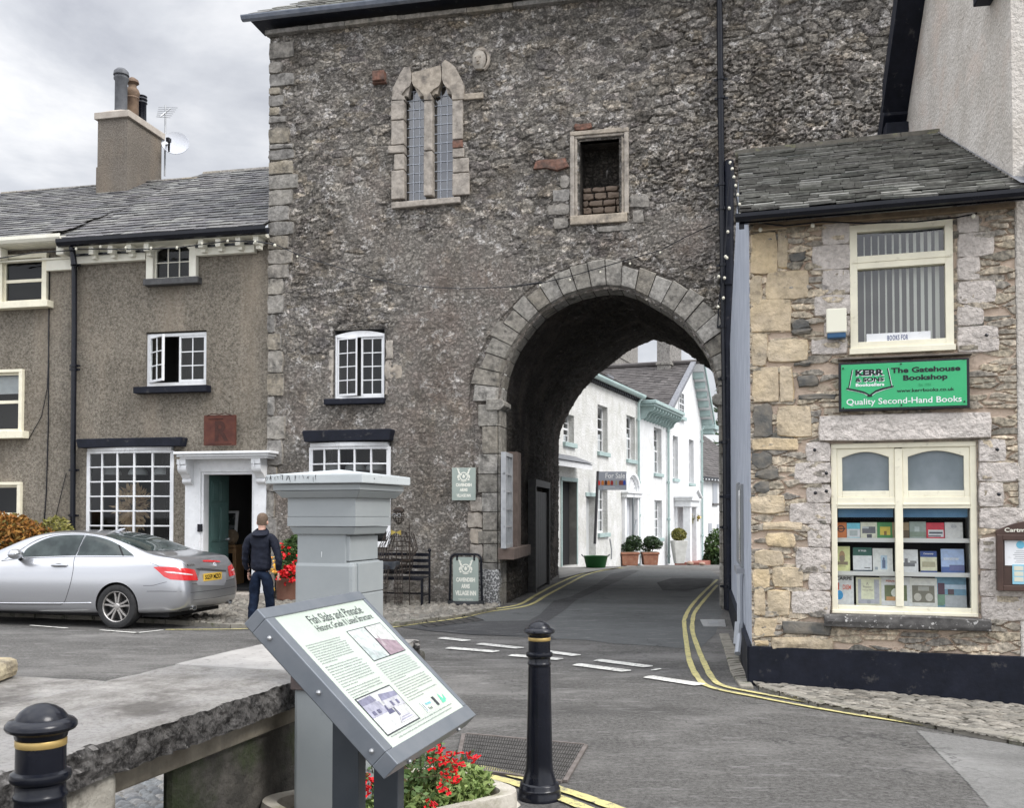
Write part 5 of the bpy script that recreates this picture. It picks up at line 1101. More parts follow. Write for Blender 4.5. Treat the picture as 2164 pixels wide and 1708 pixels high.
# books: pixel box on shop front, cover colour, artwork pieces
def px5(x,y): return (1732.9+.19923*x,1039.7+.19923*y)
Bk=[ # x0,y0,x1,y1, cover, label, art[(x0,y0,x1,y1,colour)], texts
(162,325,283,478,(.62,.17,.05),'orange book with a round black emblem, top shelf at the far left',[('ring',.5,.42,.33,(.05,.03,.03))],[]),
(285,332,425,472,(.6,.68,.66),'book with a pale blue top and cream lower cover on the top shelf',[('r',0,.6,1,1,(.15,.45,.62)),('r',.2,.15,.8,.5,(.35,.38,.37)),('r',0,0,1,.05,(.15,.45,.62))],[]),
(430,325,605,468,(.55,.53,.42),'cream booklet with two dark landscape pictures on the top shelf',[('r',.1,.3,.9,.72,(.12,.12,.13)),('r',.1,.6,.5,.72,(.4,.42,.42)),('r',.38,.02,.68,.25,(.08,.08,.09))],[]),
(603,325,770,472,(.06,.22,.07),'green book with a yellow gateway picture on the top shelf',[('r',.2,.2,.85,.72,(.7,.42,.06)),('r',.45,.2,.62,.45,(.2,.11,.03))],[]),
(765,325,945,475,(.28,.2,.11),'brown book with dark buildings on the top shelf by the centre bar',[('r',.1,.05,1,.5,(.1,.07,.04)),('r',.4,.5,.6,.75,(.1,.07,.04))],[]),
(950,318,1125,475,(.26,.3,.27),'grey-green landscape book right of the centre bar on the top shelf',[('r',0,.1,1,.4,(.18,.22,.17)),('r',.3,.4,.6,.7,(.38,.42,.4))],[]),
(1128,328,1318,480,(.48,.03,.05),'red book with a band of grey photographs on the top shelf',[('r',.1,.1,.95,.55,(.5,.5,.5)),('r',.15,.3,.9,.42,(.08,.08,.1)),('r',.1,.12,.8,.2,(.1,.1,.12))],[]),
(1325,325,1515,485,(.5,.49,.47),'plain pale grey book with a small crest, top shelf at the far right',[('ring',.5,.5,.14,(.36,.36,.36))],[]),
(165,580,318,808,(.6,.55,.27),'yellow book with a bearded portrait on the middle shelf',[('e',.45,.62,.2,.2,(.35,.22,.12)),('e',.45,.5,.2,.14,(.22,.17,.12)),('r',.1,.25,.85,.38,(.2,.16,.1)),('r',.2,.18,.7,.21,(.3,.27,.15))],[]),
(350,590,550,810,(.6,.62,.62),'white book with a dark green band across the top on the middle shelf',[('r',0,.66,1,1,(.02,.08,.06)),('r',0,0,1,.06,(.03,.05,.06)),('r',.6,.14,.9,.17,(.05,.05,.05))],[('A Walk',.28,.82,.72,.9,(.6,.6,.55))]),
(560,600,772,812,(.6,.62,.52),'pale cream book with a blue robed figure on the middle shelf',[('r',.4,.1,.72,.7,(.38,.47,.55)),('e',.55,.55,.05,.06,(.1,.13,.2)),('r',.47,.15,.63,.5,(.09,.12,.2)),('r',.1,.08,.25,.2,(.25,.28,.3))],[]),
(872,612,1040,822,(.62,.62,.62),'white book with a black drawing of horses on the middle shelf',[('r',.05,.25,.8,.42,(.12,.12,.13)),('r',.15,.42,.35,.6,(.15,.15,.16)),('r',.5,.38,.9,.5,(.2,.2,.2))],[]),
(1065,632,1240,828,(.5,.48,.35),'small book with a navy title band on the middle shelf',[('r',0,.72,1,1,(.03,.06,.2)),('r',0,0,1,.08,(.03,.06,.2)),('r',.1,.25,.9,.5,(.33,.3,.2))],[('Centenary',.2,.82,.8,.92,(.6,.6,.6))]),
(1285,606,1530,836,(.3,.38,.6),'blue mountain landscape book at the right end of the middle shelf',[('r',0,.0,1,.25,(.06,.1,.25)),('r',.35,.1,1,.33,(.1,.11,.22)),('r',.1,.6,.8,.62,(.6,.6,.65))],[('RANSOM',.12,.52,.75,.6,(.65,.66,.7))]),
(165,890,358,1150,(.62,.63,.63),'white book with heavy black title CARPE and a blue bird, bottom shelf',[('e',.2,.33,.22,.16,(.04,.25,.5)),('r',.02,.5,.2,.75,(.45,.08,.05))],[('CARPE',.02,.84,.9,.96,(.02,.02,.02)),('DIEM',.4,.52,.85,.68,(.55,.15,.1))]),
(383,908,650,1158,(.52,.5,.38),'cream book with an ornate grey border on the bottom shelf',[('r',.08,.06,.92,.92,(.33,.33,.36)),('r',.2,.22,.72,.92,(.6,.57,.4)),('e',.5,.13,.08,.07,(.25,.25,.28))],[('A',.4,.72,.5,.82,(.3,.27,.2)),('Present',.28,.62,.62,.69,(.3,.27,.2)),('from the Village',.26,.5,.68,.57,(.3,.27,.2))]),
(635,905,975,1168,(.62,.61,.57),'white book with a white teapot picture behind the centre bar, bottom shelf',[('r',.15,.18,.85,.72,(.12,.14,.07)),('e',.55,.45,.2,.18,(.6,.58,.5)),('r',.2,.18,.55,.32,(.4,.22,.1))],[('PERFECTLY',.2,.82,.75,.89,(.4,.12,.08))]),
(955,918,1245,1180,(.52,.51,.48),'grey-white book with a dark botanical engraving on the bottom shelf',[('r',.08,.14,.9,.74,(.14,.13,.1)),('e',.28,.33,.14,.14,(.36,.34,.3)),('e',.7,.33,.14,.14,(.36,.34,.3)),('r',.3,.55,.7,.7,(.28,.27,.24))],[]),
(1228,908,1555,1185,(.12,.22,.3),'dark blue and green landscape book at the right end of the bottom shelf',[('r',.08,.42,.3,.8,(.07,.03,.05)),('r',.4,.42,.6,.62,(.08,.05,.06)),('t',0,.05,.6,.42,(.12,.2,.14)),('r',.3,.0,1,.4,(.3,.31,.32)),('r',.3,.6,1,.75,(.35,.42,.5))],[]),
]
pal={}
def cm(c): 
    if c not in pal: k=tuple(min(.9,x*1.65) for x in c); pal[c]=mat('print_%d'%len(pal),k+(1,),tuple(x*.85 for x in k)+(1,),30,.45,spec=.5)
    return pal[c]
rbk=random.Random(6)
for i,(x0,y0,x1,y1,cov,lb,art,txt) in enumerate(Bk):
    q=rc(B,*px5(x0,y0),*px5(x1,y1),y=.2); zsh=zs_[0] if i<8 else zs_[1] if i<14 else zs_[2]
    W_=q[1]-q[0]; H_=min(q[3],zsh+.45)-zsh-.004; U0=q[0]; Z0=zsh+.004; lean=R(12)+rbk.uniform(-.03,.03); D0=.17+rbk.uniform(0,.02)
    def bp(p,U0=U0,Z0=Z0,lean=lean,D0=D0): return (U0+p[0],D0+p[2]*math.sin(lean)+p[1]*math.cos(lean),Z0+p[2]*math.cos(lean)-p[1]*math.sin(lean)+.004)
    t=Thing('book',lb,'book',B,(U0+W_/2,D0,Z0),'second-hand books displayed in the shop window')
    m=MB().box(0,W_,0,.018,0,H_); m.v=[bp(v) for v in m.v]; cb=t.part('cover',m,cm(cov))
    m=MB().box(.003,W_-.003,.0181,.03,.003,H_-.003); m.v=[bp(v) for v in m.v]; t.part('pages',m,M_shelf)
    mats=[]; m=MB()
    for k,a in enumerate(art):
        m.m=len(mats); mats.append(cm(a[-1])); dd=-.0006*(k+1)
        if a[0]=='r': m.quad(*[bp(p) for p in ((a[1]*W_,dd,a[2]*H_),(a[3]*W_,dd,a[2]*H_),(a[3]*W_,dd,a[4]*H_),(a[1]*W_,dd,a[4]*H_))])
        elif a[0]=='t': m.quad(*[bp(p) for p in ((a[1]*W_,dd,a[2]*H_),(a[3]*W_*.4,dd,a[2]*H_),(a[3]*W_,dd,a[4]*H_),(a[1]*W_,dd,a[4]*H_))])
        elif a[0]=='e': m.quad(*[bp((a[1]*W_+a[3]*W_*math.cos(s),dd,a[2]*H_+a[4]*H_*math.sin(s))) for s in np.linspace(0,6.28,15)[:-1]])
        else:
            for kk in range(16):
                s,s2=kk*math.pi/8,(kk+1)*math.pi/8; R1=a[3]*W_; R0=R1*.72
                m.quad(*[bp((a[1]*W_+r*math.cos(s_),dd,a[2]*H_+.25*W_+r*math.sin(s_))) for r,s_ in ((R0,s),(R1,s),(R1,s2),(R0,s2))])
            m.quad(*[bp(p) for p in ((a[1]*W_-a[3]*W_*1.15,dd*2,a[2]*H_+.2*W_),(a[1]*W_+a[3]*W_*1.15,dd*2,a[2]*H_+.2*W_),(a[1]*W_+a[3]*W_*1.15,dd*2,a[2]*H_+.3*W_),(a[1]*W_-a[3]*W_*1.15,dd*2,a[2]*H_+.3*W_))])
    for (s_,ax,az,bx,bz,c_) in txt:
        m.m=len(mats); mats.append(cm(c_)); m.text(s_,ax*W_,bx*W_,az*H_,bz*H_,-.004,bold=.02,fn=bp)
    t.part('cover_art',m,mats,parent=cb)
# ----- green shop sign
sg=rc(B,1772,763,2048,867,-.07); t=Thing('bookshop_sign','green board with black frame reading The Gatehouse Bookshop over the big window','sign',B,(sg[0],-.06,sg[2]))
u0,u1,z0,z1=sg; w,h=u1-u0,z1-z0
t.part('frame',MB().box(u0,u1,-.11,-.06,z0,z1),M_black,bevel=.006); t.part('board',MB().box(u0+.025,u1-.025,-.116,-.11,z0+.025,z1-.02),mat('bright_green_paint',(.03,.36,.14,1),(.04,.39,.16,1),2,.4),bevel=.002)
def sgt(x): return u0+w*(x-832)/(1780-832)
def sgz(y,x=1300): return z1-h*(y-(238-(x-832)*.0))/(600-238)
TX=[('KERR',958,340,1168,294,.05,0),('& SONS',958,385,1168,354,.04,0),('The Gatehouse',1220,330,1716,290,.035,0),('Bookshop',1308,398,1625,348,.035,0),('www.kerrbooks.co.uk',1260,472,1672,448,.02,0)]
m=MB()
for s_,x0,y0,x1,y1,bd,_ in TX: m.text(s_,sgt(x0),sgt(x1),sgz(y0),sgz(y1),-.1185,bold=bd)
t.part('black_lettering',m,M_black)
m=MB().text('Quality Second-Hand Books',sgt(890),sgt(1722),sgz(568),sgz(510),-.1185,bold=.008); m.text('KERR',sgt(964),sgt(1174),sgz(345),sgz(299),-.1175,bold=.05); m.text('& SONS',sgt(963),sgt(1173),sgz(389),sgz(358),-.1175,bold=.04)
m.text('Booksellers',sgt(960),sgt(1170),sgz(420),sgz(396),-.1185,bold=.03); t.part('white_lettering',m,M_white)
t.part('faint_lettering',MB().text('Est. 1933',sgt(1420),sgt(1505),sgz(432),sgz(412),-.1185,bold=.01),mat('dim_green_lettering',(.015,.25,.09,1),rough=.4))
def strip(mb,pts,wd,y,F=None):
    for (a,b) in zip(pts,pts[1:]):
        dx,dz=b[0]-a[0],b[1]-a[1]; l=math.hypot(dx,dz) or 1; nx,nz=-dz/l*wd/2,dx/l*wd/2
        mb.quad((a[0]-nx,y,a[1]-nz),(b[0]-nx,y,b[1]-nz),(b[0]+nx,y,b[1]+nz),(a[0]+nx,y,a[1]+nz))
def sp(pts): return [(sgt(x),sgz(y)) for x,y in pts]
m=MB(); strip(m,sp([(935,292),(908,425)]),.009,-.1186); strip(m,sp([(1195,292),(1222,425)]),.009,-.1186)
for dx,wd in ((0,.014),(18,.006)): strip(m,sp([(890,430+dx*.3),(960,445+dx*.4),(1020,462+dx*.4),(1060,485)]),wd,-.119-dx*1e-5); strip(m,sp([(1238,425+dx*.3),(1160,440+dx*.4),(1110,455+dx*.4),(1066,485)]),wd,-.119-dx*1e-5)
strip(m,sp([(1045,490),(1080,490)]),.02,-.1193); t.part('book_emblem',m,M_black)
m=MB(); strip(m,sp([(941,292),(914,425)]),.004,-.1183); strip(m,sp([(1201,292),(1228,425)]),.004,-.1183); strip(m,sp([(892,440),(960,455),(1020,472),(1058,495)]),.004,-.1184); strip(m,sp([(1240,432),(1165,450),(1110,468),(1070,495)]),.004,-.1184); t.part('emblem_highlight',m,M_white)
m=MB()
for x,y in ((866,280),(1293,264),(1742,248),(866,575),(1293,566),(1740,555)): m.tube([(sgt(x),-.116,sgz(y)),(sgt(x),-.124,sgz(y))],.008,8)
t.part('screws',m,M_black)
# ----- notice board at the right edge
q=rc(B,2105,1108,2260,1250,-.08); u0,u1,z0,z1=q; t=Thing('notice_board','brown wooden glazed notice board with arched top and white notices at the right edge','notice board',B,(u0,-.06,z0)); Mb=mat('brown_board_paint',(.05,.028,.022,1),(.07,.04,.03,1),6,.45)
m=MB(); ar=[(u0,z0),(u1,z0),(u1,z1-.06)]+[(u1-(u1-u0)*s,z1-.06+.09*math.sin(math.pi*s)) for s in np.linspace(.05,.95,9)]+[(u0,z1-.06)]
m.prism(ar,-.1,-.055); t.part('back_board',m,Mb,bevel=.006); m=MB(); m.box(u0,u0+.05,-.135,-.1,z0,z1-.1); m.box(u1-.05,u1,-.135,-.1,z0,z1-.1); m.box(u0+.05,u1-.05,-.134,-.1,z0,z0+.05); m.box(u0+.05,u1-.05,-.134,-.1,z1-.15,z1-.1); t.part('frame',m,Mb,bevel=.006)
t.part('lettering',MB().text('Cartmel Cottages',u0+.07,u1-.06,z1-.085,z1-.035,-.104,bold=.02),M_cream2)
m=MB(); m.box(u0+.07,u0+.36,-.104,-.1,z1-.38,z1-.12); t.part('notice',m,M_white); m=MB()
m.lathe([(.001,0),(.035,0),(.035,.002)],u0+.2,-.105,z1-.19,18,ax=Matrix.Rotation(R(90),3,'X')); t.part('round_badge',m,mat('sky_blue_ink',(.15,.45,.6,1),rough=.6))
m=MB()
for k in range(7): wd=.07+.05*((k*37)%5)/5; m.box(u0+.21-wd/1.5,u0+.21+wd/1.5,-.1052,-.1045,z1-.25-.017*k,z1-.246-.017*k)
t.part('text_lines',m,mat('grey_ink',(.25,.26,.28,1),rough=.7))
m=MB(); m.box(u0+.13,u0+.42,-.108,-.104,z1-.55,z1-.37); t.part('timetable',m,mat('pale_blue_card',(.25,.5,.62,1),rough=.6)); m=MB()
for a in range(2):
    for b in range(3): m.box(u0+.145+a*.09,u0+.22+a*.09,-.1095,-.108,z1-.425-.05*b,z1-.385-.05*b)
t.part('timetable_cells',m,mat('cream_card',(.6,.6,.5,1),rough=.6))
# ----- roof: thick green-grey slates; gutter; verge board
RP=R(28); RDs=2.86; ey=-.3; zr=zGut+.12+(RDs-ey)*math.tan(RP); uV=B.at(1562,440,-.3)[0]
uR1=B.at(2164,390,-.3)[0]+.1; uR0=B.at(2003,300,RDs)[0]
SK=.26
bs.part('roof',roof_slates(B,uV-SK,uR1+.3,(ey,zGut+.1),(RDs,zr),.24,.128,th=.022,seed=31,lf=lambda t:uV-SK*t,rf=lambda t:uR1+(uR0-uR1)*t+.05),M_slateg)
bs.part('roof_deck',MB().quad((uV+.02,ey,zGut+.07),(uR1,ey,zGut+.07),(uR0,RDs,zr-.02),(uV+.02-SK,RDs,zr-.02)),M_slateg)
m=MB(); u=uV-SK-.03
while u<uR0-.02: m.tube([(u,RDs,zr-.01),(min(u+.5,uR0)-.008,RDs,zr-.01)],.085,8); u+=.5
bs.part('ridge',m,mat('mossy_dark_ridge',(.06,.055,.045,1),(.12,.11,.09,1),5,.9,.5,20,dirt=((.2,.2,.1,1),4,.6,.7)),smooth=True)
gutter(bs,B,uV-.03,uR1+.2,ey-.06,zGut+.05,M_black,.05); bs.part('fascia',MB().box(uV,uR1,ey+.0,ey+.04,zGut-.0,zGut+.09),M_black)
bs.part('soffit_beam',MB().box(0.05,uE,-.1,.02,zWT-.1,zGut+.1),M_wood)
m=MB(); m.add([(uV,ey-.02,zGut-.06),(uV+.05,ey-.02,zGut-.06),(uV+.05-SK,RDs,zr-.2),(uV-SK,RDs,zr-.2),(uV,ey-.02,zGut+.08),(uV+.05,ey-.02,zGut+.08),(uV+.05-SK,RDs,zr-.03),(uV-SK,RDs,zr-.03)],[(0,3,2,1),(4,5,6,7),(0,1,5,4),(1,2,6,5),(2,3,7,6),(3,0,4,7)])
bs.part('bargeboard',m,M_black)
# soaker flashing stepping down against the cream gable
m=MB(); n=22
for k in range(n):
    t0,t1=k/n,(k+1)/n; 
    a=(uR1+(uR0-uR1)*t0,ey+(RDs-ey)*t0,zGut+.12+(zr-zGut-.12)*t0); b=(uR1+(uR0-uR1)*t1,ey+(RDs-ey)*t1,zGut+.12+(zr-zGut-.12)*t1)
    m.add([(a[0]-.0,a[1],a[2]+.02),(b[0]-.0,b[1],b[2]+.02),(b[0]+.0,b[1],b[2]+.13),(a[0]+.0,a[1],a[2]+.15),(a[0]-.13,a[1]-.02,a[2]+.035),(b[0]-.13,b[1],b[2]+.045)],[(0,1,2,3),(0,4,5,1)])
bs.part('flashing',m,M_lead)
# ----- pale blue-grey rendered side wall facing the lane
SL=7.7; M_blue=mat('pale_blue_grey_render',(.36,.39,.45,1),(.44,.47,.53,1),2.5,.9,.8,50,.012,dirt=((.26,.28,.32,1),3,.58,.8),spec=.25)
m=MB(); zs1=zGut+.02; zpk=zr-.15
m.quad((-SL,0,zPl-.1),(0,0,zPl-.02),(0,0,zs1),(-SL,0,zs1)); m.quad((-SL,0,zs1),(0,0,zs1),(-2.9,0,zpk-.1),(-SL,0,zs1))
def inB(mb):
    o=MB(); o.f=mb.f; o.mi=mb.mi
    for v in mb.v: w=SB.w(v[0],v[1]); l=B.loc(w.x,w.y); o.v.append((l[0],l[1],v[2]))
    return o
bs.part('side_wall',inB(m),M_blue)
m=MB(); m.box(-SL,0.02,-.05,.03,-.1,zPl); bs.part('side_plinth',inB(m),M_blackm)
wbx=[(x,y) for x,y in ((1554,1065),(1567,1065))]
q0=SB.at(1566,1180)[0]; q1=SB.at(1553,1180)[0]; q0,q1=min(q0,q1),max(q0,q1); zA_=SB.at(1560,1190)[1]; zB_=SB.at(1562,1065)[1]; 
m=MB(); m.box(-2.6,-1.9,-.035,.02,1.05,2.05); m.box(-3.6,-3.0,-.035,.02,1.05,2.1); sw=bs.part('side_window',inB(m),mat('grey_window_paint',(.2,.21,.22,1),rough=.5),bevel=.01)
m=MB(); m.box(-2.5,-2.0,-.04,-.036,1.12,1.98); bs.part('glass',inB(m),mat('dark_side_glass',(.05,.055,.06,1),rough=.15),parent=sw); bs.part('side_window_sill',inB(MB().box(-2.7,-1.8,-.09,.02,.98,1.05)),mat('grey_sill',(.25,.26,.28,1),rough=.6))
m=MB(); m.tube([(-1.55,-.06,1.0),(-1.55,-.06,.35),(-1.3,-.1,.12)],.035,8); m.tube([(-1.55,-.07,.45),(-1.52,-.09,.2)],.05,8); bs.part('waste_pipe',inB(m),mat('pale_grey_pipe',(.35,.37,.4,1),rough=.5),smooth=True)
# ================================================================ CREAM GABLED BUILDING AT THE RIGHT
cw=B.w(uE,0); CA=R(90-10.7); CG=Frame(cw.x,cw.y,CA+math.pi)  # u negative = further away
M_crm=mat('cream_roughcast',(.52,.48,.43,1),(.64,.6,.55,1),2.2,.92,1.0,22,.04,vary=(24,.14),dirt=((.58,.48,.41,1),1.2,.52,.75),streak=((.52,.48,.43,1),1.2,.6,.85),spec=.2)
cb=Thing('cream_gabled_building','tall cream roughcast gabled building with black bargeboard rising behind the bookshop roof','building',CG,(-2,0,0))
def cgat(px,py): return CG.at(px,py)
A=cgat(1911,243); A2=cgat(1948,0); sl=(A2[1]-A[1])/(A2[0]-A[0]); 
def vz(u): return A[1]+sl*(u-A[0])
uf=A[0]-1.0; un=.0
m=MB(); pts=[(uf,-.2),(un,-.2),(un,vz(un)),(uf,vz(uf))]; m.quad(*[(p[0],0,p[1]) for p in pts])
m.quad((un,0,-.2),(un,6,-.2),(un,6,vz(un)),(un,0,vz(un)))
cb.part('gable_wall',m,M_crm)
m=MB(); ov=.34; 
for (a,b,dz0,dz1,y0) in ((uf-.3,A[0]+.25,-.3,.1,-ov+.02),(A[0]+.25,un+.5,-.26,.12,-ov)):
    m.add([(a,y0,vz(a)+dz0),(b,y0,vz(b)+dz0),(b,.02,vz(b)+dz0),(a,.02,vz(a)+dz0),(a,y0,vz(a)+dz1),(b,y0,vz(b)+dz1),(b,.02,vz(b)+dz1),(a,.02,vz(a)+dz1)],[(0,3,2,1),(4,5,6,7),(0,1,5,4),(1,2,6,5),(2,3,7,6),(3,0,4,7)])
m.box(A[0]-.05,A[0]+.3,-.3,.0,vz(A[0])-.42,vz(A[0])-.2)
cb.part('bargeboard',m,M_blackm,bevel=.008)
q=[CG.at(2092,12),CG.at(2170,18)]; m=MB(); m.box(q[0][0],q[0][0]+2.0,-.16,.02,q[0][1],q[0][1]+.3); cb.part('window_head',m,M_blackm,bevel=.01)
# its street front continues the shop front
fm=MB(); 
def BinC(mb):
    o=MB(); o.f=mb.f; o.mi=mb.mi
    for v in mb.v: w=B.w(v[0],v[1]); l=CG.loc(w.x,w.y); o.v.append((l[0],l[1],v[2]))
    return o
fm.box(uE,uE+3.5,-.03,.3,-.4,zGut+.1); cb.part('front_wall',BinC(fm),M_crm,bevel=.02)
# ================================================================ WHITE HOUSES BEYOND THE ARCH
def gz(y,x=0):   # the lane falls away beyond the gatehouse, the road dips gently to the right
    return (0.0 if y<31 else -(y-31)*.047)-(.038*max(0,x-2.2)*min(1,max(0,(13-y)/4)) if y>-8 else 0)
wx,wy=gp(1185,1196.5); HA=R(90-21.5); H=Frame(wx,wy,HA+0.0)
# u runs away from us along the facade; the wall interior lies to the left (+y)
def hb(x0,y0,x1,y1,y=0): return rc(H,x0,y0,x1,y1,y)
def hu(px,py=1000,y=0): return H.at(px,py,y)[0]
uA0=-5.0; uAB=hu(1350,900); uBC=hu(1413,900); uCD=hu(1484,900); 
def zg(u,y=0): return gz(H.w(u,y).y)
zEA=H.at(1262,800,-.2)[1]; zEB=H.at(1388,866,-.3)[1]
def house(name,label,u0,u1,z1,base,wallm,wins,extra=()):
    t=Thing(name,label,'house',H,base)
    hs=[w[:4] for w in wins]+[e for e in extra]
    t.part('wall',wallgrid(H,u0,u1,-3,z1,0,hs),wallm)
    return t
def hwin(t,b,wm=M_white,dd=.2,sill=True,nx=2,ny=4,glass=M_glass,mt=None):
    u0,u1,z0,z1=b
    t.part('window_reveal',reveal(u0,u1,z0,z1,0,dd+.1,False),mt or M_rend); t.part('window_room',MB().quad((u0,dd+.25,z0),(u1,dd+.25,z0),(u1,dd+.25,z1),(u0,dd+.25,z1)),M_curt)
    sash(t,H,u0,u1,z0,z1,dd,nx,ny,wm,glass,.06,.03,mid=ny//2)
    if sill: t.part('window_sill',MB().box(u0-.08,u1+.1,-.1,.05,z0-.15,z0),M_teal,bevel=.01)
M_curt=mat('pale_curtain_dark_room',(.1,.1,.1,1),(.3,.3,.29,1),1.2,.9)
# pixel boxes of openings: left edge x0 and right edge x1 of the opening in the wall face
A1=hb(1191,876,1213,936); A2=hb(1263,858,1284,956); A3=hb(1324,880,1342,972); A4=hb(1264,1030,1284,1127)
Dk=hb(1187,1018,1218,1196); D2=hb(1239,1050,1259,1193); D3=hb(1318,1050,1341,1196)
D3=(D3[0],D3[1],zg(D3[0]),H.at(1325,1052)[1])
hsA=[A1,A2,A3,A4,Dk,D2,D3]
ha=house('white_terraced_house','weathered white roughcast house with open black garage doorway just beyond the arch',uA0,uAB,zEA,(1,0,0),M_rendw,[A1,A2,A3,A4],[Dk,D2,D3])
for b in (A1,A2,A3,A4): hwin(ha,b,mt=M_rendw)
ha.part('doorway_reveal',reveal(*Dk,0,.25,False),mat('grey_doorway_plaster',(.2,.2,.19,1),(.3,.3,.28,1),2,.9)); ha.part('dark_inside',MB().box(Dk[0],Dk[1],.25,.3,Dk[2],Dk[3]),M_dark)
m=MB(); m.box(Dk[0]-.12,Dk[1]+.1,-.04,.0,Dk[3],Dk[3]+.13); m.box(Dk[0]-.12,Dk[0],-.035,.0,Dk[2],Dk[3]); m.box(Dk[1],Dk[1]+.09,-.035,0,Dk[2],Dk[3]); m.box(D2[0]-.1,D2[1]+.1,-.04,0,D2[3],D2[3]+.14)
ha.part('door_trim',m,M_teal,bevel=.01)
ha.part('doorway_reveal',reveal(*D2,0,.35),M_rendw); ha.part('side_door',MB().box(D2[0]+.04,D2[1],.25,.33,D2[2],D2[3]-.04),mat('grey_white_door',(.5,.52,.52,1),rough=.5))
ha.part('doorway_reveal',reveal(*D3,0,.3),M_white); dd=ha.part('front_door',MB().box(D3[0]+.06,D3[1]-.06,.2,.28,D3[2],D3[3]-.05),mat('pale_grey_panel_door',(.6,.62,.65,1),rough=.4),bevel=.01)
# fanlight arch with pilasters
m=MB(); zt=D3[3]; c=(D3[0]+D3[1])/2; rr=(D3[1]-D3[0])/2+.28
m.box(D3[0]-.28,D3[0]-.02,-.14,0,D3[2],zt); m.box(D3[1]+.02,D3[1]+.28,-.14,0,D3[2],zt); m.box(D3[0]-.34,D3[1]+.34,-.24,0,zt,zt+.16); m.box(D3[0]-.4,D3[1]+.4,-.3,0,zt+.16,zt+.24)
ha.part('door_surround',m,M_white,bevel=.015)
m=MB(); zc=zt+.24; ht=H.at(1325,998)[1]-zc
for k,(r0,r1,yy) in enumerate(((1,.86,-.2),(.86,.76,-.12))):
    for i in range(18):
        a,b=math.pi*i/18,math.pi*(i+1)/18
        P=[(c+rr*r*math.cos(t),zc+ht*r*math.sin(t)) for r,t in ((r0,a),(r1,a),(r1,b),(r0,b))]; m.prism(P,yy,0,back=False)
fan=ha.part('fanlight_arch',m,M_white)
m=MB()
for i in range(10):
    a=math.pi*(i+.5)/10; m.prism([(c,zc),(c+rr*.74*math.cos(a-.1),zc+ht*.74*math.sin(a-.1)),(c+rr*.74*math.cos(a+.1),zc+ht*.74*math.sin(a+.1))],-.05,-.01,back=False)
ha.part('fan_ribs',m,M_white,parent=fan)
m=MB(); gzz=H.at(1205,1010)[1]; hq=hb(1183,968,1216,1004); 
m.add([(uA0,-.0,hq[3]+.05),(hq[1],-.0,hq[3]+.05),(hq[1],-.6,hq[3]-.2),(uA0,-.6,hq[3]-.2),(uA0,0,hq[3]-.25),(hq[1],0,hq[3]-.25),(hq[1],-.6,hq[3]-.38),(uA0,-.6,hq[3]-.38)],[(0,1,2,3),(4,7,6,5),(3,2,6,7),(1,5,6,2)])
ha.part('shop_canopy',m,M_white); m2=MB().quad((uA0,.0,hq[3]+.09),(hq[1]+.08,0,hq[3]+.09),(hq[1]+.08,-.66,hq[3]-.18),(uA0,-.66,hq[3]-.18)); ha.part('canopy_lead',m2,M_lead)
gutter(ha,H,uA0,uAB,-.22,zEA+.08,M_teal,.11)
m=MB(); u=uA0
while u<uAB-.1: m.box(u,u+.05,-.16,0,zEA-.16,zEA-.02); u+=.26
ha.part('eaves_brackets',m,M_black)
ha.part('roof',roof_slates(H,uA0,uAB+.3,(-.25,zEA+.13),(3.6,zEA+2.3),.35,.24,seed=51),M_slatew); ha.part('roof_deck',MB().quad((uA0,-.2,zEA+.08),(uBC,-.2,zEA+.08),(uBC,3.6,zEA+2.25),(uA0,3.6,zEA+2.25)),M_slatew)
m=MB(); uu=hu(1300,790); m.box(uu-2.2,uu-1.4,.35,.42,zEA+.52,zEA+.62); m.box(uu+.8,uu+1.6,.5,.58,zEA+.6,zEA+.7); ha.part('skylight',m,M_lead)
# chimney far left on the ridge behind
def chim(t,x0,y0,x1,y1,yy,dep):
    b=rc(H,x0,y0,x1,y1,yy); m=MB(); m.box(b[0],b[1],yy,yy+dep,b[2],b[3]); m.box(b[0]-.06,b[1]+.06,yy-.06,yy+dep+.06,b[3]-.3,b[3]-.15); return t.part('chimney',m,M_quoin,bevel=.02)
# downpipes
def hp_(t,x,y0,y1,mt=M_teal,yy=-.1,r=.055,jo=()):
    a,_=H.at(x,(y0+y1)/2,yy); z0=H.at(x,y1,yy)[1]; z1=H.at(x,y0,yy)[1]; m=MB(); m.tube([(a,yy-.15,z1+.1),(a,yy,z1-.15),(a,yy,z0)],r,8)
    for k in jo: m.lathe([(r,-.06),(r*1.5,-.05),(r*1.5,.05),(r,.06)],a,yy,z1+(z0-z1)*k,8)
    return t.part('downpipe',m,mt,smooth=True)
hp_(ha,1350,846,1195,jo=(.12,.5,.7,.95))
m=MB(); b=hb(1338,1150,1341,1196); a=hu(1338,1100,-.2); m.tube([(a,-.2,H.at(1338,1040,-.2)[1]),(a,-.2,H.at(1338,1195,-.2)[1])],.05,8); m.tube([(a,-.2,H.at(1338,1130,-.2)[1]),(a+.8,-.12,H.at(1345,1100,-.2)[1])],.035,6); ha.part('grey_drainpipe',m,mat('grey_pipe_paint',(.2,.22,.23,1),rough=.5),smooth=True)
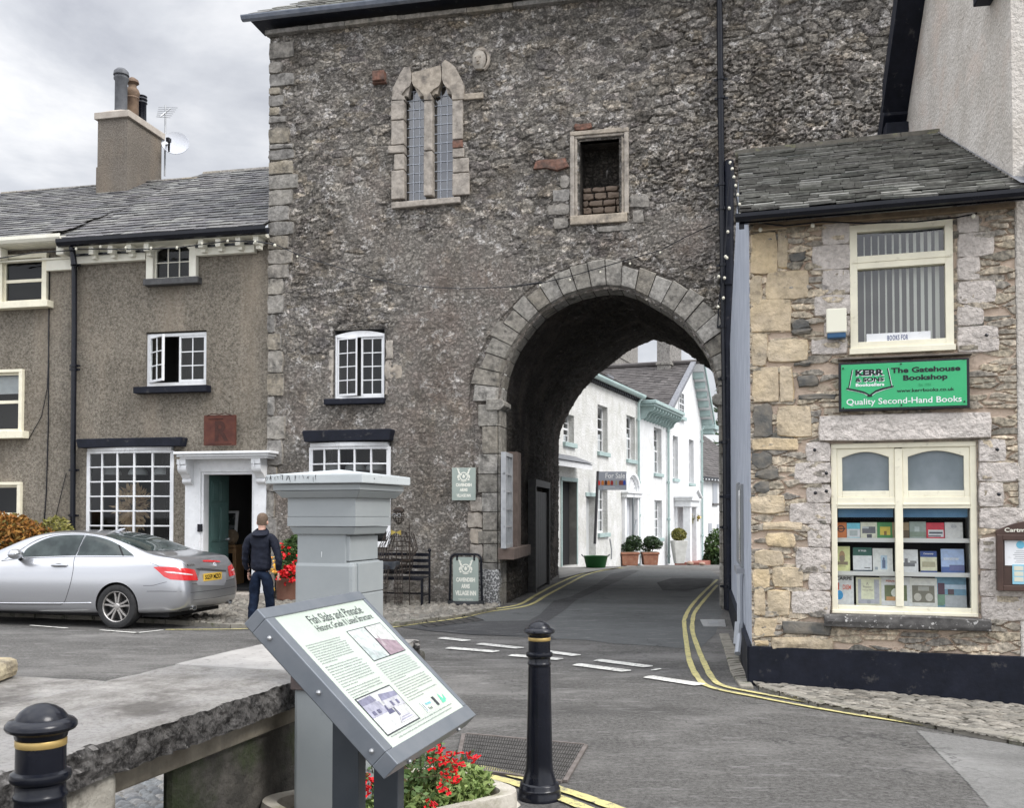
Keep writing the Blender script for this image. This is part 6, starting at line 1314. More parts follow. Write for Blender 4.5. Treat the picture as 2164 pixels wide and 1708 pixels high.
# small lamps and a window behind the pipe
# ---- house B with deep bracketed cornice
B1=hb(1382,905,1398,1001); B2=hb(1383,1058,1399,1138)
hbh=house('white_house_with_cornice','bright white house with duck-egg bracketed cornice between two green downpipes',uAB,uBC,zEB,((uAB+uBC)/2,0,0),M_rend,[B1,B2])
hwin(hbh,B1); hwin(hbh,B2)
m=MB(); m.box(uAB+.1,uBC+.2,-.66,0,zEB-.02,zEB+.07); m.box(uAB+.05,uBC+.25,-.74,0,zEB+.07,zEB+.22); hbh.part('cornice',m,M_teal,bevel=.02)
m=MB(); n=11
for i in range(n):
    u=uAB+.35+(uBC-uAB-.35)*i/(n-1); pr=[(0,zEB-.02),(-.6,zEB-.02),(-.6,zEB-.14),(-.5,zEB-.22),(-.36,zEB-.24),(-.26,zEB-.34),(-.22,zEB-.46),(-.1,zEB-.54),(0,zEB-.56)]
    k=len(pr); m.add([(u-.07,p[0],p[1]) for p in pr]+[(u+.07,p[0],p[1]) for p in pr],[list(range(k)),list(range(2*k-1,k-1,-1))]+[(j,(j+1)%k,(j+1)%k+k,j+k) for j in range(k)])
hbh.part('cornice_brackets',m,M_teal,bevel=.01)
hp_(hbh,1413,880,1192,jo=(.1,.45,.7,.95))
hbh.part('roof',roof_slates(H,uAB+.3,uBC+.1,(-.6,zEB+.24),(3.2,zEB+1.7),.35,.24,seed=53),M_slatew)
# ---- house C: steep gable facing the lane
C1=hb(1422,922,1433,1012); C2=hb(1456,930,1466,1022); C3=hb(1434,838-12,1443,886); C4=hb(1457,1092,1466,1134); C3=hb(1433,829,1444,880); 
zCe=H.at(1484,895)[1]; pk=H.at(1461,770); Cd=hb(1430,1068,1443,1186); Cd=(Cd[0]+.1,Cd[0]+1.15,zg(Cd[0])+.25,Cd[3])
hc=Thing('white_gabled_house','tall white gabled house with pedimented porch at the far end of the white row','house',H,((uBC+uCD)/2,0,-.8))
wg=wallgrid(H,uBC,uCD,-4,zCe,0,[C1,C2,C3,C4,Cd])
le=(uBC,zCe); re_=(uCD,zCe)
wg.add([(uBC,0,zCe),(uCD,0,zCe),(pk[0],0,pk[1])],[(0,1,2)])
hc.part('gable_wall',wg,M_rend)
for b in (C1,C2,C4): hwin(hc,b)
hc.part('window_room',MB().quad((C3[0],-.008,C3[2]),(C3[1],-.008,C3[2]),(C3[1],-.008,C3[3]),(C3[0],-.008,C3[3])),M_curt); sash(hc,H,*C3,-.06,2,4,M_white,M_glass,.06,.03,.05,mid=2); hc.part('window_sill',MB().box(C3[0]-.1,C3[1]+.1,-.16,0,C3[2]-.18,C3[2]-.02),M_teal)
# verges with teal brackets
def verge(u0,z0,u1,z1,yv=-.62):
    m=MB(); dx,dz=u1-u0,z1-z0; l=math.hypot(dx,dz); nx,nz=-dz/l,dx/l
    if nz<0: nx,nz=-nx,-nz
    P=[(u0,z0),(u1,z1),(u1+nx*.16,z1+nz*.16),(u0+nx*.16,z0+nz*.16)]; m.prism(P,yv,0); return m
hc.part('verge',verge(pk[0],pk[1],uCD+.55,zCe-.55*(pk[1]-zCe)/(uCD-pk[0])),M_white,bevel=.01); hc.part('verge',verge(pk[0],pk[1],uBC-.2,zCe-.1,-.27),M_lead)
vt=verge(pk[0],pk[1]+.05,uCD+.6,zCe-.55*(pk[1]-zCe)/(uCD-pk[0])+.05,-.7); vt.v=[(a,max(-.7,min(b,-.64)) if b>-.65 else b,c) for a,b,c in vt.v]; hc.part('verge_edge',vt,M_teal)
m=MB(); sl2=(pk[1]-zCe)/(uCD-pk[0])
for i in range(6):
    t=.12+.16*i; u=pk[0]+(uCD-pk[0])*t; z=pk[1]-(pk[1]-zCe)*t; m.prism([(u,z-.05),(u+.1,z-.05-.1*sl2),(u+.1,z-.4),(u+.02,z-.32)],-.56,0)
hc.part('verge_brackets',m,M_teal); m=MB(); m.box(uCD-.2,uCD+.9,-.75,.1,zCe-.35,zCe-.1); m.box(uCD-.1,uCD+.6,-.6,.1,zCe-.6,zCe-.35); hc.part('eaves_return',m,M_teal,bevel=.02)
# roof of C: ridge runs back from the gable; the near slope faces us
RL=10.5; m=MB()
zB0=zEB+.2
def slopeC(seed):
    mb=MB(); rd=random.Random(seed); dx,dz=pk[0]-(uBC-.15),pk[1]-zB0; l=math.hypot(dx,dz); ux,uz=dx/l,dz/l; nx,nz=-uz,ux
    n=int(l/.24)
    for k in range(n+1):
        s=k*.24; y=-.2-rd.random()*.3
        while y<RL:
            w=.34*rd.uniform(.8,1.2); a,b=max(y,-.2)+.004,y+w-.004; y+=w; s1=min(s+.34,l); h=.03+rd.uniform(0,.012)
            P=lambda yy,ss,hh:(uBC-.15+ux*ss+nx*hh,yy,zB0+uz*ss+nz*hh)
            mb.add([P(a,s,h),P(b,s,h),P(b,s1,.005),P(a,s1,.005),P(a,s,h-.02),P(b,s,h-.02)],[(0,3,2,1),(0,1,5,4)])
    return mb
hc.part('roof',slopeC(5),M_slatew)
m=MB(); m.quad((uBC-.15,-.2,zB0-.01),(pk[0],-.2,pk[1]),(pk[0],RL,pk[1]),(uBC-.15,RL,zB0-.01)); m.quad((pk[0],-.55,pk[1]+.12),(uCD+.6,-.55,zCe-.4),(uCD+.6,RL,zCe-.4),(pk[0],RL,pk[1]+.12)); m.tube([(pk[0],-.5,pk[1]+.12),(pk[0],RL,pk[1]+.12)],.12,6); hc.part('roof_deck',m,M_slatew)
def chimpx(t,x0,x1,ytop,ybot,yy,dep):
    b=rc(H,x0,ytop,x1,ybot,yy); m=MB(); m.box(b[0],b[1],yy,yy+dep,b[2]-1.2,b[3]); m.box(b[0]-.06,b[1]+.06,yy-.06,yy+dep+.06,b[2]+.2,b[2]+.35); return t.part('chimney',m,M_quoin,bevel=.02)
chimpx(hc,1416,1440,700,786,1.0,.7); chimpx(hc,1300,1348,690,770,8.4,1.2)
hp_(hc,1484,905,1190,jo=(.1,.4,.8))
# porch
m=MB(); u0,u1=Cd[0],Cd[1]; zt=H.at(1437,1072)[1]; g0=Cd[2]-.25; pw=.75
for (a,b) in ((u0-.5,u0-.1),(u1+.0,u1+.32)): m.box(a,b,-pw,-pw+.35,g0,zt); m.box(a,b,-.12,0,g0,zt)
m.box(u0-.6,u1+.4,-pw-.05,0,zt,zt+.3); m.box(u0-.7,u1+.5,-pw-.15,0,zt+.3,zt+.42)
c=(u0+u1)/2; m.prism([(u0-.7,zt+.42),(u1+.5,zt+.42),(c,zt+.85)],-pw-.08,0); 
for s in (-1,1): 
    e=u0-.78 if s<0 else u1+.58; m.prism([(e,zt+.42),(e+.0,zt+.52),(c,zt+1.0),(c,zt+.85)],-pw-.2,0)
hc.part('porch',m,M_white,bevel=.015); hc.part('front_door',MB().box(u0,u1,.15,.2,Cd[2],Cd[3]),mat('soft_grey_door',(.55,.56,.58,1),rough=.4)); hc.part('doorway_reveal',reveal(*Cd,0,.2),M_white)
hc.part('doorstep',MB().box(u0-.6,u1+.9,-1.3,-.0,g0-.1,g0+.16),M_brick:=mat('red_brick_step',(.3,.11,.08,1),(.24,.09,.07,1),8,.8),bevel=.02)
# ---- house D beyond, lower with grey roof
x4,y4=gp(1487,1180,-1.2); HD=Frame(*H.w(uCD+.2,.6)[:2],HA-R(8)); q1=rc(HD,1500,925-0,1530,1010)
hd=Thing('far_white_cottage','low white cottage with grey slate roof glimpsed beyond the gabled house','house',HD,(2,0,-1))
zD=HD.at(1500,1012)[1]; W1=rc(HD,1497,1108-2,1503,1145); W2=rc(HD,1506,1060-6,1515,1082); W3=rc(HD,1515,1108,1522,1145); W2=(W2[0],W2[1],HD.at(1510,1064)[1],HD.at(1510,1022)[1])
hd.part('wall',wallgrid(HD,-.5,14,-4,zD,0,[]),M_rend)
for w_ in (W1,W2,W3): 
    hd.part('window',MB().box(w_[0],w_[1],-.04,.02,w_[2],w_[3]),mat('grey_curtained_window',(.35,.37,.4,1),rough=.3)); hd.part('window_sill',MB().box(w_[0]-.1,w_[1]+.1,-.1,.0,w_[2]-.12,w_[2]),M_slate)
hd.part('roof',roof_slates(HD,-.5,14,(-.3,zD+.05),(4,zD+3.4),.4,.25,seed=61),M_slatew); hd.part('roof_deck',MB().quad((-.5,-.2,zD),(14,-.2,zD),(14,4,zD+3.3),(-.5,4,zD+3.3)),M_slatew); hd.part('eaves_fascia',MB().box(-.5,14,-.34,-.1,zD-.12,zD+.06),M_black)
m=MB(); 
for i in range(10): m.ball((.6+i*.55,-.4,zD-.1),.05,6)
hd.part('eaves_lights',m,M_white)
# ================================================================ STREET THINGS BEYOND THE ARCH
def at_g(px,py,z=None):
    """ground point under a pixel on the falling lane"""
    z=0.0 if z is None else z
    for _ in range(20): x,y=gp(px,py,z); z=.5*z+.5*gz(y)
    return x,y,gz(y)
# for sale board on a post fixed to the white house
u,z=H.at(1262,1000,-1.1); FS=Frame(*H.w(hu(1258,1100,-.25),-.25)[:2],R(-6))
fs=Thing('for_sale_sign','grey For Sale board with coloured house shapes on a dark post by the white houses','sign',FS,(0,0,FS.at(1257,1150)[1]))
a=FS.at(1257,1150); b=FS.at(1263.6,996); m=MB(); m.tube([(a[0],0,a[1]),(b[0],0,b[1])],.05,8); fs.part('post',m,mat('dark_post',(.04,.04,.045,1),rough=.6))
q=rc(FS,1263,997,1324,1036); u0,u1,z0,z1=q; w,h=u1-u0,z1-z0; fs.part('board',MB().box(u0,u1,-.03,0,z0,z1),mat('grey_sale_board',(.27,.29,.33,1),rough=.5),bevel=.004)
fs.part('lettering',MB().text('For Sale',u0+w*.27,u1-w*.05,z1-h*.36,z1-h*.08,-.033,bold=.01),M_white)
m=MB(); cols=[]; cl=[(.5,.03,.03,1),(.45,.15,.03,1),(.05,.02,.02,1),(.5,.18,.05,1),(.25,.02,.02,1),(.3,.3,.18,1),(.16,.05,.04,1),(.2,.06,.06,1),(.02,.06,.3,1)]
xs_=[0,.13,.24,.34,.45,.62,.74,.8,.88]
for i,c_ in enumerate(cl):
    m.m=i; cols.append(mat('house_shape_%d'%i,c_,rough=.6)); a0=u0+w*xs_[i]; a1=a0+w*(.09 if i!=5 else .05); zb=z0+h*.27; zz=z0+h*.47; m.prism([(a0,zb),(a1,zb),(a1,zz),((a0+a1)/2,zz+h*.06),(a0,zz)],-.036,-.03,back=False)
fs.part('coloured_houses',m,cols)
m=MB(); m.box(u0+w*.28,u0+w*.93,-.034,-.03,z1-h*.42,z1-h*.405); m.box(u0+w*.2,u0+w*.6,-.034,-.03,z0+h*.14,z0+h*.17); m.box(u0+w*.2,u0+w*.75,-.034,-.03,z0+h*.06,z0+h*.09); fs.part('small_print_lines',m,mat('light_grey_print',(.5,.52,.55,1),rough=.6))
M_terra=mat('terracotta',(.26,.11,.07,1),(.33,.16,.1,1),6,.8,.3,20,dirt=((.36,.3,.24,1),7,.62,.75))
M_box=M_leafd
def tub(x0,x1,yt,yb,lb,sh_lb,crown,seed,D=None):
    cx=(x0+x1)/2; X,Y,Z=at_g(cx,yb); s=Y/FPX; w=(x1-x0)*s; h=(yb-yt)*s; F=Frame(X,Y+w*.35,R(4)); Zb=EYE-(yb-1085)*Y/FPX
    t=Thing('planter_box',lb,'planter',F,(0,0,Zb),'terracotta planters by the fanlight door')
    m=MB(); m.frustum(0,0,Zb,Zb+h*.84,w*.40,w*.33,w*.46,w*.38); m.frustum(0,0,Zb+h*.84,Zb+h,w*.5,w*.42,w*.5,w*.42); t.part('box',m,M_terra,bevel=.015); t.part('soil',MB().box(-w*.45,w*.45,-w*.36,w*.36,Zb+h,Zb+h+.02),M_wood)
    r=random.Random(seed); p=Thing('clipped_shrub',sh_lb,'shrub',F,(0,0,Zb+h),'shrubs in the terracotta planters'); m=MB(); bl=[((dx*s,r.uniform(-.1,.1),Zb+h+dz*s),(rr*s,rr*s*.9,rr*s*.78)) for dx,dz,rr in crown]; leafcloud(m,bl,1500,.06,r); p.part('crown',m,M_leafd)
    m=MB(); 
    for i in range(5): m.tube([(r.uniform(-.08,.08),0,Zb+h),(bl[i%len(bl)][0][0],0,bl[i%len(bl)][0][2])],.02,5)
    p.part('stems',m,M_stem)
tub(1311,1351,1168,1196,'left terracotta planter with a straggly dark shrub by the fanlight door','dark green spreading shrub in the left terracotta planter',[(-14,6,10),(-4,16,14),(10,22,18),(0,12,14),(16,12,12),(-16,14,8)],1)
tub(1357,1393,1168,1195,'right terracotta planter with a rounded shrub beside the drainpipe','rounded dark green shrub in the right terracotta planter',[(-6,12,13),(6,20,18),(14,16,13),(0,24,14)],2)
def tallpot(x0,x1,yt,yb,cr,lb,sl,seed):
    cx=(x0+x1)/2; X,Y,Z=at_g(cx,yb+2); s=Y/FPX; w=(x1-x0)*s; Zb=EYE-(yb-1085)*Y/FPX; h=(yb-yt)*s; F=Frame(X,Y,R(8)); t=Thing('tall_planter',lb,'planter',F,(0,0,Zb),'tall white planters by the porch')
    t.part('pot',MB().frustum(0,0,Zb,Zb+h,w*.3,w*.3,w*.5,w*.5),mat('off_white_planter',(.6,.6,.57,1),(.5,.5,.47,1),4,.6),bevel=.02)
    p=Thing('box_ball',sl,'shrub',F,(0,0,Zb+h),'olive box balls by the porch'); r=random.Random(seed); m=MB(); leafcloud(m,[((0,0,Zb+h+cr*s*.8),(cr*s,cr*s,cr*s*.85))],900,.07,r); p.part('crown',m,M_leafy); p.part('stem',MB().tube([(0,0,Zb+h-.05),(0,0,Zb+h+cr*s*.8)],.03,5),M_stem)
tallpot(1420,1450,1139+4,1191,16,'larger tall white tapered planter left of the brick step','olive box ball in the larger white planter left of the brick step',3)
tallpot(1464,1484,1146,1182,9.5,'smaller tall white tapered planter standing on the brick step','small olive box ball in the planter on the brick step',4)
# hanging basket
bu,bz=H.at(1462,1100,-.45); t=Thing('hanging_basket','hanging basket with yellow flowers beside the porch','hanging basket',H,(bu,-.45,bz)); r=random.Random(3)
t.part('basket',MB().lathe([(.02,-.32),(.2,-.25),(.3,-.08),(.32,0),(.28,.0)],bu,-.45,bz,14),mat('wicker',(.25,.17,.1,1),rough=.9)); m=MB(); leafcloud(m,[((bu,-.45,bz+.12),(.42,.4,.26)),((bu+.3,-.45,bz-.05),(.2,.2,.2)),((bu-.3,-.45,bz-.02),(.16,.2,.18))],420,.09,r); t.part('foliage',m,M_leafy); m=MB(); leafcloud(m,[((bu,-.5,bz+.18),(.38,.38,.22))],60,.09,r); t.part('flowers',m,M_yelf)
m=MB(); m.tube([(bu,-.45,bz),(bu,-.45,bz+1.1)],.015,4); m.tube([(bu-.9,0,bz+1.5),(bu,-.45,bz+1.1)],.03,5); m.tube([(bu-.9,0,bz+1.1),(bu-.45,-.22,bz+1.3)],.02,5); t.part('bracket',m,M_black)
# green and black tubs, broom
def px_scale(x,y): X,Y,Z=at_g(x,y); return X,Y,Y/FPX
X,Y,s=px_scale(1259,1202); F=Frame(X,Y,R(5)); t=Thing('green_tub','green flexible garden tub with handles on the pavement beyond the arch','tub',F,(0,0,0)); h=(1203-1177)*s; r0=19*s; r1=25.5*s
m=MB(); m.lathe([(.01,.01),(r0,.0),(r0*1.05,.02),(r1,h),(r1*1.03,h+.01),(r1*.97,h),(r0*.98,.03),(.01,.025)],0,0,0,24); t.part('bucket',m,mat('green_rubber',(.005,.09,.015,1),rough=.45),smooth=True)
m=MB(); 
for s_ in (-1,1): m.tube([(s_*r1*.98,-.06,h-.02),(s_*(r1+.06),-.05,h+.05),(s_*(r1+.07),.05,h+.05),(s_*r1*.98,.06,h-.02)],.015,6)
t.part('handles',m,M_galv)
X,Y,s=px_scale(1212,1198); F=Frame(X,Y,R(0)); t=Thing('black_crate','scuffed black plastic crate of tools by the black doorway','crate',F,(0,0,0)); w=23*s; h=20*s; m=MB()
Mc=mat('scuffed_black_plastic',(.03,.03,.035,1),(.16,.16,.17,1),6,.6,lo=.5,hi=.62)
m.frustum(0,0,.0,h,w*.85,.2,w,.26); t.part('box',m,Mc,bevel=.01); m=MB(); m.tube([(-w,-.28,h),(w,-.28,h),(w,.28,h),(-w,.28,h)],.025,6,closed=True); t.part('rim',m,mat('pale_grey_plastic',(.4,.4,.4,1),rough=.5)); m=MB(); m.obox((-w*.8,-.1,h+.08),(.35,.04,.05),Matrix.Rotation(R(30),3,'Y')); m.obox((0,0,h+.03),(.5,.2,.05),Matrix.Rotation(R(-6),3,'Y')); m.obox((w*.4,.1,h+.05),(.3,.06,.05),Matrix.Rotation(R(10),3,'Y')); t.part('tools',m,M_galv)
X,Y,s=px_scale(1207,1197); F=Frame(X+.05,Y+.3,0); zt_b=EYE+(1085-1088)*(Y+.3)/FPX; solo('broom','long wooden broom handle leaning in the black doorway','broom',MB().tube([(.12,0,.15),(-.25,.2,(1192-1087)*s)],.022,6),mat('pale_broom_wood',(.5,.38,.24,1),rough=.6),F,(0,0,0))
X,Y,s=px_scale(1292,1197); solo('iron_post_stub','short bent grey iron post against the white house wall','post',MB().tube([(0,0,0),(.02,.1,.35),(-.04,.12,.75)],.03,6),M_galv,Frame(X,Y,0),(0,0,0))
for i,(x,y,r_,lb) in enumerate(((1458,1189,8,'left rounded pinkish stone lying by the brick step'),(1484,1190,7,'right rounded pinkish stone lying by the brick step'))):
    X,Y,Z=at_g(x,y+4); s=Y/FPX
    m=MB(); m.ball((0,0,Z+r_*s*.5),r_*s,10,.6); solo('rounded_stone',lb,'stone',m,mat('pink_stone',(.33,.22,.17,1),rough=.8),Frame(X,Y,0),(0,0,Z),'rounded stones by the porch step',smooth=True)
# greenery at the far right of the lane and conifer behind
r=random.Random(9)
for nm,lb,pts,yy,n,sz,mt in (('garden_shrub','grey-green shrub against the far white cottage',[((1509,1150),.8),((1514,1135),.6),((1503,1165),.6)],1182,700,.12,M_leaf),('low_hedge','low dark hedge at the foot of the far white cottage',[((1502,1181),.55),((1512,1179),.7),((1494,1185),.4)],1188,1400,.12,M_leafd)):
    D=50; m=MB(); bl=[]
    for (px,py),rr in pts: d=ray(px,py); t_=D/d.y; bl.append(((d.x*t_,D,EYE+d.z*t_),(rr*.6,rr*.6,rr*.7)))
    leafcloud(m,bl,n,sz,r); t=Thing(nm,lb,'shrub',F0,(bl[0][0][0],D,-.9)); t.part('foliage',m,mt); m=MB(); 
    for b_ in bl: m.tube([(bl[0][0][0],D,-1.1),b_[0]],.04,5)
    t.part('stems',m,M_stem)
D=78; d=ray(1508,900); t_=D/d.y; X=d.x*t_; t=Thing('conifer_tree','dark spiky conifer behind the far cottage, right of the gable','tree',F0,(X+.6,D,-3)); m=MB(); m.tube([(X+.8,D,-3),(X+.7,D,EYE+d.z*t_+3)],[.25,.05],7); t.part('trunk',m,M_wood); m=MB()
for i in range(60):
    z=EYE+d.z*t_-4+i*.12; a=r.uniform(0,6.28); l=r.uniform(.8,2.0)*(1-.4*i/60); p=Vector((X+.8,D,z)); q=p+Vector((math.cos(a)*l,math.sin(a)*l,r.uniform(-.1,.5)))
    m.tube([p,(p+q)/2+Vector((0,0,-.1)),q],[.05,.1,.04],5)
    for k in range(14):
        b_=p.lerp(q,r.random()); dd_=Vector((r.gauss(0,1),r.gauss(0,1),r.gauss(0,1))).normalized()*.35; s_=dd_.orthogonal().normalized()*.05; m.add([b_-s_,b_+dd_,b_+s_],[(0,1,2)])
t.part('crown',m,M_leafd)
# ================================================================ GROUND
def asphalt(name,a,b,c,sc=1.0,spk=.5,worn=.5):
    m=NM(name); f=m.noise(26*sc,7,.9); col=m.mix(m.mr(f,.41,.59),a,b)
    col=m.mix(m.math('MULTIPLY',m.mr(m.noise(210*sc,2,.7,off=4),.52,.66),spk),col,c)
    col=m.mix(m.math('MULTIPLY',m.mr(m.noise(.8,8,.7,stretch=(.8,1.5,1),off=6),.48,.64),worn),col,c)
    col=m.mix(m.math('MULTIPLY',m.mr(m.noise(.45,6,.6,stretch=(.7,1.5,1),off=15),.5,.64),.45),col,tuple(x*.55 for x in a[:3])+(1,))
    col=m.mix(m.math('MULTIPLY',m.mr(m.noise(5.5,9,.78,stretch=(.5,1.8,1),off=26),.55,.65),.45),col,(.34,.33,.32,1))
    ck=m.vor(.55,feature='DISTANCE_TO_EDGE'); wv=m.n('ShaderNodeVectorMath',operation='ADD'); nz_=m.n('ShaderNodeTexNoise'); nz_.inputs['Scale'].default_value=3; nz_.inputs['Detail'].default_value=6; m.l(m.tc.outputs['Object'],nz_.inputs['Vector']); m.l(m.tc.outputs['Object'],wv.inputs[0]); m.l(nz_.outputs['Color'],wv.inputs[1]); m.l(wv.outputs[0],ck.inputs['Vector'])
    cf=m.math('MULTIPLY',m.mr(ck.outputs['Distance'],.0,.012,1,0),m.mr(m.noise(.5,3,.5,off=33),.52,.58)); col=m.mix(m.math('MULTIPLY',cf,.7),col,(.03,.03,.03,1))
    m.bump(m.noise(32*sc,6,.9),1,.02); return m.fin(col,.88,0,.3)
M_road=asphalt('worn_asphalt',(.045,.043,.04,1),(.165,.159,.149,1),(.28,.27,.255,1))
M_road2=asphalt('smooth_lane_asphalt',(.1,.104,.103,1),(.135,.139,.137,1),(.17,.172,.17,1),1.6,.35,.25)
M_road3=asphalt('dark_trench_asphalt',(.055,.055,.056,1),(.085,.085,.086,1),(.12,.12,.12,1),1.4,.3,.15)
M_road4=asphalt('pale_patch_asphalt',(.16,.158,.15,1),(.25,.245,.235,1),(.34,.335,.32,1))
# one ground sheet: level in the square, falling away along the lane beyond the arch
m=MB(); ysx=[-300,-60,-9,-8]+[-6+k*.5 for k in range(41)]+[31,60,300,900]; xsx=[-400,-20,2.2]+[2.7+k*.5 for k in range(30)]+[20,400]
nx_=len(xsx); m.add([(x,y,gz(y,x)) for y in ysx for x in xsx],[(j*nx_+i,j*nx_+i+1,(j+1)*nx_+i+1,(j+1)*nx_+i) for j in range(len(ysx)-1) for i in range(nx_-1)])
solo('ground',None,None,m,M_road,kind='structure')
def gpr(px,py,z=0):
    h=0
    for _ in range(12): x,y=gp(px,py,z+h); h=.5*h+.5*gz(y,x)
    return x,y
def sheet(name,pts,z,mt,zf=None):
    P=[gp(x,y,z) if y>1197 else at_g(x,y)[:2] for x,y in pts]; m=MB(); vs=[(p[0],p[1],z+gz(p[1])) for p in P]
    a=sum(P[i][0]*P[(i+1)%len(P)][1]-P[(i+1)%len(P)][0]*P[i][1] for i in range(len(P)))
    if a<0: vs=vs[::-1]
    m.add(vs,[list(range(len(vs)))]); return solo(name,None,None,m,mt,kind='structure')
# smoother lane surface running through the arch
sheet('lane_surface',[(1142,1350),(1235,1353),(1300,1361),(1378,1366),(1440,1371),(1480,1370),(1512,1340),(1528,1290),(1516,1215),(1500,1206),(1400,1203),(1330,1203),(1275,1206),(1218,1216),(1182,1229),(1155,1246),(1135,1265),(1094,1281),(1035,1292),(960,1306),(850,1325),(905,1334)],.004,M_road2)
sheet('trench_patch',[(850,1326),(930,1319),(985,1314),(1118,1312),(1140,1300),(1170,1270),(1205,1262),(1260,1235),(1290,1214),(1330,1206),(1352,1206),(1300,1232),(1228,1264),(1216,1270),(1195,1289),(1155,1315),(1150,1328),(1175,1352),(1100,1345),(1000,1342),(900,1333)],.008,M_road3)
pp=[gpr(*p,.004) for p in ((1936,1544),(1990,1600),(2040,1650),(2110,1730),(2300,1800),(2300,1603),(2164,1577))]
me=field('pale_road_patch',np.arange(2.2,5.4,.018),np.arange(4.4,9,.018),lambda U,V:(0*U,(0*U,0*U,0*U,0*U)),lambda U,V,d:(U,V,.004-.038*np.maximum(0,U-2.2)*np.clip((13-V)/4,0,1)),lambda u,v:inpoly(u,v,pp)); me.materials.append(M_road4); o=link(bpy.data.objects.new('pale_road_patch',me)); o['kind']='structure'
# wet dark stains in the lane
M_stain=mat('damp_asphalt',(.035,.035,.036,1),(.07,.07,.07,1),3,.9,spec=.15)
sheet('repair_patch',[(1388,1232),(1420,1222),(1480,1222),(1508,1224),(1498,1240),(1450,1250),(1400,1248)],.008,M_stain)
# ---- painted markings
def wearpaint(name,c,base=(.12,.118,.115,1)):
    m=NM(name); col=m.mix(m.mr(m.noise(20,8,.85),.52,.6),c,base); col=m.mix(m.math('MULTIPLY',m.mr(m.noise(4,5,.6,off=4),.45,.75),.4),col,base); return m.fin(col,.75,0,.3)
M_yel=wearpaint('worn_yellow_line_paint',(.55,.49,.21,1)); M_wl=wearpaint('worn_white_line_paint',(.66,.65,.6,1))
def stripe(mb,pts,w,z=.012):
    P=[]
    for x,y in pts:
        q=gpr(x,y,z) if y>1197 else at_g(x,y)[:2]; P.append(Vector((q[0],q[1])))
    # smooth the path
    Q=[]
    for i in range(len(P)-1):
        a=P[max(i-1,0)];b=P[i];c=P[i+1];d=P[min(i+2,len(P)-1)]
        for k in range(6):
            t=k/6; Q.append(.5*((2*b)+(-a+c)*t+(2*a-5*b+4*c-d)*t*t+(-a+3*b-3*c+d)*t**3))
    Q.append(P[-1]); n=len(Q); vs=[]; rj=random.Random(1)
    for i,p in enumerate(Q):
        t=(Q[min(i+1,n-1)]-Q[max(i-1,0)]).normalized(); nn=Vector((-t.y,t.x)); e=rj.uniform(-.004,.004)
        for s in (-1,1): v=p+nn*s*(w/2+e); vs.append((v.x,v.y,z+gz(v.y,v.x)))
    mb.add(vs,[(2*i,2*i+1,2*i+3,2*i+2) for i in range(n-1)])
def f4(x,y): return (970.4+.2883*x,1282.3+.2883*y)
def f3(x,y): return (970.4+.2883*x,935.7+.2883*y)
def f7(x,y): return (1524.9+.3911*x,1039.7+.3911*y)
m=MB()
stripe(m,[f3(1892,1005),f3(1790,1100),f3(1700,1200),f3(1655,1285),f4(1650,130),f4(1665,260),f4(1690,400),f4(1750,520),f4(1850,592),f7(210,1112),f7(640,1190),f7(1050,1254),f7(1634,1352),(2300,1597)],.065)
stripe(m,[f3(1892,1045),f3(1800,1150),f3(1730,1240),f3(1712,1300),f4(1710,180),f4(1745,290),f4(1790,400),f4(1860,530),f4(1960,588),f7(220,1092),f7(640,1168),f7(1050,1232),f7(1634,1332),(2300,1588)],.065)
solo('yellow_lines',None,None,m,M_yel,kind='structure'); m=MB()
stripe(m,[(780,1326),(845,1319),f3(0,1268),f3(190,1228),f3(430,1190),f3(560,1120),f3(700,1045),f3(860,975),f3(1000,940),f3(1200,915)],.08)
stripe(m,[(770,1334),(850,1323),f3(0,1287),f3(200,1243),f3(500,1195),f3(640,1120),f3(800,1035),f3(930,970),f3(1080,932),f3(1250,914)],.08)
stripe(m,[(350,1331),(490,1330),(560,1328),(640,1328)],.07)
solo('yellow_lines',None,None,m,M_yel,kind='structure'); m=MB()
stripe(m,[f4(-80,1140),f4(0,1157),f4(230,1192),f4(430,1243),f4(600,1290),f4(720,1330),f4(900,1388),f4(1150,1476),f4(1500,1600)],.085)
stripe(m,[f4(-60,1195),f4(40,1215),f4(250,1252),f4(470,1312),f4(740,1403),f4(920,1474),f4(1200,1590)],.085)
solo('yellow_lines',None,None,m,M_yel,kind='structure')
m=MB()
def dash_(x0,y0,x1,y1,w=.17,f=f4):
    a=gp(*f(x0,y0),.013); b=gp(*f(x1,y1),.013); d=Vector((b[0]-a[0],b[1]-a[1])).normalized(); n=Vector((-d.y,d.x))*w/2; rj=random.Random(int(x0*7+y0)); A=Vector(a);B_=Vector(b); sk=d*.05
    n2=[A-n-sk,A-n*.6,B_-n+sk*.3,B_+n+sk,A+n]; c=[(A-n),( B_-n),(B_+n*.5+d*.03),(B_+n),(A+n),(A+n*.5-d*.03)]; m.add([(p.x,p.y,.013) for p in c],[tuple(range(6))])
I=lambda x,y:(x,y)
for a in ((-80,303,268,330),(385,356,735,386),(860,424,1225,472),(1385,514,1765,572)): dash_(*a)
for a in ((-130,230,55,250),(150,273,445,304),(560,318,858,358),(1015,392,1385,440)): dash_(*a)
dash_(1422,466,1470,456,.05)
dash_(65,1322,140,1328,.06,I); dash_(213,1332,291,1338,.06,I); dash_(289,1338,343,1332,.06,I)
solo('white_road_markings',None,None,m,M_wl,kind='structure')
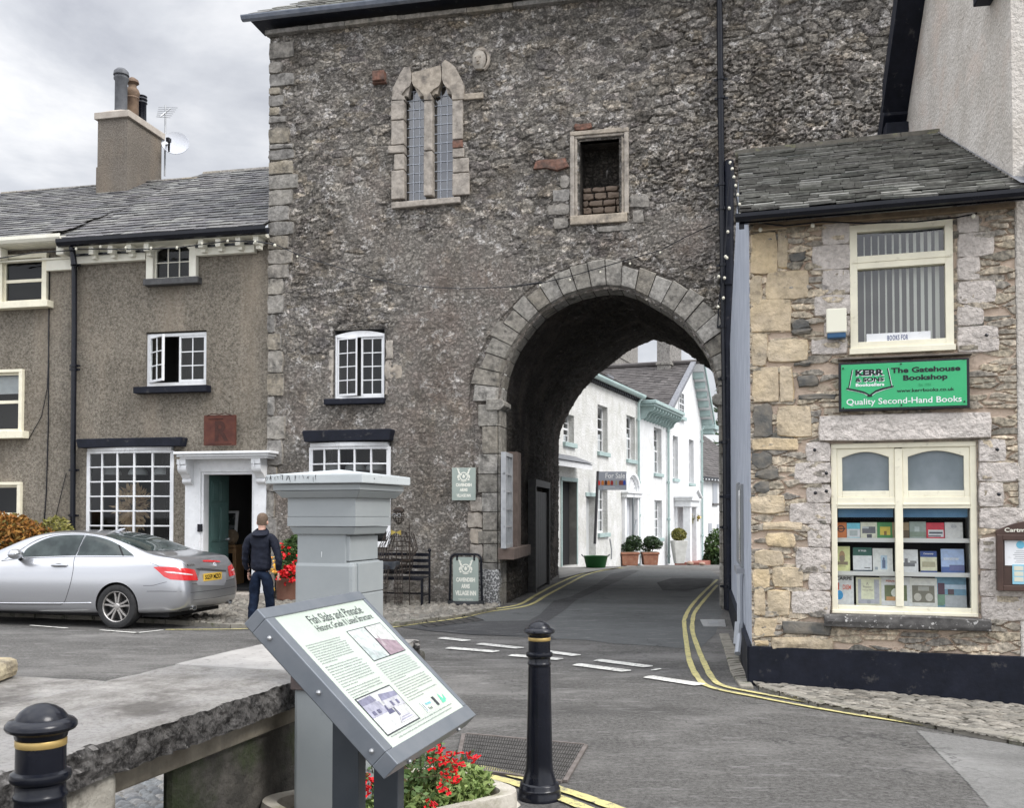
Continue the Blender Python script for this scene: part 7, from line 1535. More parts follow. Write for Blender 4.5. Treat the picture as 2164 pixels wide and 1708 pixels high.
# broken ironwork outline and manhole in the lane
m=MB(); 
sheet('access_cover',[(868,1312),(985,1299),(1022,1311),(905,1326)],.01,M_iron:=mat('worn_iron',(.05,.048,.046,1),(.1,.095,.09,1),12,.6,.4,40,met=.3))
for t in np.linspace(0,1,7):
    a=[(868+(985-868)*t,1312+(1299-1312)*t),(905+(1022-905)*t,1326+(1311-1326)*t)]; stripe(m,a,.02,.016)
for t in np.linspace(0,1,5):
    a=[(868+(905-868)*t,1312+(1326-1312)*t),(985+(1022-985)*t,1299+(1311-1299)*t)]; stripe(m,a,.02,.0165)
solo('cover_joints',None,None,m,mat('dark_joint',(.015,.015,.015,1),rough=.9),kind='structure')
P=[gp(*f3(x,y),.014) for x,y in ((1765,1297),(1945,1297),(1955,1348),(1790,1345))]; m=MB().slab(P,.004,.014); t=Thing('utility_cover','square grey metal utility cover by the yellow lines at the foot of the black downpipe','cover',F0,(P[0][0],P[0][1],0)); t.part('plate',m,mat('pale_worn_metal',(.25,.25,.25,1),(.36,.36,.35,1),9,.5,.3,60,met=.2)); c_=[(sum(p[0] for p in P)/4+(p[0]-sum(q[0] for q in P)/4)*.4,sum(p[1] for p in P)/4+(p[1]-sum(q[1] for q in P)/4)*.45) for p in P]; t.part('inner_lid',MB().slab(c_,.0142,.019),M_galv)
# drain cover in the foreground road: ribbed iron plates in a frame
P=[Vector(gp(*p,.012)) for p in ((970,1622),(1189,1652),(1234,1576),(984,1553))]; t=Thing('drain_cover','large ribbed iron drain cover set in the road behind the near bollard','drain cover',F0,(P[0].x,P[0].y,0)); t.part('plate',MB().slab([tuple(p) for p in P],.002,.008),M_iron)
m=MB(); n1=46
for i in range(n1):
    s0,s1=(i+.15)/n1,(i+.7)/n1; a0=P[0].lerp(P[1],s0);b0=P[3].lerp(P[2],s0);a1=P[0].lerp(P[1],s1);b1=P[3].lerp(P[2],s1)
    for j in range(9):
        u,v=(j+.08)/9,(j+.92)/9; q=[a0.lerp(b0,u),a1.lerp(b1,u),a1.lerp(b1,v),a0.lerp(b0,v)]; m.slab([tuple(x) for x in q],.008,.018)
t.part('ribs',m,mat('rubbed_iron',(.07,.066,.062,1),(.11,.104,.097,1),14,.6,.3,50,met=.2))
m=MB(); c=[P[0],P[1],P[2],P[3]]
for i in range(4): a,b=c[i],c[(i+1)%4]; d=(b-a).normalized(); n=Vector((d.y,-d.x))*.03; m.slab([tuple(a),tuple(b),tuple(b+n),tuple(a+n)],.004,.02)
t.part('frame',m,mat('rust_frame',(.1,.085,.075,1),(.15,.13,.12,1),12,.7))
# ---- cobbled aprons
M_cob=NM('cobbles'); r,g,b_,a_=M_cob.attr(); col=M_cob.ramp(r,[(0,(.1,.092,.08,1)),(.25,(.2,.183,.155,1)),(.5,(.14,.132,.115,1)),(.75,(.27,.25,.215,1)),(1,(.17,.153,.128,1))])
col=M_cob.mix(1.0,col,M_cob.ramp(M_cob.noise(30,5,.7),[(.3,(.65,.65,.65,1)),(.7,(1.3,1.3,1.3,1))]),'MULTIPLY'); col=M_cob.mix(M_cob.mr(g,.35,.75),col,(.035,.032,.024,1)); M_cob.bump(M_cob.noise(80,4,.7),.5,.006); M_cob=M_cob.fin(col,.85,0,.3)
def cobfn(w,h,amp,seed):
    def fn(U,V):
        f1,f2,a,b=vorn(U/w+.3*(fbm(U*3,V*3,seed+2)-.5),V/h+.3*(fbm(U*3,V*3,seed+4)-.5),seed,.75); e=sst(0,.5,f2-f1)*np.sqrt(np.clip(1-f1*1.1,0,1)); return e*amp*(.6+.5*b),(a,1-sst(0,.35,f2-f1),0*U,b)
    return fn
AP=0.06
ap=[gp(*p,AP) for p in ((-200,1286),(0,1296),(90,1299),(200,1303.5),(350,1311),(487,1320),(560,1323),(760,1322),(845,1317),(985,1297),(1046,1284))]
apl=[G.loc(*p) for p in ap]+[(G.at(1055,1281)[0],.03),(G.at(1055,1281)[0],.5),(-14,.5),(-14,-5)]
me=field('apron',np.arange(-12,intr[0][0]+.1,.03),np.arange(-4.2,.12,.028),cobfn(.15,.11,.075,7),lambda U,V,d:(G.o[0]+U*G.c-V*G.s,G.o[1]+U*G.s+V*G.c,AP-.045+d),lambda u,v:inpoly(u,v,apl)); me.materials.append(M_cob)
o=link(bpy.data.objects.new('cobbled_pavement',me)); o['kind']='structure'
M_kerb=mat('kerb_stone',(.19,.175,.15,1),(.28,.26,.22,1),6,.9,.6,25,.01,isl=[(.16,.15,.13,1),(.26,.24,.2,1),(.21,.2,.17,1)],islf=.5,dirt=((.07,.08,.04,1),5,.55,.7))
def kerb(pts,z,w,seed):
    rk=random.Random(seed); P=[Vector(gp(*p,z)) for p in pts]; m=MB()
    for a,b in zip(P,P[1:]):
        l=(b-a).length; d=(b-a)/l; n=Vector((-d.y,d.x)); s=0
        while s<l:
            e=min(l,s+rk.uniform(.28,.6)); q=[a+d*(s+.008)-n*rk.uniform(0,.015),a+d*(e-.008)-n*rk.uniform(0,.015),a+d*(e-.008)+n*w,a+d*(s+.008)+n*w]; m.slab([tuple(x) for x in q],-.02,z+rk.uniform(-.008,.01)); s=e
    return m
solo('kerb',None,None,kerb(((-200,1286),(0,1296),(90,1299),(200,1303.5),(350,1311),(487,1320),(560,1323),(760,1322),(845,1317),(985,1297),(1046,1284.5)),AP,.14,2),M_kerb,kind='structure',bevel=.012)
# right-hand pavement strip under the bookshop
rp=[f7(200,1047),f7(520,1137),f7(900,1203),f7(1250,1273),f7(1634,1348),(2300,1600)]
rl=[B.loc(*gpr(*p,.05)) for p in rp]+[(uR+3,.1),(-.02,.1)]
me=field('pave',np.arange(-.1,uR+2,.0125),np.arange(-2.4,.02,.0125),cobfn(.16,.055,.022,17),lambda U,V,d:(B.o[0]+U*B.c-V*B.s,B.o[1]+U*B.s+V*B.c,.03+d-.038*np.maximum(0,B.o[0]+U*B.c-V*B.s-2.2)*np.clip((13-(B.o[1]+U*B.s+V*B.c))/4,0,1)),lambda u,v:inpoly(u,v,rl)); me.materials.append(M_cob)
o=link(bpy.data.objects.new('stone_sett_pavement',me)); o['kind']='structure'
kp=[gpr(*p,.045) for p in rp]
def kerbw(P,z,w,seed):
    rk=random.Random(seed); P=[Vector(p) for p in P]; m=MB()
    for a,b in zip(P,P[1:]):
        l=(b-a).length; d=(b-a)/l; n=Vector((-d.y,d.x)); s=0
        while s<l:
            e=min(l,s+rk.uniform(.25,.5)); q=[a+d*(s+.006)-n*rk.uniform(0,.012),a+d*(e-.006)-n*rk.uniform(0,.012),a+d*(e-.006)+n*w,a+d*(s+.006)+n*w]; g=gz((q[0].y+q[1].y)/2,(q[0].x+q[1].x)/2); m.slab([tuple(x) for x in q],-.02+g,z+g+rk.uniform(-.006,.008)); s=e
    return m
solo('kerb',None,None,kerbw(kp,.045,.1,3),M_kerb,kind='structure',bevel=.01)
# setts edging beside the blue wall in the lane
rg=random.Random(4); m=MB()
Lf=[Vector(gp(*f4(x,y),.03)) for x,y in ((1905,190),(1950,330),(1990,470),(2060,580))]; Rt=[Vector(gp(*f4(x,y),.03)) for x,y in ((1975,190),(2040,330),(2085,450),(2160,585))]
for i in range(3):
    n=8
    for k in range(n):
        t0,t1=k/n+.015,(k+1)/n-.015; m.slab([tuple(Lf[i].lerp(Lf[i+1],t0)),tuple(Rt[i].lerp(Rt[i+1],t0)),tuple(Rt[i].lerp(Rt[i+1],t1)),tuple(Lf[i].lerp(Lf[i+1],t1))],-.01,.02+rg.uniform(0,.012))
solo('gutter_setts',None,None,m,M_kerb,kind='structure',bevel=.012)
# pavement slabs beyond the arch at the white houses
sheet('far_pavement',[(1180,1199),(1311,1199.5),(1275,1204),(1225,1213),(1182,1224)],.03,mat('flagstones',(.2,.195,.18,1),(.27,.265,.25,1),3,.85,.3,30))
# raised inner footway along the passage wall
# ================================================================ FOREGROUND
PZ=.12
A_=Vector(gp(288,1547,.9)); B_=Vector(gp(623,1439,.9)); sd_=(B_-A_).normalized(); sa=math.atan2(sd_.y,sd_.x)
SF=Frame(A_.x,A_.y,sa)             # u along the slabs (away), y to the left = across the table
M_slabtop=NM('weathered_fish_slab'); n_=M_slabtop; col=n_.mix(n_.mr(n_.noise(5,8,.7),.35,.66),(.24,.226,.205,1),(.5,.478,.45,1))
col=n_.mix(n_.mr(n_.noise(1.4,6,.6,stretch=(.6,2,1),off=3),.46,.66),col,(.44,.425,.41,1)); col=n_.mix(n_.math('MULTIPLY',n_.mr(n_.noise(2.2,5,.6,off=13),.56,.68),.7),col,(.1,.09,.08,1))
col=n_.mix(n_.math('MULTIPLY',n_.mr(n_.noise(40,6,.85,off=2),.48,.62),.42),col,(.09,.085,.08,1))
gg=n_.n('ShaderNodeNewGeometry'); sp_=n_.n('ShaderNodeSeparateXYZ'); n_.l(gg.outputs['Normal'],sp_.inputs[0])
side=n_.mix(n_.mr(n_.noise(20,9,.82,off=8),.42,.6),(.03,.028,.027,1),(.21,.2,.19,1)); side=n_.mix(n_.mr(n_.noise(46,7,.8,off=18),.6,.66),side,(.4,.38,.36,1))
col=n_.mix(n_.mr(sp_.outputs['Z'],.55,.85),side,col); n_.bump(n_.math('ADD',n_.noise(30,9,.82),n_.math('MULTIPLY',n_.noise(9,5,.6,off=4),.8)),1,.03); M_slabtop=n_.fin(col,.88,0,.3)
def rough_slab(u0,u1,v0,v1,z0,z1,seed,rag=.03,top=.004,step=.02):
    """stone slab with broken, flaking front edge; v0 is the front (towards +x), in SF coordinates"""
    th=z1-z0; nu=max(8,int((u1-u0)/step)); us=np.linspace(u0,u1,nu); prof=[]
    k=16; vs=[];fs=[]
    # cross-section path: top back -> top front -> front face down -> underside
    path=[(v1+(v0-v1)*t,1.0,0) for t in np.linspace(0,1,26)]+[(v0,1-t,1) for t in np.linspace(.06,.94,9)]+[(v0+.12*t,0.0,0) for t in np.linspace(0,1,4)]+[(v1,0.0,0),(v1,.5,0)]
    n=len(path)
    U=np.repeat(us[:,None],n,1); Pv=np.array([p[0] for p in path])[None,:].repeat(nu,0); Pt=np.array([p[1] for p in path])[None,:].repeat(nu,0); fr=np.array([p[2] for p in path])[None,:].repeat(nu,0)
    ed=np.exp(-np.abs(Pv-v0)/.03)
    edge=(fbm(U*5,U*0+Pt*2,seed,4)-.5)*rag*2.4+(fbm(U*22,Pt*3.5,seed+5,4)-.5)*rag*1.6
    vv=Pv+np.where(Pt>.97,ed,1)*np.abs(edge)*np.where(fr>0,1,ed)+ed*rag*.2
    zz=z0+th*Pt+np.where(Pt>.97,(fbm(U*3.2,Pv*5,seed+9,5)-.5)*top*5+(fbm(U*16,Pv*16,seed+19,3)-.5)*top-ed*.012,0)
    vv=np.where((Pt<.5)&(fr==0)&(Pv<v1-.01),vv,vv)
    for i in range(nu):
        for j in range(n): vs.append((U[i,j],vv[i,j],zz[i,j]))
    for i in range(nu-1):
        for j in range(n-1): fs.append((i*n+j,(i+1)*n+j,(i+1)*n+j+1,i*n+j+1))
    fs+=[tuple(range(n)),tuple(range((nu-1)*n+n-1,(nu-1)*n-1,-1))]
    m=MB(); m.add(vs,fs); return m
# in SF the front edge is at y=0 and the table extends to y=+.83
def su(px,py,z=.9): return SF.loc(*gp(px,py,z))
u_j=su(372,1411)[0]+.05
M_beam=mat('old_oak_beam',(.15,.13,.1,1),(.24,.215,.17,1),7,.8,.6,25,.01,streak=((.06,.05,.04,1),3,.55,.75))
M_supp=mat('dark_damp_stone',(.045,.042,.036,1),(.1,.092,.08,1),6,.95,.9,22,.03,dirt=((.035,.045,.02,1),3,.5,.65))
ft=Thing('stone_fish_slab_table','long grey weathered stone slab table on dark stone piers in the left foreground','stone table',SF,(0,.4,PZ))
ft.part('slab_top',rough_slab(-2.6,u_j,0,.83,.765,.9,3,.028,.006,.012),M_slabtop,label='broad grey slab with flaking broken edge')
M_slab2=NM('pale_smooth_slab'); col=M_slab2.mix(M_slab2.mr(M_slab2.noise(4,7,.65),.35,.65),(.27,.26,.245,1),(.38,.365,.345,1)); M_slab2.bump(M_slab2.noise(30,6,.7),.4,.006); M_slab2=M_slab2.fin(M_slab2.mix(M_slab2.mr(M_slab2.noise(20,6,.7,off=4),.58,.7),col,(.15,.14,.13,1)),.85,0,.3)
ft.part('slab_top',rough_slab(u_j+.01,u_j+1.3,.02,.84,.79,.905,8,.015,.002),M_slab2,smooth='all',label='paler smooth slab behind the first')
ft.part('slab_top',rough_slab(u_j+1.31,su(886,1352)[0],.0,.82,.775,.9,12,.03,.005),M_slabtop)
ft.part('timber_rail',MB().box(-2.5,su(886,1352)[0]-.3,.1,.2,.66,.76),M_beam,bevel=.01)
pu0=su(366,1600,.76)[0]
def pier(u0,u1,v0,v1,seed):
    us=np.linspace(u0,u1,30); m=MB(); r=random.Random(seed)
    m.box(u0,u1,v0,v1,PZ-.05,.765); return m
def pxu(px,v,z):  # u of the point on plane y=v seen at px
    return SF.at(px,1600,v)[0]
ft.part('pier',MB().box(pxu(366,.14,.4),pxu(640,.14,.4)+.6,.14,.2,PZ-.05,.7),M_supp,bevel=.03,label='dark damp stone pier')
ft.part('pier',MB().box(pxu(205,.1,.5)-.6,pxu(228,.1,.5),.05,.62,PZ-.05,.765),mat('pale_lichened_pier',(.3,.28,.24,1),(.42,.4,.35,1),5,.9,.8,22,.02,dirt=((.12,.11,.09,1),5,.5,.65)),bevel=.03,label='pale stone pier at the left')
ft.part('pier',MB().box(pxu(640,.14,.4)+1.2,pxu(640,.14,.4)+1.7,.14,.7,-.02,.775),M_supp,bevel=.03)
# second slab behind at the left with a block on it
t2=Thing('low_stone_slab','cracked pinkish-grey stone slab behind the main slab at the far left','stone slab',SF,(0,1.2,PZ))
ft2=[su(-60,1450,.86),su(150,1434,.86),su(206,1436,.86),su(226,1444,.86)]
us0=su(225,1445,.88)[0]
t2.part('slab_top',rough_slab(us0-2.8,us0+.02,.845,1.75,.78,.885,21,.012,.003),M_slabtop); t2.part('pier',MB().box(us0-1.6,us0-.3,1.0,1.6,PZ-.05,.78),M_supp,bevel=.03)
q=[gp(-60,1462,.885),gp(57,1452,.885)]; mid=Vector(q[1]); bl=Frame(mid.x-.15,mid.y-.1,R(4)); m=MB()
m.box(-.8,0,0,.4,.886,.985); bo=solo('sandstone_block','weathered yellow sandstone block lying on the stone slab at the left edge','stone block',m,mat('yellow_weathered_block',(.34,.28,.18,1),(.44,.38,.26,1),6,.9,.9,18,.03,dirt=((.14,.12,.09,1),4,.5,.66)),bl,(-.3,.2,.89),bevel=.035)
# cobbled foreground floor (a low raised footway round the slabs)
def fpos(U,V,d): return (U,V,PZ-.03+d)
cl=[gp(*p,PZ) for p in ((-300,1560),(-100,1475),(200,1450),(560,1400),(900,1420),(905,1500),(800,1560),(880,1700),(900,1900),(-600,1900))]
clp=[(p[0],p[1]) for p in cl]
me=field('cob',np.arange(-3.4,-.45,.014),np.arange(3.2,6.6,.014),cobfn(.085,.06,.035,27),fpos,lambda u,v:inpoly(u,v,clp)); M_cob2=NM('river_cobbles'); r,g,b_,a_=M_cob2.attr(); col=M_cob2.ramp(r,[(0,(.13,.135,.14,1)),(.3,(.24,.25,.25,1)),(.6,(.18,.18,.175,1)),(.8,(.32,.3,.27,1)),(1,(.2,.21,.22,1))])
col=M_cob2.mix(1.0,col,M_cob2.ramp(M_cob2.noise(40,5,.7),[(.3,(.7,.7,.7,1)),(.7,(1.25,1.25,1.25,1))]),'MULTIPLY'); col=M_cob2.mix(M_cob2.mr(g,.45,.9),col,(.07,.065,.055,1)); M_cob2=M_cob2.fin(col,.7,0,.4); me.materials.append(M_cob2)
o=link(bpy.data.objects.new('cobbled_footway',me)); o['kind']='structure'
solo('footway_kerb',None,None,MB().slab(clp,-.02,PZ-.028),M_kerb,kind='structure')
# ---------------------------------------------------------------- pinnacle post
th_=R(-19.3); t_=.0789; d0=4.5; nx_=(751.5-1082)/FPX*d0
# corner N of the block nearest us; left face runs to the left-back, right face to the right-back
PFm=Frame(nx_,d0,th_)        # u axis = right-front direction of the left face reversed
side=t_*d0
ccx,ccy=-side/2,side/2
pn=Thing('painted_pinnacle_post','tall square grey painted post with stepped moulded cap standing by the stone slabs','post',PFm,(ccx,ccy,PZ))
M_grey=mat('grey_green_masonry_paint',(.25,.272,.277,1),(.285,.305,.31,1),3,.42,.12,18,.003,dirt=((.2,.22,.22,1),9,.66,.8),spec=.5)
Mcap=mat('chipped_pale_grey_paint',(.42,.45,.455,1),(.46,.49,.495,1),6,.5,.2,30,.004,streak=((.05,.055,.06,1),9,.64,.66),dirt=((.06,.065,.07,1),16,.63,.66))
def pz(py,dd=d0): return EYE-(py-1085)*dd/FPX
def sq(h0,h1,a0,a1): m=MB(); m.frustum(ccx,ccy,h0,h1,a0/2,a0/2,a1/2,a1/2); return m
zsh=pz(1129.6); a_b=side; a_s=.29; a_c=.50
pn.part('shaft',MB().box(ccx-a_s/2,ccx+a_s/2-.034,ccy-a_s/2,ccy+a_s/2,PZ-.1,pz(1126)),M_grey,bevel=.006)
# lower shaft is slightly wider with chamfer stop and jointed right face
zst=pz(1190); m=MB(); m.box(ccx-a_s/2-.012,ccx+a_s/2+.006,ccy-a_s/2-.006,ccy+a_s/2+.012,PZ-.1,zst); pn.part('lower_shaft',m,M_grey,bevel=.02)
m=MB(); 
for i,(za,zb) in enumerate(((PZ,pz(1259)),(pz(1257.5),zst-.005),(zst+.004,pz(1134)))): q=.0 if i<2 else .03; m.box(ccx+a_s/2-.002-q*1.3,ccx+a_s/2+.014-q,ccy-a_s/2+.035-q,ccy+a_s/2-.004,za,zb)
pn.part('jointed_panel',m,M_grey,bevel=.004)
m=MB(); m.frustum(ccx,ccy,pz(1131),pz(1114),a_s/2+.012,a_s/2+.012,a_b/2-.006,a_b/2-.006); pn.part('lower_moulding',m,M_grey,bevel=.004)
m=MB(); m.box(ccx-a_b/2,ccx+a_b/2,ccy-a_b/2,ccy+a_b/2,pz(1113),pz(1093.5)); m.box(ccx-a_b/2+.001,ccx+a_b/2-.001,ccy-a_b/2+.001,ccy+a_b/2-.001,pz(1093.5)+.003,pz(1052)); m.box(ccx-a_b/2+.004,ccx+a_b/2-.004,ccy-a_b/2+.004,ccy+a_b/2-.004,pz(1112),pz(1053)); pn.part('block',m,M_grey)
m=MB(); m.frustum(ccx,ccy,pz(1052),pz(1037.5),a_b/2+.018,a_b/2+.018,a_b/2+.045,a_b/2+.045); m.box(ccx-a_b/2-.048,ccx+a_b/2+.048,ccy-a_b/2-.048,ccy+a_b/2+.048,pz(1037)+.001,pz(1023)); pn.part('upper_moulding',m,M_grey,bevel=.003)
m=MB(); h=a_c/2; m.box(ccx-h,ccx+h,ccy-h,ccy+h,pz(1022),pz(1003)); m.add([(ccx-h+.002,ccy-h+.002,pz(1003)),(ccx+h-.002,ccy-h+.002,pz(1003)),(ccx+h-.002,ccy+h-.002,pz(1003)),(ccx-h+.002,ccy+h-.002,pz(1003)),(ccx,ccy,pz(1003)+.032)],[(0,1,4),(1,2,4),(2,3,4),(3,0,4)])
pn.part('cap',m,Mcap,bevel=.004); rc_=random.Random(8); m=MB()
for i in range(34):
    x=ccx-h+rc_.random()**1.6*a_c*.55; zt_=pz(1003)-.002; l=rc_.uniform(.008,.026); w=rc_.uniform(.001,.003); d_=rc_.uniform(-.008,.008); z_=zt_-rc_.uniform(0,.01); m.add([(x,ccy-h-.0012,z_),(x+w,ccy-h-.0012,z_),(x+w*.6+d_,ccy-h-.0012,z_-l),(x+d_,ccy-h-.0012,z_-l)],[(0,1,2,3)])
pn.part('paint_chips',m,M_black)
zi=pz(1448); m=MB(); m.box(ccx-a_s/2-.02,ccx+a_s/2+.02,ccy-a_s/2-.02,ccy+a_s/2+.02,pz(1467),pz(1437)); m.tube([(ccx-a_s/2+.16,ccy-a_s/2-.02,zi),(ccx-a_s/2+.16,ccy-a_s/2-.035,zi)],.012,8); pn.part('iron_band',m,mat('dark_rusty_band',(.05,.04,.038,1),(.09,.07,.065,1),10,.8,.4,30),bevel=.005)
m=MB(); 
for (x,z0,z1,dx) in ((.13,pz(1180),pz(1168),.0),(.06,pz(1215),pz(1195),-.03)): m.add([(ccx-a_s/2+x,ccy-a_s/2-.0015,z0),(ccx-a_s/2+x+.002,ccy-a_s/2-.0015,z0),(ccx-a_s/2+x+dx+.003,ccy-a_s/2-.0015,z1),(ccx-a_s/2+x+dx,ccy-a_s/2-.0015,z1)],[(0,1,2,3)])
pn.part('paint_scratches',m,M_white)
# ---------------------------------------------------------------- information board
yaw=R(74.13); tilt=R(43.46); C0=Vector((-.48975,3.5997,1.1472)); wB,hB=.8,.6903
uB_=Vector((math.cos(yaw),math.sin(yaw),0)); bB=Vector((-math.sin(yaw),math.cos(yaw),0)); vB=bB*math.cos(tilt)+Vector((0,0,1))*math.sin(tilt); nB=uB_.cross(vB)
ibF=Frame(C0.x,C0.y,0)
def ibp(p): # p=(across, up the slope, out of the face)
    q=C0+uB_*p[0]+vB*p[1]+nB*p[2]; return (q.x-C0.x,q.y-C0.y,q.z)
ib=Thing('information_board','slanted grey metal lectern board titled Fish Slabs and Pinnacle on two posts','information board',ibF,(0,0,PZ))
M_frame=mat('slate_grey_powder_coat',(.15,.168,.19,1),(.18,.195,.215,1),8,.35,.05,40,.001,met=.3,spec=.5,dirt=((.3,.33,.36,1),30,.72,.76))
M_framed=mat('dark_grey_powder_coat',(.035,.042,.05,1),(.045,.052,.06,1),8,.45)
def ibbox(m,x0,x1,y0,y1,z0,z1):
    b=MB().box(x0,x1,y0,y1,z0,z1); m.add([ibp(v) for v in b.v],b.f)
W2,H2=wB/2,hB/2; fl,fr_,ft_,fb_=.058,.028,.044,.056; m=MB()
ibbox(m,-W2,W2,-H2,-H2+fb_,-.07,0); ibbox(m,-W2,W2,H2-ft_,H2,-.07,0); ibbox(m,-W2,-W2+fl,-H2+fb_,H2-ft_,-.07,-.0005); ibbox(m,W2-fr_,W2,-H2+fb_,H2-ft_,-.07,-.0005); ib.part('frame',m,M_frame,bevel=.003)
m=MB(); ibbox(m,-W2+.01,W2-.01,-H2+.01,H2-.01,-.075,-.02); ib.part('tray',m,M_framed)
M_panel=mat('printed_panel',(.5,.56,.49,1),(.44,.5,.44,1),2.5,.12,spec=.6,coat=.6)
m=MB(); ibbox(m,-W2+fl,W2-fr_,-H2+fb_,H2-ft_,-.02,-.006); panel=ib.part('panel',m,M_panel)
x0,x1,y0,y1=-W2+fl,W2-fr_,-H2+fb_,H2-ft_; PWd,PHt=x1-x0,y1-y0
def F_(p): return ibp((x0+PWd*p[0],y0+PHt*p[2],-.0055+p[1]))
M_ink=mat('dark_print_ink',(.04,.045,.05,1),rough=.4); M_inkg=mat('grey_print_ink',(.26,.28,.27,1),rough=.4)
m=MB(); m.text('Fish Slabs and Pinnacle',.27,.88,.895,.965,.0008,bold=0,fn=F_); m.text('Historic Grade II Listed Structure',.27,.93,.835,.885,.0008,bold=0,fn=F_); ib.part('title_lettering',m,M_ink,parent=panel)
m=MB(); ri=random.Random(12)
def para(xa,xb,ya,yb,n,cent=False):
    for k in range(n):
        y=ya+(yb-ya)*k/max(1,n-1); e=xb-(ri.uniform(0,.03) if k<n-1 else (xb-xa)*.55); x=xa
        if cent: x=xa+ri.uniform(0,.1); e=xb-ri.uniform(0,.1)
        while x<e-.01:
            w=ri.uniform(.012,.038); a=x; 
            while a<min(x+w,e): hh=ri.choice((.0058,.0085,.0062)); m.quad(F_((a,.0007,y)),F_((a+.0042,.0007,y)),F_((a+.0042,.0007,y+hh)),F_((a,.0007,y+hh))); a+=.0062
            x+=w+.006
para(.05,.44,.76,.62,9); para(.05,.44,.59,.44,9); para(.05,.44,.415,.36,4); para(.51,.95,.50,.36,9); para(.51,.95,.335,.24,6); para(.51,.95,.22,.2,2); para(.06,.94,.055,.03,2,True)
ib.part('text_lines',m,M_inkg,parent=panel)
def pic(name,xa,xb,ya,yb,shapes,edge=.006):
    m=MB(); mats=[M_ink]; m.quad(*[F_(p) for p in ((xa,.0007,ya),(xb,.0007,ya),(xb,.0007,yb),(xa,.0007,yb))]); e=edge
    for k,(c,pts) in enumerate(shapes): m.m=len(mats); mats.append(mat('photo_tone_%s_%d'%(name,k),c+(1,),tuple(x*.7 for x in c)+(1,),40,.3)); m.quad(*[F_((xa+e+(xb-xa-2*e)*px,.0009+.0002*k,ya+e+(yb-ya-2*e)*py)) for px,py in pts])
    ib.part(name,m,mats,parent=panel)
S_=lambda a,b,c,d:((a,b),(c,b),(c,d),(a,d))
pic('faded_street_photo',.52,.735,.53,.79,[((.52,.56,.54),S_(0,0,1,1)),((.4,.45,.44),((0,0),(.9,.0),(.5,.3),(.0,.5))),((.47,.5,.5),((.3,.1),(.5,.1),(.5,.35),(.3,.3)))])
pic('reddish_market_photo',.737,.95,.53,.79,[((.55,.56,.54),S_(0,0,1,1)),((.3,.23,.26),((0,0),(1,0),(1,.35),(0,.6))),((.4,.34,.36),((.1,.3),(.3,.3),(.22,.75)))])
pic('old_square_photo',.05,.46,.07,.35,[((.55,.56,.55),S_(0,0,1,1)),((.33,.33,.4),((0,.45),(.45,.45),(.45,.78),(0,.85))),((.2,.2,.27),((0,.8),(.42,.8),(.36,.98),(.0,.96))),((.11,.11,.18),((.42,.38),(.6,.38),(.56,.62),(.46,.62))),((.42,.42,.45),((.5,.5),(1,.45),(1,.72),(.5,.75))),((.22,.22,.3),((.5,.74),(1,.72),(1,.85),(.55,.92))),((.13,.13,.2),S_(.08,.5,.16,.6)),((.13,.13,.2),S_(.22,.5,.3,.6)),((.13,.13,.2),S_(.66,.52,.72,.66)),((.13,.13,.2),S_(.82,.52,.88,.64)),((.5,.5,.52),((.5,.08),(.95,.08),(.85,.25),(.6,.25))),((.3,.3,.38),((.55,.12),(.9,.12),(.88,.15),(.57,.15))),((.3,.3,.38),((.6,.18),(.86,.18),(.85,.2),(.62,.2))),((.2,.2,.26),((.6,.26),(.66,.26),(.64,.5),(.62,.5)))],.009)
pic('small_logos',.58,.62,.08,.16,[((.6,.64,.62),S_(0,0,1,1)),((.2,.25,.27),((.2,.1),(.5,.1),(.6,.9),(.4,.95)))],0)
m=MB(); m.text('Heritage',.63,.7,.12,.145,.0009,bold=.02,fn=F_); ib.part('logo_lettering',m,mat('teal_ink',(.1,.42,.5,1),rough=.4),parent=panel); m=MB(); m.text('Fund',.63,.67,.09,.11,.0009,bold=.01,fn=F_)
m.quad(*[F_(p) for p in ((.745,.0009,.09),(.775,.0009,.09),(.775,.0009,.16),(.745,.0009,.16))]); ib.part('logo_dark',m,M_ink,parent=panel)
m=MB(); m.quad(*[F_(p) for p in ((.82,.0009,.09),(.87,.0009,.09),(.845,.0009,.165))]); m.quad(*[F_(p) for p in ((.86,.0010,.1),(.89,.0010,.1),(.9,.0010,.15))]); ib.part('logo_leaf',m,mat('mint_ink',(.1,.5,.3,1),rough=.4),parent=panel)
m=MB()
for (a,b) in ((-W2,-H2+.09),(-W2,.0),(-W2,H2-.1),): q=ibp((a-.003,b,-.035)); m.ball(q,.009,8)
for a in (-.25,.25): m.ball(ibp((a,-H2-.003,-.035)),.009,8)
ib.part('bolts',m,M_galv)
m=MB()
for du,dv in ((-.12,-.0),(.235,-.0)):
    c=C0+uB_*du+vB*dv-nB*.07; x,y=c.x-C0.x,c.y-C0.y; ax=Matrix.Rotation(yaw,3,'Z')
    for sgn in (0,):
        zt=c.z; m=MB(); vs=[]
        for (a,b) in ((-.032,-.05),(.032,-.05),(.032,.05),(-.032,.05)):
            v=ax@Vector((a,b,0)); 
            # top cut to follow the tray
            zz=zt+ (b)*math.tan(tilt); vs.append((x+v.x,y+v.y,PZ-.05)); vs.append((x+v.x,y+v.y,zz+.01))
        m.add(vs,[(0,2,4,6),(1,7,5,3),(0,1,3,2),(2,3,5,4),(4,5,7,6),(6,7,1,0)]); ib.part('leg',m,M_framed,bevel=.003)
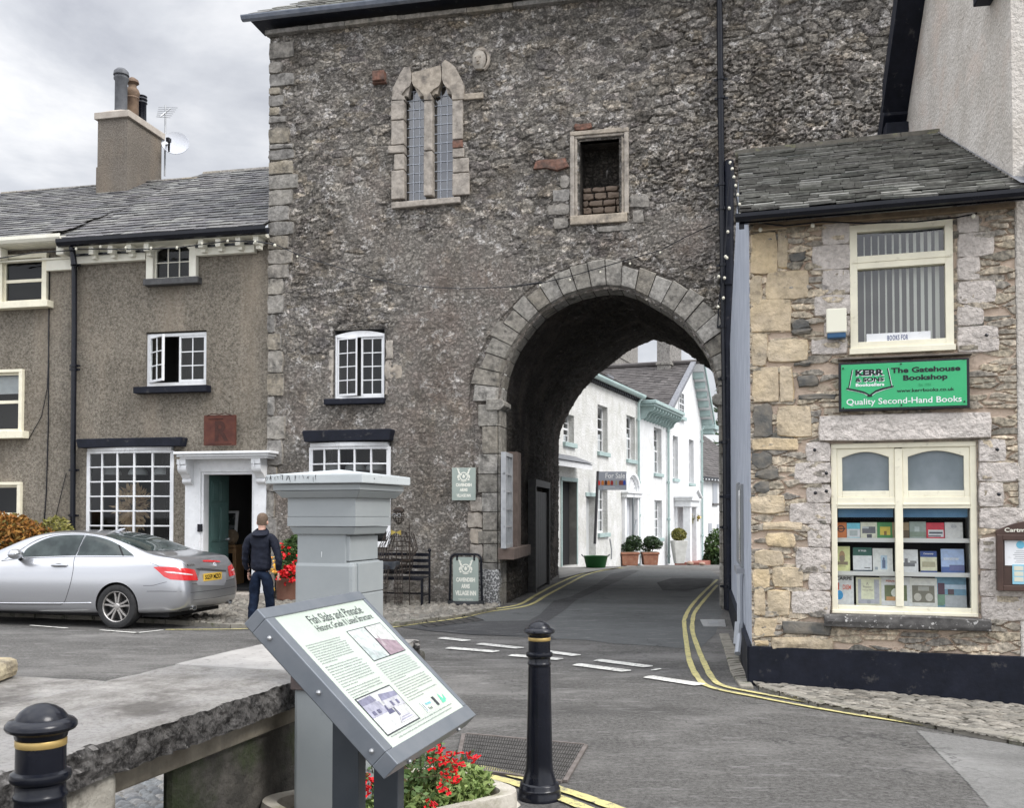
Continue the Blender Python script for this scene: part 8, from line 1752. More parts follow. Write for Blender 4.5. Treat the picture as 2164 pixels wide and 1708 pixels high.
# ---------------------------------------------------------------- bollards
def bollard(name,label,X,Y,z0,s=1.0):
    F=Frame(X,Y,R(20)); t=Thing(name,label,'bollard',F,(0,0,z0),'black and gold cast bollards')
    k=s*1.04/1.04; P=lambda pr:[(r*k,z*k) for r,z in pr]
    t.part('shaft',MB().lathe(P([(.128,.0),(.128,.03),(.124,.036),(.124,.062),(.118,.068),(.116,.09),(.11,.096),(.102,.1),(.098,.115),(.09,.14),(.083,.17),(.079,.22),(.075,.4),(.071,.6),(.068,.76),(.067,.78),(.0665,.79),(.07,.795),(.0715,.8),(.07,.806),(.0665,.81),(.0655,.835),(.078,.845),(.081,.855),(.078,.866),(.066,.872),(.0655,.94)]),0,0,z0,40),M_black,smooth=True)
    t.part('gold_band',MB().lathe(P([(.066,.938),(.0675,.94),(.0675,.956),(.066,.958)]),0,0,z0,40),mat('gold_band_paint',(.42,.29,.1,1),(.5,.36,.14,1),6,.35,met=.5),smooth=True)
    t.part('cap',MB().lathe(P([(.062,.957),(.068,.962),(.07,.972),(.077,.978),(.089,.983),(.0945,.991),(.0935,1.0),(.086,1.009),(.075,1.013),(.0685,1.015),(.0665,1.02),(.056,1.034),(.038,1.046),(.018,1.053),(.004,1.055)]),0,0,z0,40),M_black,smooth=True)
    return t
x_,y_=gp(1140,1688); bollard('bollard','black bollard with gold band standing by the drain cover and yellow lines',x_,y_,0)
d=ray(88,1487); D_=2.79; X=d.x*D_/d.y; zt=EYE+d.z*D_/d.y; bollard('bollard','near black bollard with gold band at the lower left in front of the stone slab',X,D_,zt-1.055)
# ---------------------------------------------------------------- stone trough with salvias
tx,ty=gp(1000,1665,.34); TF=Frame(tx,ty,R(38)); 
tr_=Thing('stone_trough','rounded pale stone trough planter at the foot of the information board','trough',TF,(-.5,.2,0))
M_tr=mat('pale_trough_stone',(.34,.31,.26,1),(.46,.43,.37,1),6,.9,.7,30,.012,dirt=((.17,.16,.1,1),5,.52,.68))
def rrect(x0,x1,y0,y1,r,n=5):
    p=[]
    for cx,cy,a in ((x1-r,y1-r,0),(x0+r,y1-r,90),(x0+r,y0+r,180),(x1-r,y0+r,270)):
        for i in range(n+1): t=R(a+90*i/n); p.append((cx+r*math.cos(t),cy+r*math.sin(t)))
    return p
o_=rrect(-.95,.16,-.24,.5,.14); i_=rrect(-.88,.09,-.17,.43,.1); n=len(o_); m=MB()
vs=[(x*.97-.01,y*.97,0) for x,y in o_]+[(x,y,.3) for x,y in o_]+[(x*.99,y*.98,.345) for x,y in o_]+[(x,y,.34) for x,y in i_]+[(x,y,.2) for x,y in i_]
fs=[(r*n+i,r*n+(i+1)%n,(r+1)*n+(i+1)%n,(r+1)*n+i) for r in range(4) for i in range(n)]+[tuple(range(4*n,5*n))]
m.add(vs,fs); tr_.part('basin',m,M_tr,smooth=True); tr_.part('soil',MB().slab(i_,.24,.27),M_wood)
rr_=random.Random(17)
pm=Thing('mossy_ground_plant','fine bright green mossy foliage spilling over the stone trough edge','plant',TF,(-.3,.1,.27),kind=None)
m=MB(); leafcloud(m,[((-.18,.02,.33),(.24,.2,.1)),((.0,.12,.34),(.16,.2,.09)),((-.42,-.03,.32),(.22,.16,.09))],3200,.02,rr_,.2,2.8); pm.part('foliage',m,mat('fresh_green_foliage',(.12,.18,.04,1),isl=[(.07,.12,.025,1),(.16,.22,.06,1),(.22,.28,.09,1),(.1,.16,.04,1)],rough=.6))
def salvia(lb,stems,seed,base):
    r=random.Random(seed); t=Thing('red_salvia',lb,'flower plant',F0,base,'red-flowered salvias in the trough'); st=MB(); lf=MB(); fl=MB()
    for (px,py,D,fh) in stems:
        d=ray(px,py); k=D/d.y; top=Vector((d.x*k,D,EYE+d.z*k)); b=Vector(base)+Vector((r.uniform(-.12,.12),r.uniform(-.08,.08),0)); mid=(b+top)/2+Vector((r.uniform(-.05,.05),0,.06)); P=[b,b.lerp(mid,.6),mid,mid.lerp(top,.6),top]; st.tube(P,[.005,.004,.003,.0025,.002],5)
        for i in range(18):
            q=r.random(); k_=int(q*4); p=P[k_].lerp(P[k_+1],q*4-k_); a=Vector((r.gauss(0,1),r.gauss(0,1),r.gauss(0,.6))).normalized(); l=.05*(1.25-q*.8); s_=a.orthogonal().normalized()*l*.26; lf.add([p,p+a*l*.5+s_,p+a*l,p+a*l*.5-s_],[(0,1,2,3)])
        if fh:
            for i in range(int(13*fh)):
                p=top+Vector((r.gauss(0,.018),r.gauss(0,.018),-r.random()*.075*fh)); a=Vector((r.gauss(0,1),r.gauss(0,1),r.gauss(-.1,.5))).normalized(); l=.024; s_=a.orthogonal().normalized()*.007; q_=a.cross(s_).normalized()*.007; fl.add([p-s_*.5,p+a*l-s_,p+a*l+s_,p+s_*.5],[(0,1,2,3)]); fl.add([p-q_*.5,p+a*l*.9-q_,p+a*l*.9+q_,p+q_*.5],[(0,1,2,3)])
    leafcloud(lf,[(tuple(Vector(base)+Vector((0,0,.16))),(.16,.13,.12))],330,.028,r,.1,1.9)
    t.part('stems',st,M_stem); t.part('leaves',lf,M_leaf); t.part('flowers',fl,M_redf)
b1=TF.w(-.25,.1,.27); b2=TF.w(-.6,.2,.27)
salvia('red salvia with long arching stems reaching over the drain cover',[(932,1568,4.6,1.4),(920,1576,4.55,.8),(966,1590,4.7,1.2),(955,1600,4.7,1),(1003,1588,4.8,.8),(946,1632,4.55,1.4),(958,1626,4.6,1),(938,1655,4.4,.6),(922,1608,4.6,.5),(910,1690,4.3,1.5),(940,1640,4.5,0),(900,1620,4.5,0),(870,1640,4.6,0),(890,1600,4.6,0),(915,1640,4.6,0)],5,tuple(b1))
salvia('red salvia seen between the legs of the information board',[(764,1568,4.75,.8),(775,1640,4.6,1.1),(783,1648,4.6,.8),(769,1636,4.6,.6),(772,1600,4.7,0),(766,1585,4.7,0),(785,1620,4.65,0)],6,tuple(b2))
m=MB(); 
for i in range(26): b=Vector(b1)+Vector((rr_.uniform(-.25,.1),rr_.uniform(-.1,.1),0)); a=rr_.uniform(-1,1); q=b+Vector((a*.12,rr_.uniform(-.1,.1),rr_.uniform(.12,.3))); m.tube([b,b.lerp(q,.5)+Vector((0,0,.05)),q,q+Vector((a*.06,0,-.05))],[.003,.003,.002,.001],4)
solo('dried_stalks','straw-coloured dried stalks among the salvias in the trough','plant',m,mat('straw',(.35,.24,.12,1),isl=[(.4,.28,.14,1),(.3,.19,.09,1)],rough=.8),F0,tuple(b1))
m=MB(); 
for (x,y,r_) in ((1068,1703,.09),(1040,1712,.07),(1050,1695,.05)): q=gp(x,y,.0); m.ball((q[0],q[1],.0),r_,8,.5)
solo('loose_stones',None,None,m,M_tr,kind='stuff',smooth=True)
# ================================================================ SIGNS OF THE INN
M_sage=mat('sage_green_board',(.29,.34,.305,1),(.32,.37,.335,1),3,.5); M_sagel=mat('pale_sign_lettering',(.74,.74,.66,1),rough=.6)
def emblem(m,cx,cz,s,y):
    """round crest: a wreathed disc between two antlered supporters over a scroll"""
    def P(pts,dy=0): m.prism([(cx+a*s,cz+b*s) for a,b in pts],y-.002-dy,y,back=False)
    for i in range(22):
        a0,a1=2*math.pi*i/22,2*math.pi*(i+1)/22
        P([(.36*math.cos(a0),-.08+.36*math.sin(a0)),(.36*math.cos(a1),-.08+.36*math.sin(a1)),(.27*math.cos(a1),-.08+.27*math.sin(a1)),(.27*math.cos(a0),-.08+.27*math.sin(a0))])
    P([(-.1,-.02),(0,.12),(.1,-.02),(.12,-.15),(0,-.25),(-.12,-.15)]); P([(-.2,-.02),(-.12,.03),(-.14,.1),(-.22,.08)],.0003); P([(.2,-.02),(.12,.03),(.14,.1),(.22,.08)],.0003)
    for k in (-1,1):
        P([(k*.3,.1),(k*.42,.12),(k*.5,.34),(k*.52,.58),(k*.46,.6),(k*.42,.38),(k*.3,.26)][::k]); P([(k*.42,.3),(k*.34,.5),(k*.38,.52),(k*.45,.36)][::k],.0003); P([(k*.5,.4),(k*.6,.55),(k*.57,.58),(k*.48,.46)][::k],.0006)
        P([(k*.34,.12),(k*.52,.0),(k*.55,-.18),(k*.44,-.3),(k*.38,-.1)][::k],.0009); P([(k*.4,-.25),(k*.52,-.36),(k*.4,-.42),(k*.3,-.36)][::k],.0004)
    P([(-.3,-.4),(-.2,-.5),(0,-.54),(.2,-.5),(.3,-.4),(.2,-.44),(0,-.47),(-.2,-.44)],.0005)
q=rc(G,956,989,1006,1058,-.04); u0,u1,z0,z1=q; w,h=u1-u0,z1-z0
t=Thing('inn_wall_sign','pale sage wall sign with crest reading Cavendish Arms Village Inn on the gatehouse wall','sign',G,((u0+u1)/2,-.04,z0)); t.part('board',MB().box(u0,u1,-.075,-.045,z0,z1),M_sage,bevel=.004)
m=MB(); emblem(m,(u0+u1)/2,z1-h*.235,w*.5,-.0765); t.part('crest',m,M_sagel)
m=MB(); m.text('CAVENDISH',u0+w*.17,u1-w*.16,z0+h*.42,z0+h*.525,-.0765,bold=.06); m.text('ARMS',u0+w*.33,u1-w*.33,z0+h*.27,z0+h*.375,-.0765,bold=.06); m.text('VILLAGE INN',u0+w*.2,u1-w*.2,z0+h*.1,z0+h*.2,-.0765,bold=.05); t.part('lettering',m,M_sagel)
# A-board on a flexible base
ax,ay=gp(983,1283); AF=Frame(ax,ay,R(-12)); q=rc(AF,957,1178,1012,1277); u0,u1,z0,z1=q; w,h=u1-u0,z1-z0
t=Thing('pavement_sign','black-framed swing pavement sign with sage panel reading Cavendish Arms at the foot of the arch','sign',AF,((u0+u1)/2,0,AP)); fr=w*.52
m=MB(); cx=(u0+u1)/2; pts=[(cx-w/2-.06,0,AP),(cx-w/2-.04,0,z1-.08)]+[(cx-w/2+.06+.1*math.cos(a)*1.0,0,z1-.04+.09*math.sin(a)) for a in np.linspace(math.pi,math.pi/2,5)]+[(cx+w/2-.06+.1*math.cos(a),0,z1-.04+.09*math.sin(a)) for a in np.linspace(math.pi/2,0,5)]+[(cx+w/2+.04,0,z1-.08),(cx+w/2+.06,0,AP)]
m.tube(pts,.022,8); m.tube([(cx-w/2-.05,0,z0-.03),(cx+w/2+.05,0,z0-.03)],.015,6); t.part('frame',m,M_black,smooth=True)
rp_=rrect(u0+.005,u1-.005,z0,z1,.06); t.part('panel',MB().prism(rp_,-.012,.012),M_sage)
m=MB(); emblem(m,cx,z1-h*.22,w*.48,-.0135); t.part('crest',m,M_sagel)
m=MB(); m.text('CAVENDISH',u0+w*.13,u1-w*.14,z0+h*.47,z0+h*.565,-.0135,bold=.06); m.text('ARMS',u0+w*.33,u1-w*.34,z0+h*.33,z0+h*.43,-.0135,bold=.06); m.text('VILLAGE INN',u0+w*.1,u1-w*.1,z0+h*.18,z0+h*.285,-.0135,bold=.06); m.text('THROUGH THE ARCH',u0+w*.22,u1-w*.22,z0+h*.08,z0+h*.115,-.0135,bold=.01); t.part('lettering',m,M_sagel)
m=MB()
for s in (-1,1): m.box(cx+s*w*.33-.015,cx+s*w*.33+.015,-.02,.02,z1-.06,z1+.05)
t.part('hanger_clips',m,M_black)
m=MB(); n=24; o_=[((w/2+.1)*math.cos(a)*(1 if abs(math.cos(a))<.99 else 1),.24*math.sin(a)) for a in np.linspace(0,2*math.pi,n,endpoint=False)]
m.add([(cx+x,y,AP) for x,y in o_]+[(cx+x*.97,y*.95,AP+.06) for x,y in o_]+[(cx+x*.8,y*.35,z0-.04) for x,y in o_],[(i,(i+1)%n,(i+1)%n+n,i+n) for i in range(n)]+[(i+n,(i+1)%n+n,(i+1)%n+2*n,i+2*n) for i in range(n)]+[tuple(range(2*n,3*n))]); t.part('base',m,mat('dark_grey_rubber',(.03,.032,.035,1),rough=.6),smooth=True)
# ================================================================ BENCH AND WIRE FIGURE
bx,by=gp(893,1281,AP); BF=Frame(bx,by+.05,R(-12)); s=by/FPX
bw=1.45; zs=AP+(1272-1215)*s+.0; zt=AP+(1278-1166)*s
zs=BF.at(880,1221)[1]; zt=BF.at(896,1168)[1]
b=Thing('metal_bench','black metal bench with slatted back against the gatehouse wall','bench',BF,(-bw/2,.2,AP)); dp_=.5
m=MB(); 
for k in range(5): m.box(-bw+.0,0,-.02+.09*k,.05+.09*k,zs-.02,zs+.0)
m.box(-bw-.0,0,-.03,-.02,zs-.05,zs); b.part('seat',m,M_black,bevel=.003)
m=MB()
for y0,y1 in ((1176,1183),(1191,1198),(1205,1212),(1186+30,1220)): 
    z0,z1=BF.at(870,y1,.5)[1],BF.at(870,y0,.5)[1]; m.box(-bw+.04,-.02,.45,.47,z0,z1)
m=MB()
for k in range(4): z1=zt-.03-k*(zt-zs)*.245; m.box(-bw+.03,-.02,.45,.465,z1-.06,z1)
b.part('backrest',m,M_black,bevel=.003)
for u in (-bw+.02,-.02):
    b.part('leg',MB().box(u-.02,u+.02,-.0,.04,AP,zs-.02),M_black); b.part('back_post',MB().tube([(u,.47,AP),(u,.47,zt)],.02,8).ball((u,.47,zt+.02),.035,8),M_black)
    b.part('side_rail',MB().box(u-.015,u+.015,.04,.46,AP+.16,AP+.19),M_black)
b.part('stretcher',MB().box(-bw,0,.43,.46,AP+.16,AP+.19),M_black)
# seated wire figure with a stick
hx=BF.at(846,1110,.25)[0]; wf_=Thing('wire_figure','seated wire sculpture of an old man in glasses holding a stick on the bench','sculpture',BF,(hx,.2,AP)); Mw=mat('rusted_black_wire',(.025,.02,.018,1),(.06,.045,.035,1),8,.7,met=.4)
zsh_=BF.at(838,1125,.25)[1]; zh_=BF.at(833,1092,.25)[1]; m=MB(); r=random.Random(2)
def ell(c,a,bb,z,n=14,rr=.006,jit=.01): m.tube([(c[0]+a*math.cos(t)+r.uniform(-jit,jit),c[1]+bb*math.sin(t)+r.uniform(-jit,jit),z+r.uniform(-jit,jit)) for t in np.linspace(0,2*math.pi,n,endpoint=False)],rr,4,closed=True)
zw=zs+.12
for k in range(9): t=k/8; ell((hx,.2),.2+.07*math.sin(math.pi*(1-t)*.9)-.04*t*t*2,.14,zw+(zsh_-zw)*t)
for k in range(16):
    a=2*math.pi*k/16; m.tube([(hx+(.2+.07*math.sin(math.pi*(1-t)*.9)-.08*t*t)*math.cos(a)+r.uniform(-.012,.012),.2+.14*math.sin(a),zw+(zsh_-zw)*t) for t in np.linspace(0,1,8)],.006,4)
for s_ in (-1,1): # arms folding to the stick
    for k in range(7):
        a=2*math.pi*k/7; o=(.05*math.cos(a),.05*math.sin(a)); m.tube([(hx+s_*.22+o[0],.2,zsh_-.03+o[1]),(hx+s_*.33+o[0]+r.uniform(-.01,.01),.12+o[1],zsh_-.3),(hx+s_*.26+o[0]*.7,-.02+o[1],zw+.16+o[0]*.5),(hx+s_*.07+.1,-.16,zw+.2+o[1]*.5)],.0055,4)
    for k in range(9): # legs
        a=2*math.pi*k/9; o=(.075*math.cos(a),.075*math.sin(a)); m.tube([(hx+s_*.11+o[0],.18,zw+.02+o[1]),(hx+s_*.13+o[0],-.22,zw+.03+o[1]),(hx+s_*.14+o[0],-.28+o[1],zs-.12),(hx+s_*.14+o[0]*.8+r.uniform(-.01,.01),-.26+o[1]*.8,AP+.04)],.0055,4)
    for z in np.linspace(AP+.08,zs-.1,5): ell((hx+s_*.14,-.27),.07,.07,z,10,.005)
    for y in (-.18,-.05,.08): m.tube([(hx+s_*.12+.075*math.cos(a),y,zw+.03+.075*math.sin(a)) for a in np.linspace(0,2*math.pi,9,endpoint=False)],.005,4,closed=True)
wf_.part('body',m,Mw); m=MB()
for k in range(7): t=(k+.5)/7; rr=.1*math.sin(math.pi*t)**.6; ell((hx,.16),rr,rr*1.1,zh_-.14+.27*t,12,.006,.003)
for k in range(10): a=2*math.pi*k/10; m.tube([(hx+.1*math.sin(math.pi*t)**.6*math.cos(a),.16+.11*math.sin(math.pi*t)**.6*math.sin(a),zh_-.14+.27*t) for t in np.linspace(.02,.98,9)],.006,4)
m.lathe([(.1,0),(.105,.02),(.09,.06),(.04,.09),(.0,.095)],hx,.16,zh_+.08,14); m.box(hx-.1,hx+.1,0.02,.12,zh_+.08,zh_+.09)
wf_.part('head',m,Mw); m=MB()
for s_ in (-1,1): m.tube([(hx+s_*.045+.032*math.cos(a),.045,zh_+.02+.028*math.sin(a)) for a in np.linspace(0,2*math.pi,12,endpoint=False)],.005,4,closed=True)
m.tube([(hx-.013,.045,zh_+.02),(hx+.013,.045,zh_+.02)],.005,4); wf_.part('glasses',m,M_galv)
m=MB(); m.prism([(hx,zsh_),(hx-.09,zsh_+.04),(hx-.09,zsh_-.05)],.0,.03); m.prism([(hx,zsh_),(hx+.09,zsh_-.05),(hx+.09,zsh_+.04)],.0,.03); wf_.part('bow_tie',m,mat('mustard_cloth',(.42,.33,.08,1),(.3,.22,.05,1),9,.8))
sxk=BF.at(866,1150,-.05)[0]; wf_.part('stick',MB().tube([(sxk,-.05,AP),(sxk-.01,-.05,BF.at(866,1105,-.05)[1])],.01,6),Mw)
solo('newspaper','folded dark paper resting in the lap of the wire figure','newspaper',MB().box(hx-.3,hx+.05,-.15,.1,zw+.02,zw+.16),mat('dark_folded_paper',(.02,.025,.035,1),(.06,.065,.07,1),6,.8),BF,(hx,0,zw+.02),bevel=.01)
# ================================================================ FLOWER POT BY THE DOOR
px_,py_=gp(607,1267,AP); F=Frame(px_,py_,R(-12)); s=py_/FPX; w=(630-583)/2*s; h=(1267-1222)*s
t=Thing('rusty_planter','large rust-brown round planter beside the cottage door','planter',F,(0,0,AP)); t.part('pot',MB().lathe([(w*.9,0),(w*.92,.02),(w,h*.9),(w*1.03,h*.92),(w*1.03,h),(w*.95,h),(w*.93,h-.06),(.01,h-.06)],0,0,AP,28),mat('rusty_pot',(.14,.06,.04,1),(.2,.1,.07,1),4,.7),smooth=True)
r=random.Random(33); t=Thing('flowering_plants','mixed bedding plants with bright red and yellow flowers in the rusty planter','flowers',F,(0,0,AP+h)); m=MB(); zz=AP+h
bl=[((0,0,zz+.12),(w*1.1,w,.2)),((-.02,.1,zz+.45),(w*.8,w*.7,.28)),((.1,.12,zz+.62),(w*.5,w*.5,.2))]; leafcloud(m,bl,2600,.05,r,.1,2); t.part('foliage',m,M_leaf)
m=MB(); 
for i in range(46):
    c=Vector((r.gauss(.14,.1),-.15+r.gauss(0,.1),zz+.12+r.gauss(0,.1)))
    for k in range(7): a=Vector((r.gauss(0,1),r.gauss(-.6,1),r.gauss(0,1))).normalized(); q=a.orthogonal().normalized()*.028; m.add([c,c+a*.035+q,c+a*.06,c+a*.035-q],[(0,1,2,3)])
for i in range(6):
    c=Vector((r.gauss(.08,.12),-.05,zz+.5+r.gauss(0,.1)))
    for k in range(7): a=Vector((r.gauss(0,1),r.gauss(-.6,1),r.gauss(0,1))).normalized(); q=a.orthogonal().normalized()*.02; m.add([c,c+a*.03+q,c+a*.05,c+a*.03-q],[(0,1,2,3)])
t.part('red_flowers',m,M_redf); m=MB()
for i in range(26):
    c=Vector((r.gauss(-.2,.06),-.15+r.gauss(0,.08),zz+.16+r.gauss(0,.12)))
    for k in range(6): a=Vector((r.gauss(0,1),r.gauss(-.6,1),r.gauss(0,1))).normalized(); q=a.orthogonal().normalized()*.018; m.add([c,c+a*.025+q,c+a*.045,c+a*.025-q],[(0,1,2,3)])
t.part('yellow_flowers',m,M_yelf); m=MB()
for i in range(10): m.tube([(r.uniform(-.1,.1),r.uniform(-.05,.1),zz-.04),(r.uniform(-.15,.15),.05,zz+.5)],.008,4)
t.part('stems',m,M_stem)
# ================================================================ STRING LIGHTS
Mbulb=mat('frosted_bulb',(.62,.6,.5,1),rough=.3); 
def string(name_lb,F,pts,y,bulbs,r=.012,br=.035,hang=.05):
    P=[(F.at(a,b,yy)[0],yy,F.at(a,b,yy)[1]) for (a,b),yy in zip(pts,[y]*len(pts) if not isinstance(y,list) else y)]; t=Thing('string_lights',name_lb,'string lights',F,P[0]); t.part('cable',MB().tube(P,r,5),M_black)
    br*=.7
    for (a,b) in bulbs: u,z=F.at(a,b,y if not isinstance(y,list) else y[0]); yy=y if not isinstance(y,list) else y[0]; t.part('bulb',MB().ball((u,yy,z),br,8,1.15),Mbulb,smooth='all')
def q2(x,y): return (.2883*x,450.5+.2883*y)
def q6(x,y): return (540.7+.2883*x,450.5+.2883*y)
def q2b(x,y): return (970.4+.2883*x,519.9+.2883*y)
string('string of round bulbs along the cottage eaves under the black gutter',G,[q2(0,330),q2(240,290),q2(500,275),q2(560,262),q2(735,262),q2(920,265),q2(1105,262),q2(1300,255),q2(1480,228),q2(1670,205),q2(1870,205),q2(2010,230)],-.34,[q2(560,262),q2(737,247),q2(923,254),q2(1108,257),q2(1298,253),q2(1481,223),q2(1670,204),q2(1872,210),q2(2015,236)],br=.045)
string('string lights looping across the gatehouse wall to the crown of the arch',G,[q6(95,205),q6(160,235),q6(300,300),q6(430,345),q6(650,410),q6(850,475),q6(1050,520),q6(1250,542),q6(1500,553),q6(1800,545),q6(2100,505),q2b(370,308),q2b(600,272),q2b(830,218),q2b(1030,160),q2b(1250,95),q2b(1480,30),(1450,500),(1516,470)],-.14,[q6(140,232),q6(304,318),q6(847,496),q6(1240,560),q6(2083,530),q2b(376,318),q2b(592,290),q2b(812,250),q2b(1034,192),q2b(1252,130),q2b(1473,48)],br=.03,r=.008)
string('string of bulbs down the black pipe beside the arch',G,[(1517,690),(1519,640),(1530,570),(1534,500),(1538,420),(1541,380)],-.3,[q2b(1897,447),q2b(1936,382),q2b(1902,225),q2b(1944,235),q2b(1952,78),(1536,545),(1538,490),(1541,440)],br=.04)
def c5_(x,y): return (1524.9+.2953*x,242.6+.2953*y)
string('string of bulbs climbing the left verge of the bookshop roof',B,[c5_(128,712),c5_(100,560),c5_(85,440),c5_(70,340)],-.3,[c5_(130,712),c5_(128,640),c5_(115,572),c5_(100,507),c5_(88,445),c5_(76,386),c5_(62,342)],br=.022,r=.01)
string('string lights hung under the bookshop gutter across the upper window',B,[c5_(200,765),c5_(450,795),c5_(720,765),c5_(1010,775),c5_(1390,765),c5_(1680,735),c5_(1830,705)],-.16,[c5_(278,822),c5_(652,792),c5_(1803,725)],br=.03,r=.008)
# ================================================================ SILVER COUPE
X,Y=gp(243,1330.5); ca=R(-13.5)
KF=Frame(X,Y,ca); o=KF.w(1.1,.91); K=Frame(o.x,o.y,ca)        # origin: rear end on the centre line; u<0 towards the front
car=Thing('silver_coupe','silver two-door coupe parked tail towards the archway in front of the cottages','car',K,(-2.35,0,0))
M_paint=NM('metallic_silver_paint'); M_paint.b.inputs['Coat Weight'].default_value=1; M_paint.b.inputs['Coat Roughness'].default_value=.04
M_paint.bump(M_paint.noise(900,2,.5),.02,.0005); M_paint=M_paint.fin((.47,.478,.5,1),.29,.8,.5); M_paint.node_tree.nodes['Principled BSDF'].inputs['Coat Weight'].default_value=1.0
M_cblk=mat('black_underbody',(.012,.012,.013,1),rough=.8); M_tyre=mat('tyre_rubber',(.018,.018,.019,1),(.03,.03,.03,1),20,.8,.2,60); M_alloy=mat('alloy_wheel',(.42,.4,.38,1),(.5,.48,.46,1),5,.32,met=.8)
M_cglass=mat('tinted_car_glass',(.02,.028,.028,1),(.05,.065,.062,1),3,.03,spec=.35); M_chrome=mat('chrome_trim',(.75,.76,.78,1),rough=.15,met=1)
M_rlamp=mat('red_lamp_lens',(.5,.012,.015,1),(.6,.03,.03,1),6,.12,coat=1); M_clamp=mat('clear_lamp_lens',(.6,.5,.5,1),(.75,.7,.7,1),30,.15,coat=1)
# stations: s from the rear; zbot, ws, zb(belt), wb, zr(rail), wt, zt
_zs=lambda z:z if z<.3 else .3+(z-.3)*1.045
ST=[(0.0,.40,.60,.80,.56,.84,.50,.86),(.03,.33,.71,.86,.66,.93,.58,.95),(.10,.27,.79,.91,.74,.985,.66,1.005),(.25,.235,.845,.94,.79,1.01,.70,1.03),(.45,.22,.872,.955,.815,1.03,.70,1.05),(.72,.21,.885,.955,.82,1.065,.68,1.085),
    (.95,.2,.89,.95,.82,1.135,.65,1.165),(1.2,.2,.893,.945,.82,1.22,.62,1.255),(1.5,.2,.893,.94,.82,1.295,.60,1.335),(1.85,.19,.893,.937,.82,1.335,.60,1.382),(2.25,.19,.893,.935,.82,1.345,.60,1.397),(2.6,.19,.893,.93,.82,1.325,.60,1.38),(2.9,.19,.893,.925,.82,1.26,.62,1.31),(3.2,.19,.892,.92,.82,1.14,.66,1.185),(3.5,.19,.89,.91,.81,1.02,.7,1.05),(3.75,.2,.888,.9,.80,.945,.72,.965),(4.1,.2,.875,.86,.78,.89,.66,.905),(4.4,.2,.83,.8,.72,.82,.58,.83),(4.6,.22,.72,.7,.6,.72,.48,.73),(4.7,.3,.5,.6,.42,.62,.35,.63)]
vs=[];fs=[];NP=0
for s,zbt,ws,zb,wb,zr,wt,zt in ST:
    ins=lambda z:(0 if z<.6 else .10*min(1,(z-.6)/.35))*max(0,1-s/.45)
    def yz(t0,t1,f): return (t0[0]+(t1[0]-t0[0])*f,t0[1]+(t1[1]-t0[1])*f)
    zm=min(.62,zb-.15)
    half=[(0,zbt),(ws-.16,zbt),(ws-.045,zbt+.025),(ws-.012,zbt+.1),(ws,min(.46,zm-.05)),(ws+.004,zm),(ws-.008,zm+(zb-zm)*.5),(wb+.028,zb-.045),(wb+.004,zb-.008),(wb-.012,zb+.012)]
    A=(wb-.014,zb+.018); Bq=(wt,zr)
    half+=[yz(A,Bq,.3),yz(A,Bq,.62),yz(A,Bq,.88)]
    half+=[(wt-.03,zr+(zt-zr)*.32),(wt*.72,zt-(zt-zr)*.22),(wt*.38,zt-(zt-zr)*.05),(0,zt)]
    ring=[(y,z) for y,z in half]+[(-y,z) for y,z in half[-2:0:-1]]
    NP=len(ring)
    for y,z in ring: vs.append((-(s+ins(z)),-y,_zs(z)))
n=NP
for i in range(len(ST)-1):
    for j in range(n): fs.append((i*n+j,(i+1)*n+j,(i+1)*n+(j+1)%n,i*n+(j+1)%n))
h=n//2
def capf(o,flip):
    k=h+1
    for j in range(h):
        a,b=o+j,o+j+1; c,d=o+(n-j-1)%n,o+(n-j)%n
        q=[a,b,o+(n-j-1)%n,o+(n-j)%n]; q=[x for i_,x in enumerate(q) if x not in q[:i_]]
        if len(q)>=3: fs.append(tuple(q if not flip else q[::-1]))
capf(0,False); capf((len(ST)-1)*n,True)
me=bpy.data.meshes.new('body'); me.from_pydata(vs,[],fs); me.materials.append(M_paint); me.materials.append(M_cblk); me.update()
bm=bmesh.new(); bm.from_mesh(me); bmesh.ops.recalc_face_normals(bm,faces=bm.faces); bm.to_mesh(me); bm.free()
tmp=bpy.data.objects.new('tmpbody',me); COL.objects.link(tmp); md=tmp.modifiers.new('s','SUBSURF'); md.levels=2; md.render_levels=2
cut=MB()
for s in (1.1,3.86):
    for sg in (-1,1): cut.lathe([(.352,-.16),(.352,.16)],-s,sg*.83,.335,36,ax=Matrix.Rotation(R(90),3,'X'))
cme=cut.mesh('cut',[M_cblk]); co=bpy.data.objects.new('cut',cme); COL.objects.link(co)
bmd=tmp.modifiers.new('b','BOOLEAN'); bmd.operation='DIFFERENCE'; bmd.object=co; bmd.solver='EXACT'
try: bmd.material_mode='TRANSFER'
except Exception: pass
dg=bpy.context.evaluated_depsgraph_get(); ev=tmp.evaluated_get(dg); bme=bpy.data.meshes.new_from_object(ev); bme.name='body'
bpy.data.objects.remove(tmp); bpy.data.objects.remove(co)
bme.polygons.foreach_set('use_smooth',[True]*len(bme.polygons))
bv=BVHTree.FromPolygons([v.co.copy() for v in bme.vertices],[tuple(p.vertices) for p in bme.polygons])
bm=bmesh.new(); bm.from_mesh(bme)
for e_ in bm.edges:
    if len(e_.link_faces)==2 and e_.calc_face_angle(0)>R(35): e_.smooth=False
bm.to_mesh(bme); bm.free()
for v in bme.vertices: v.co-=Vector(car.b)
ob=bpy.data.objects.new('body',bme); link(ob,car.o); body=ob
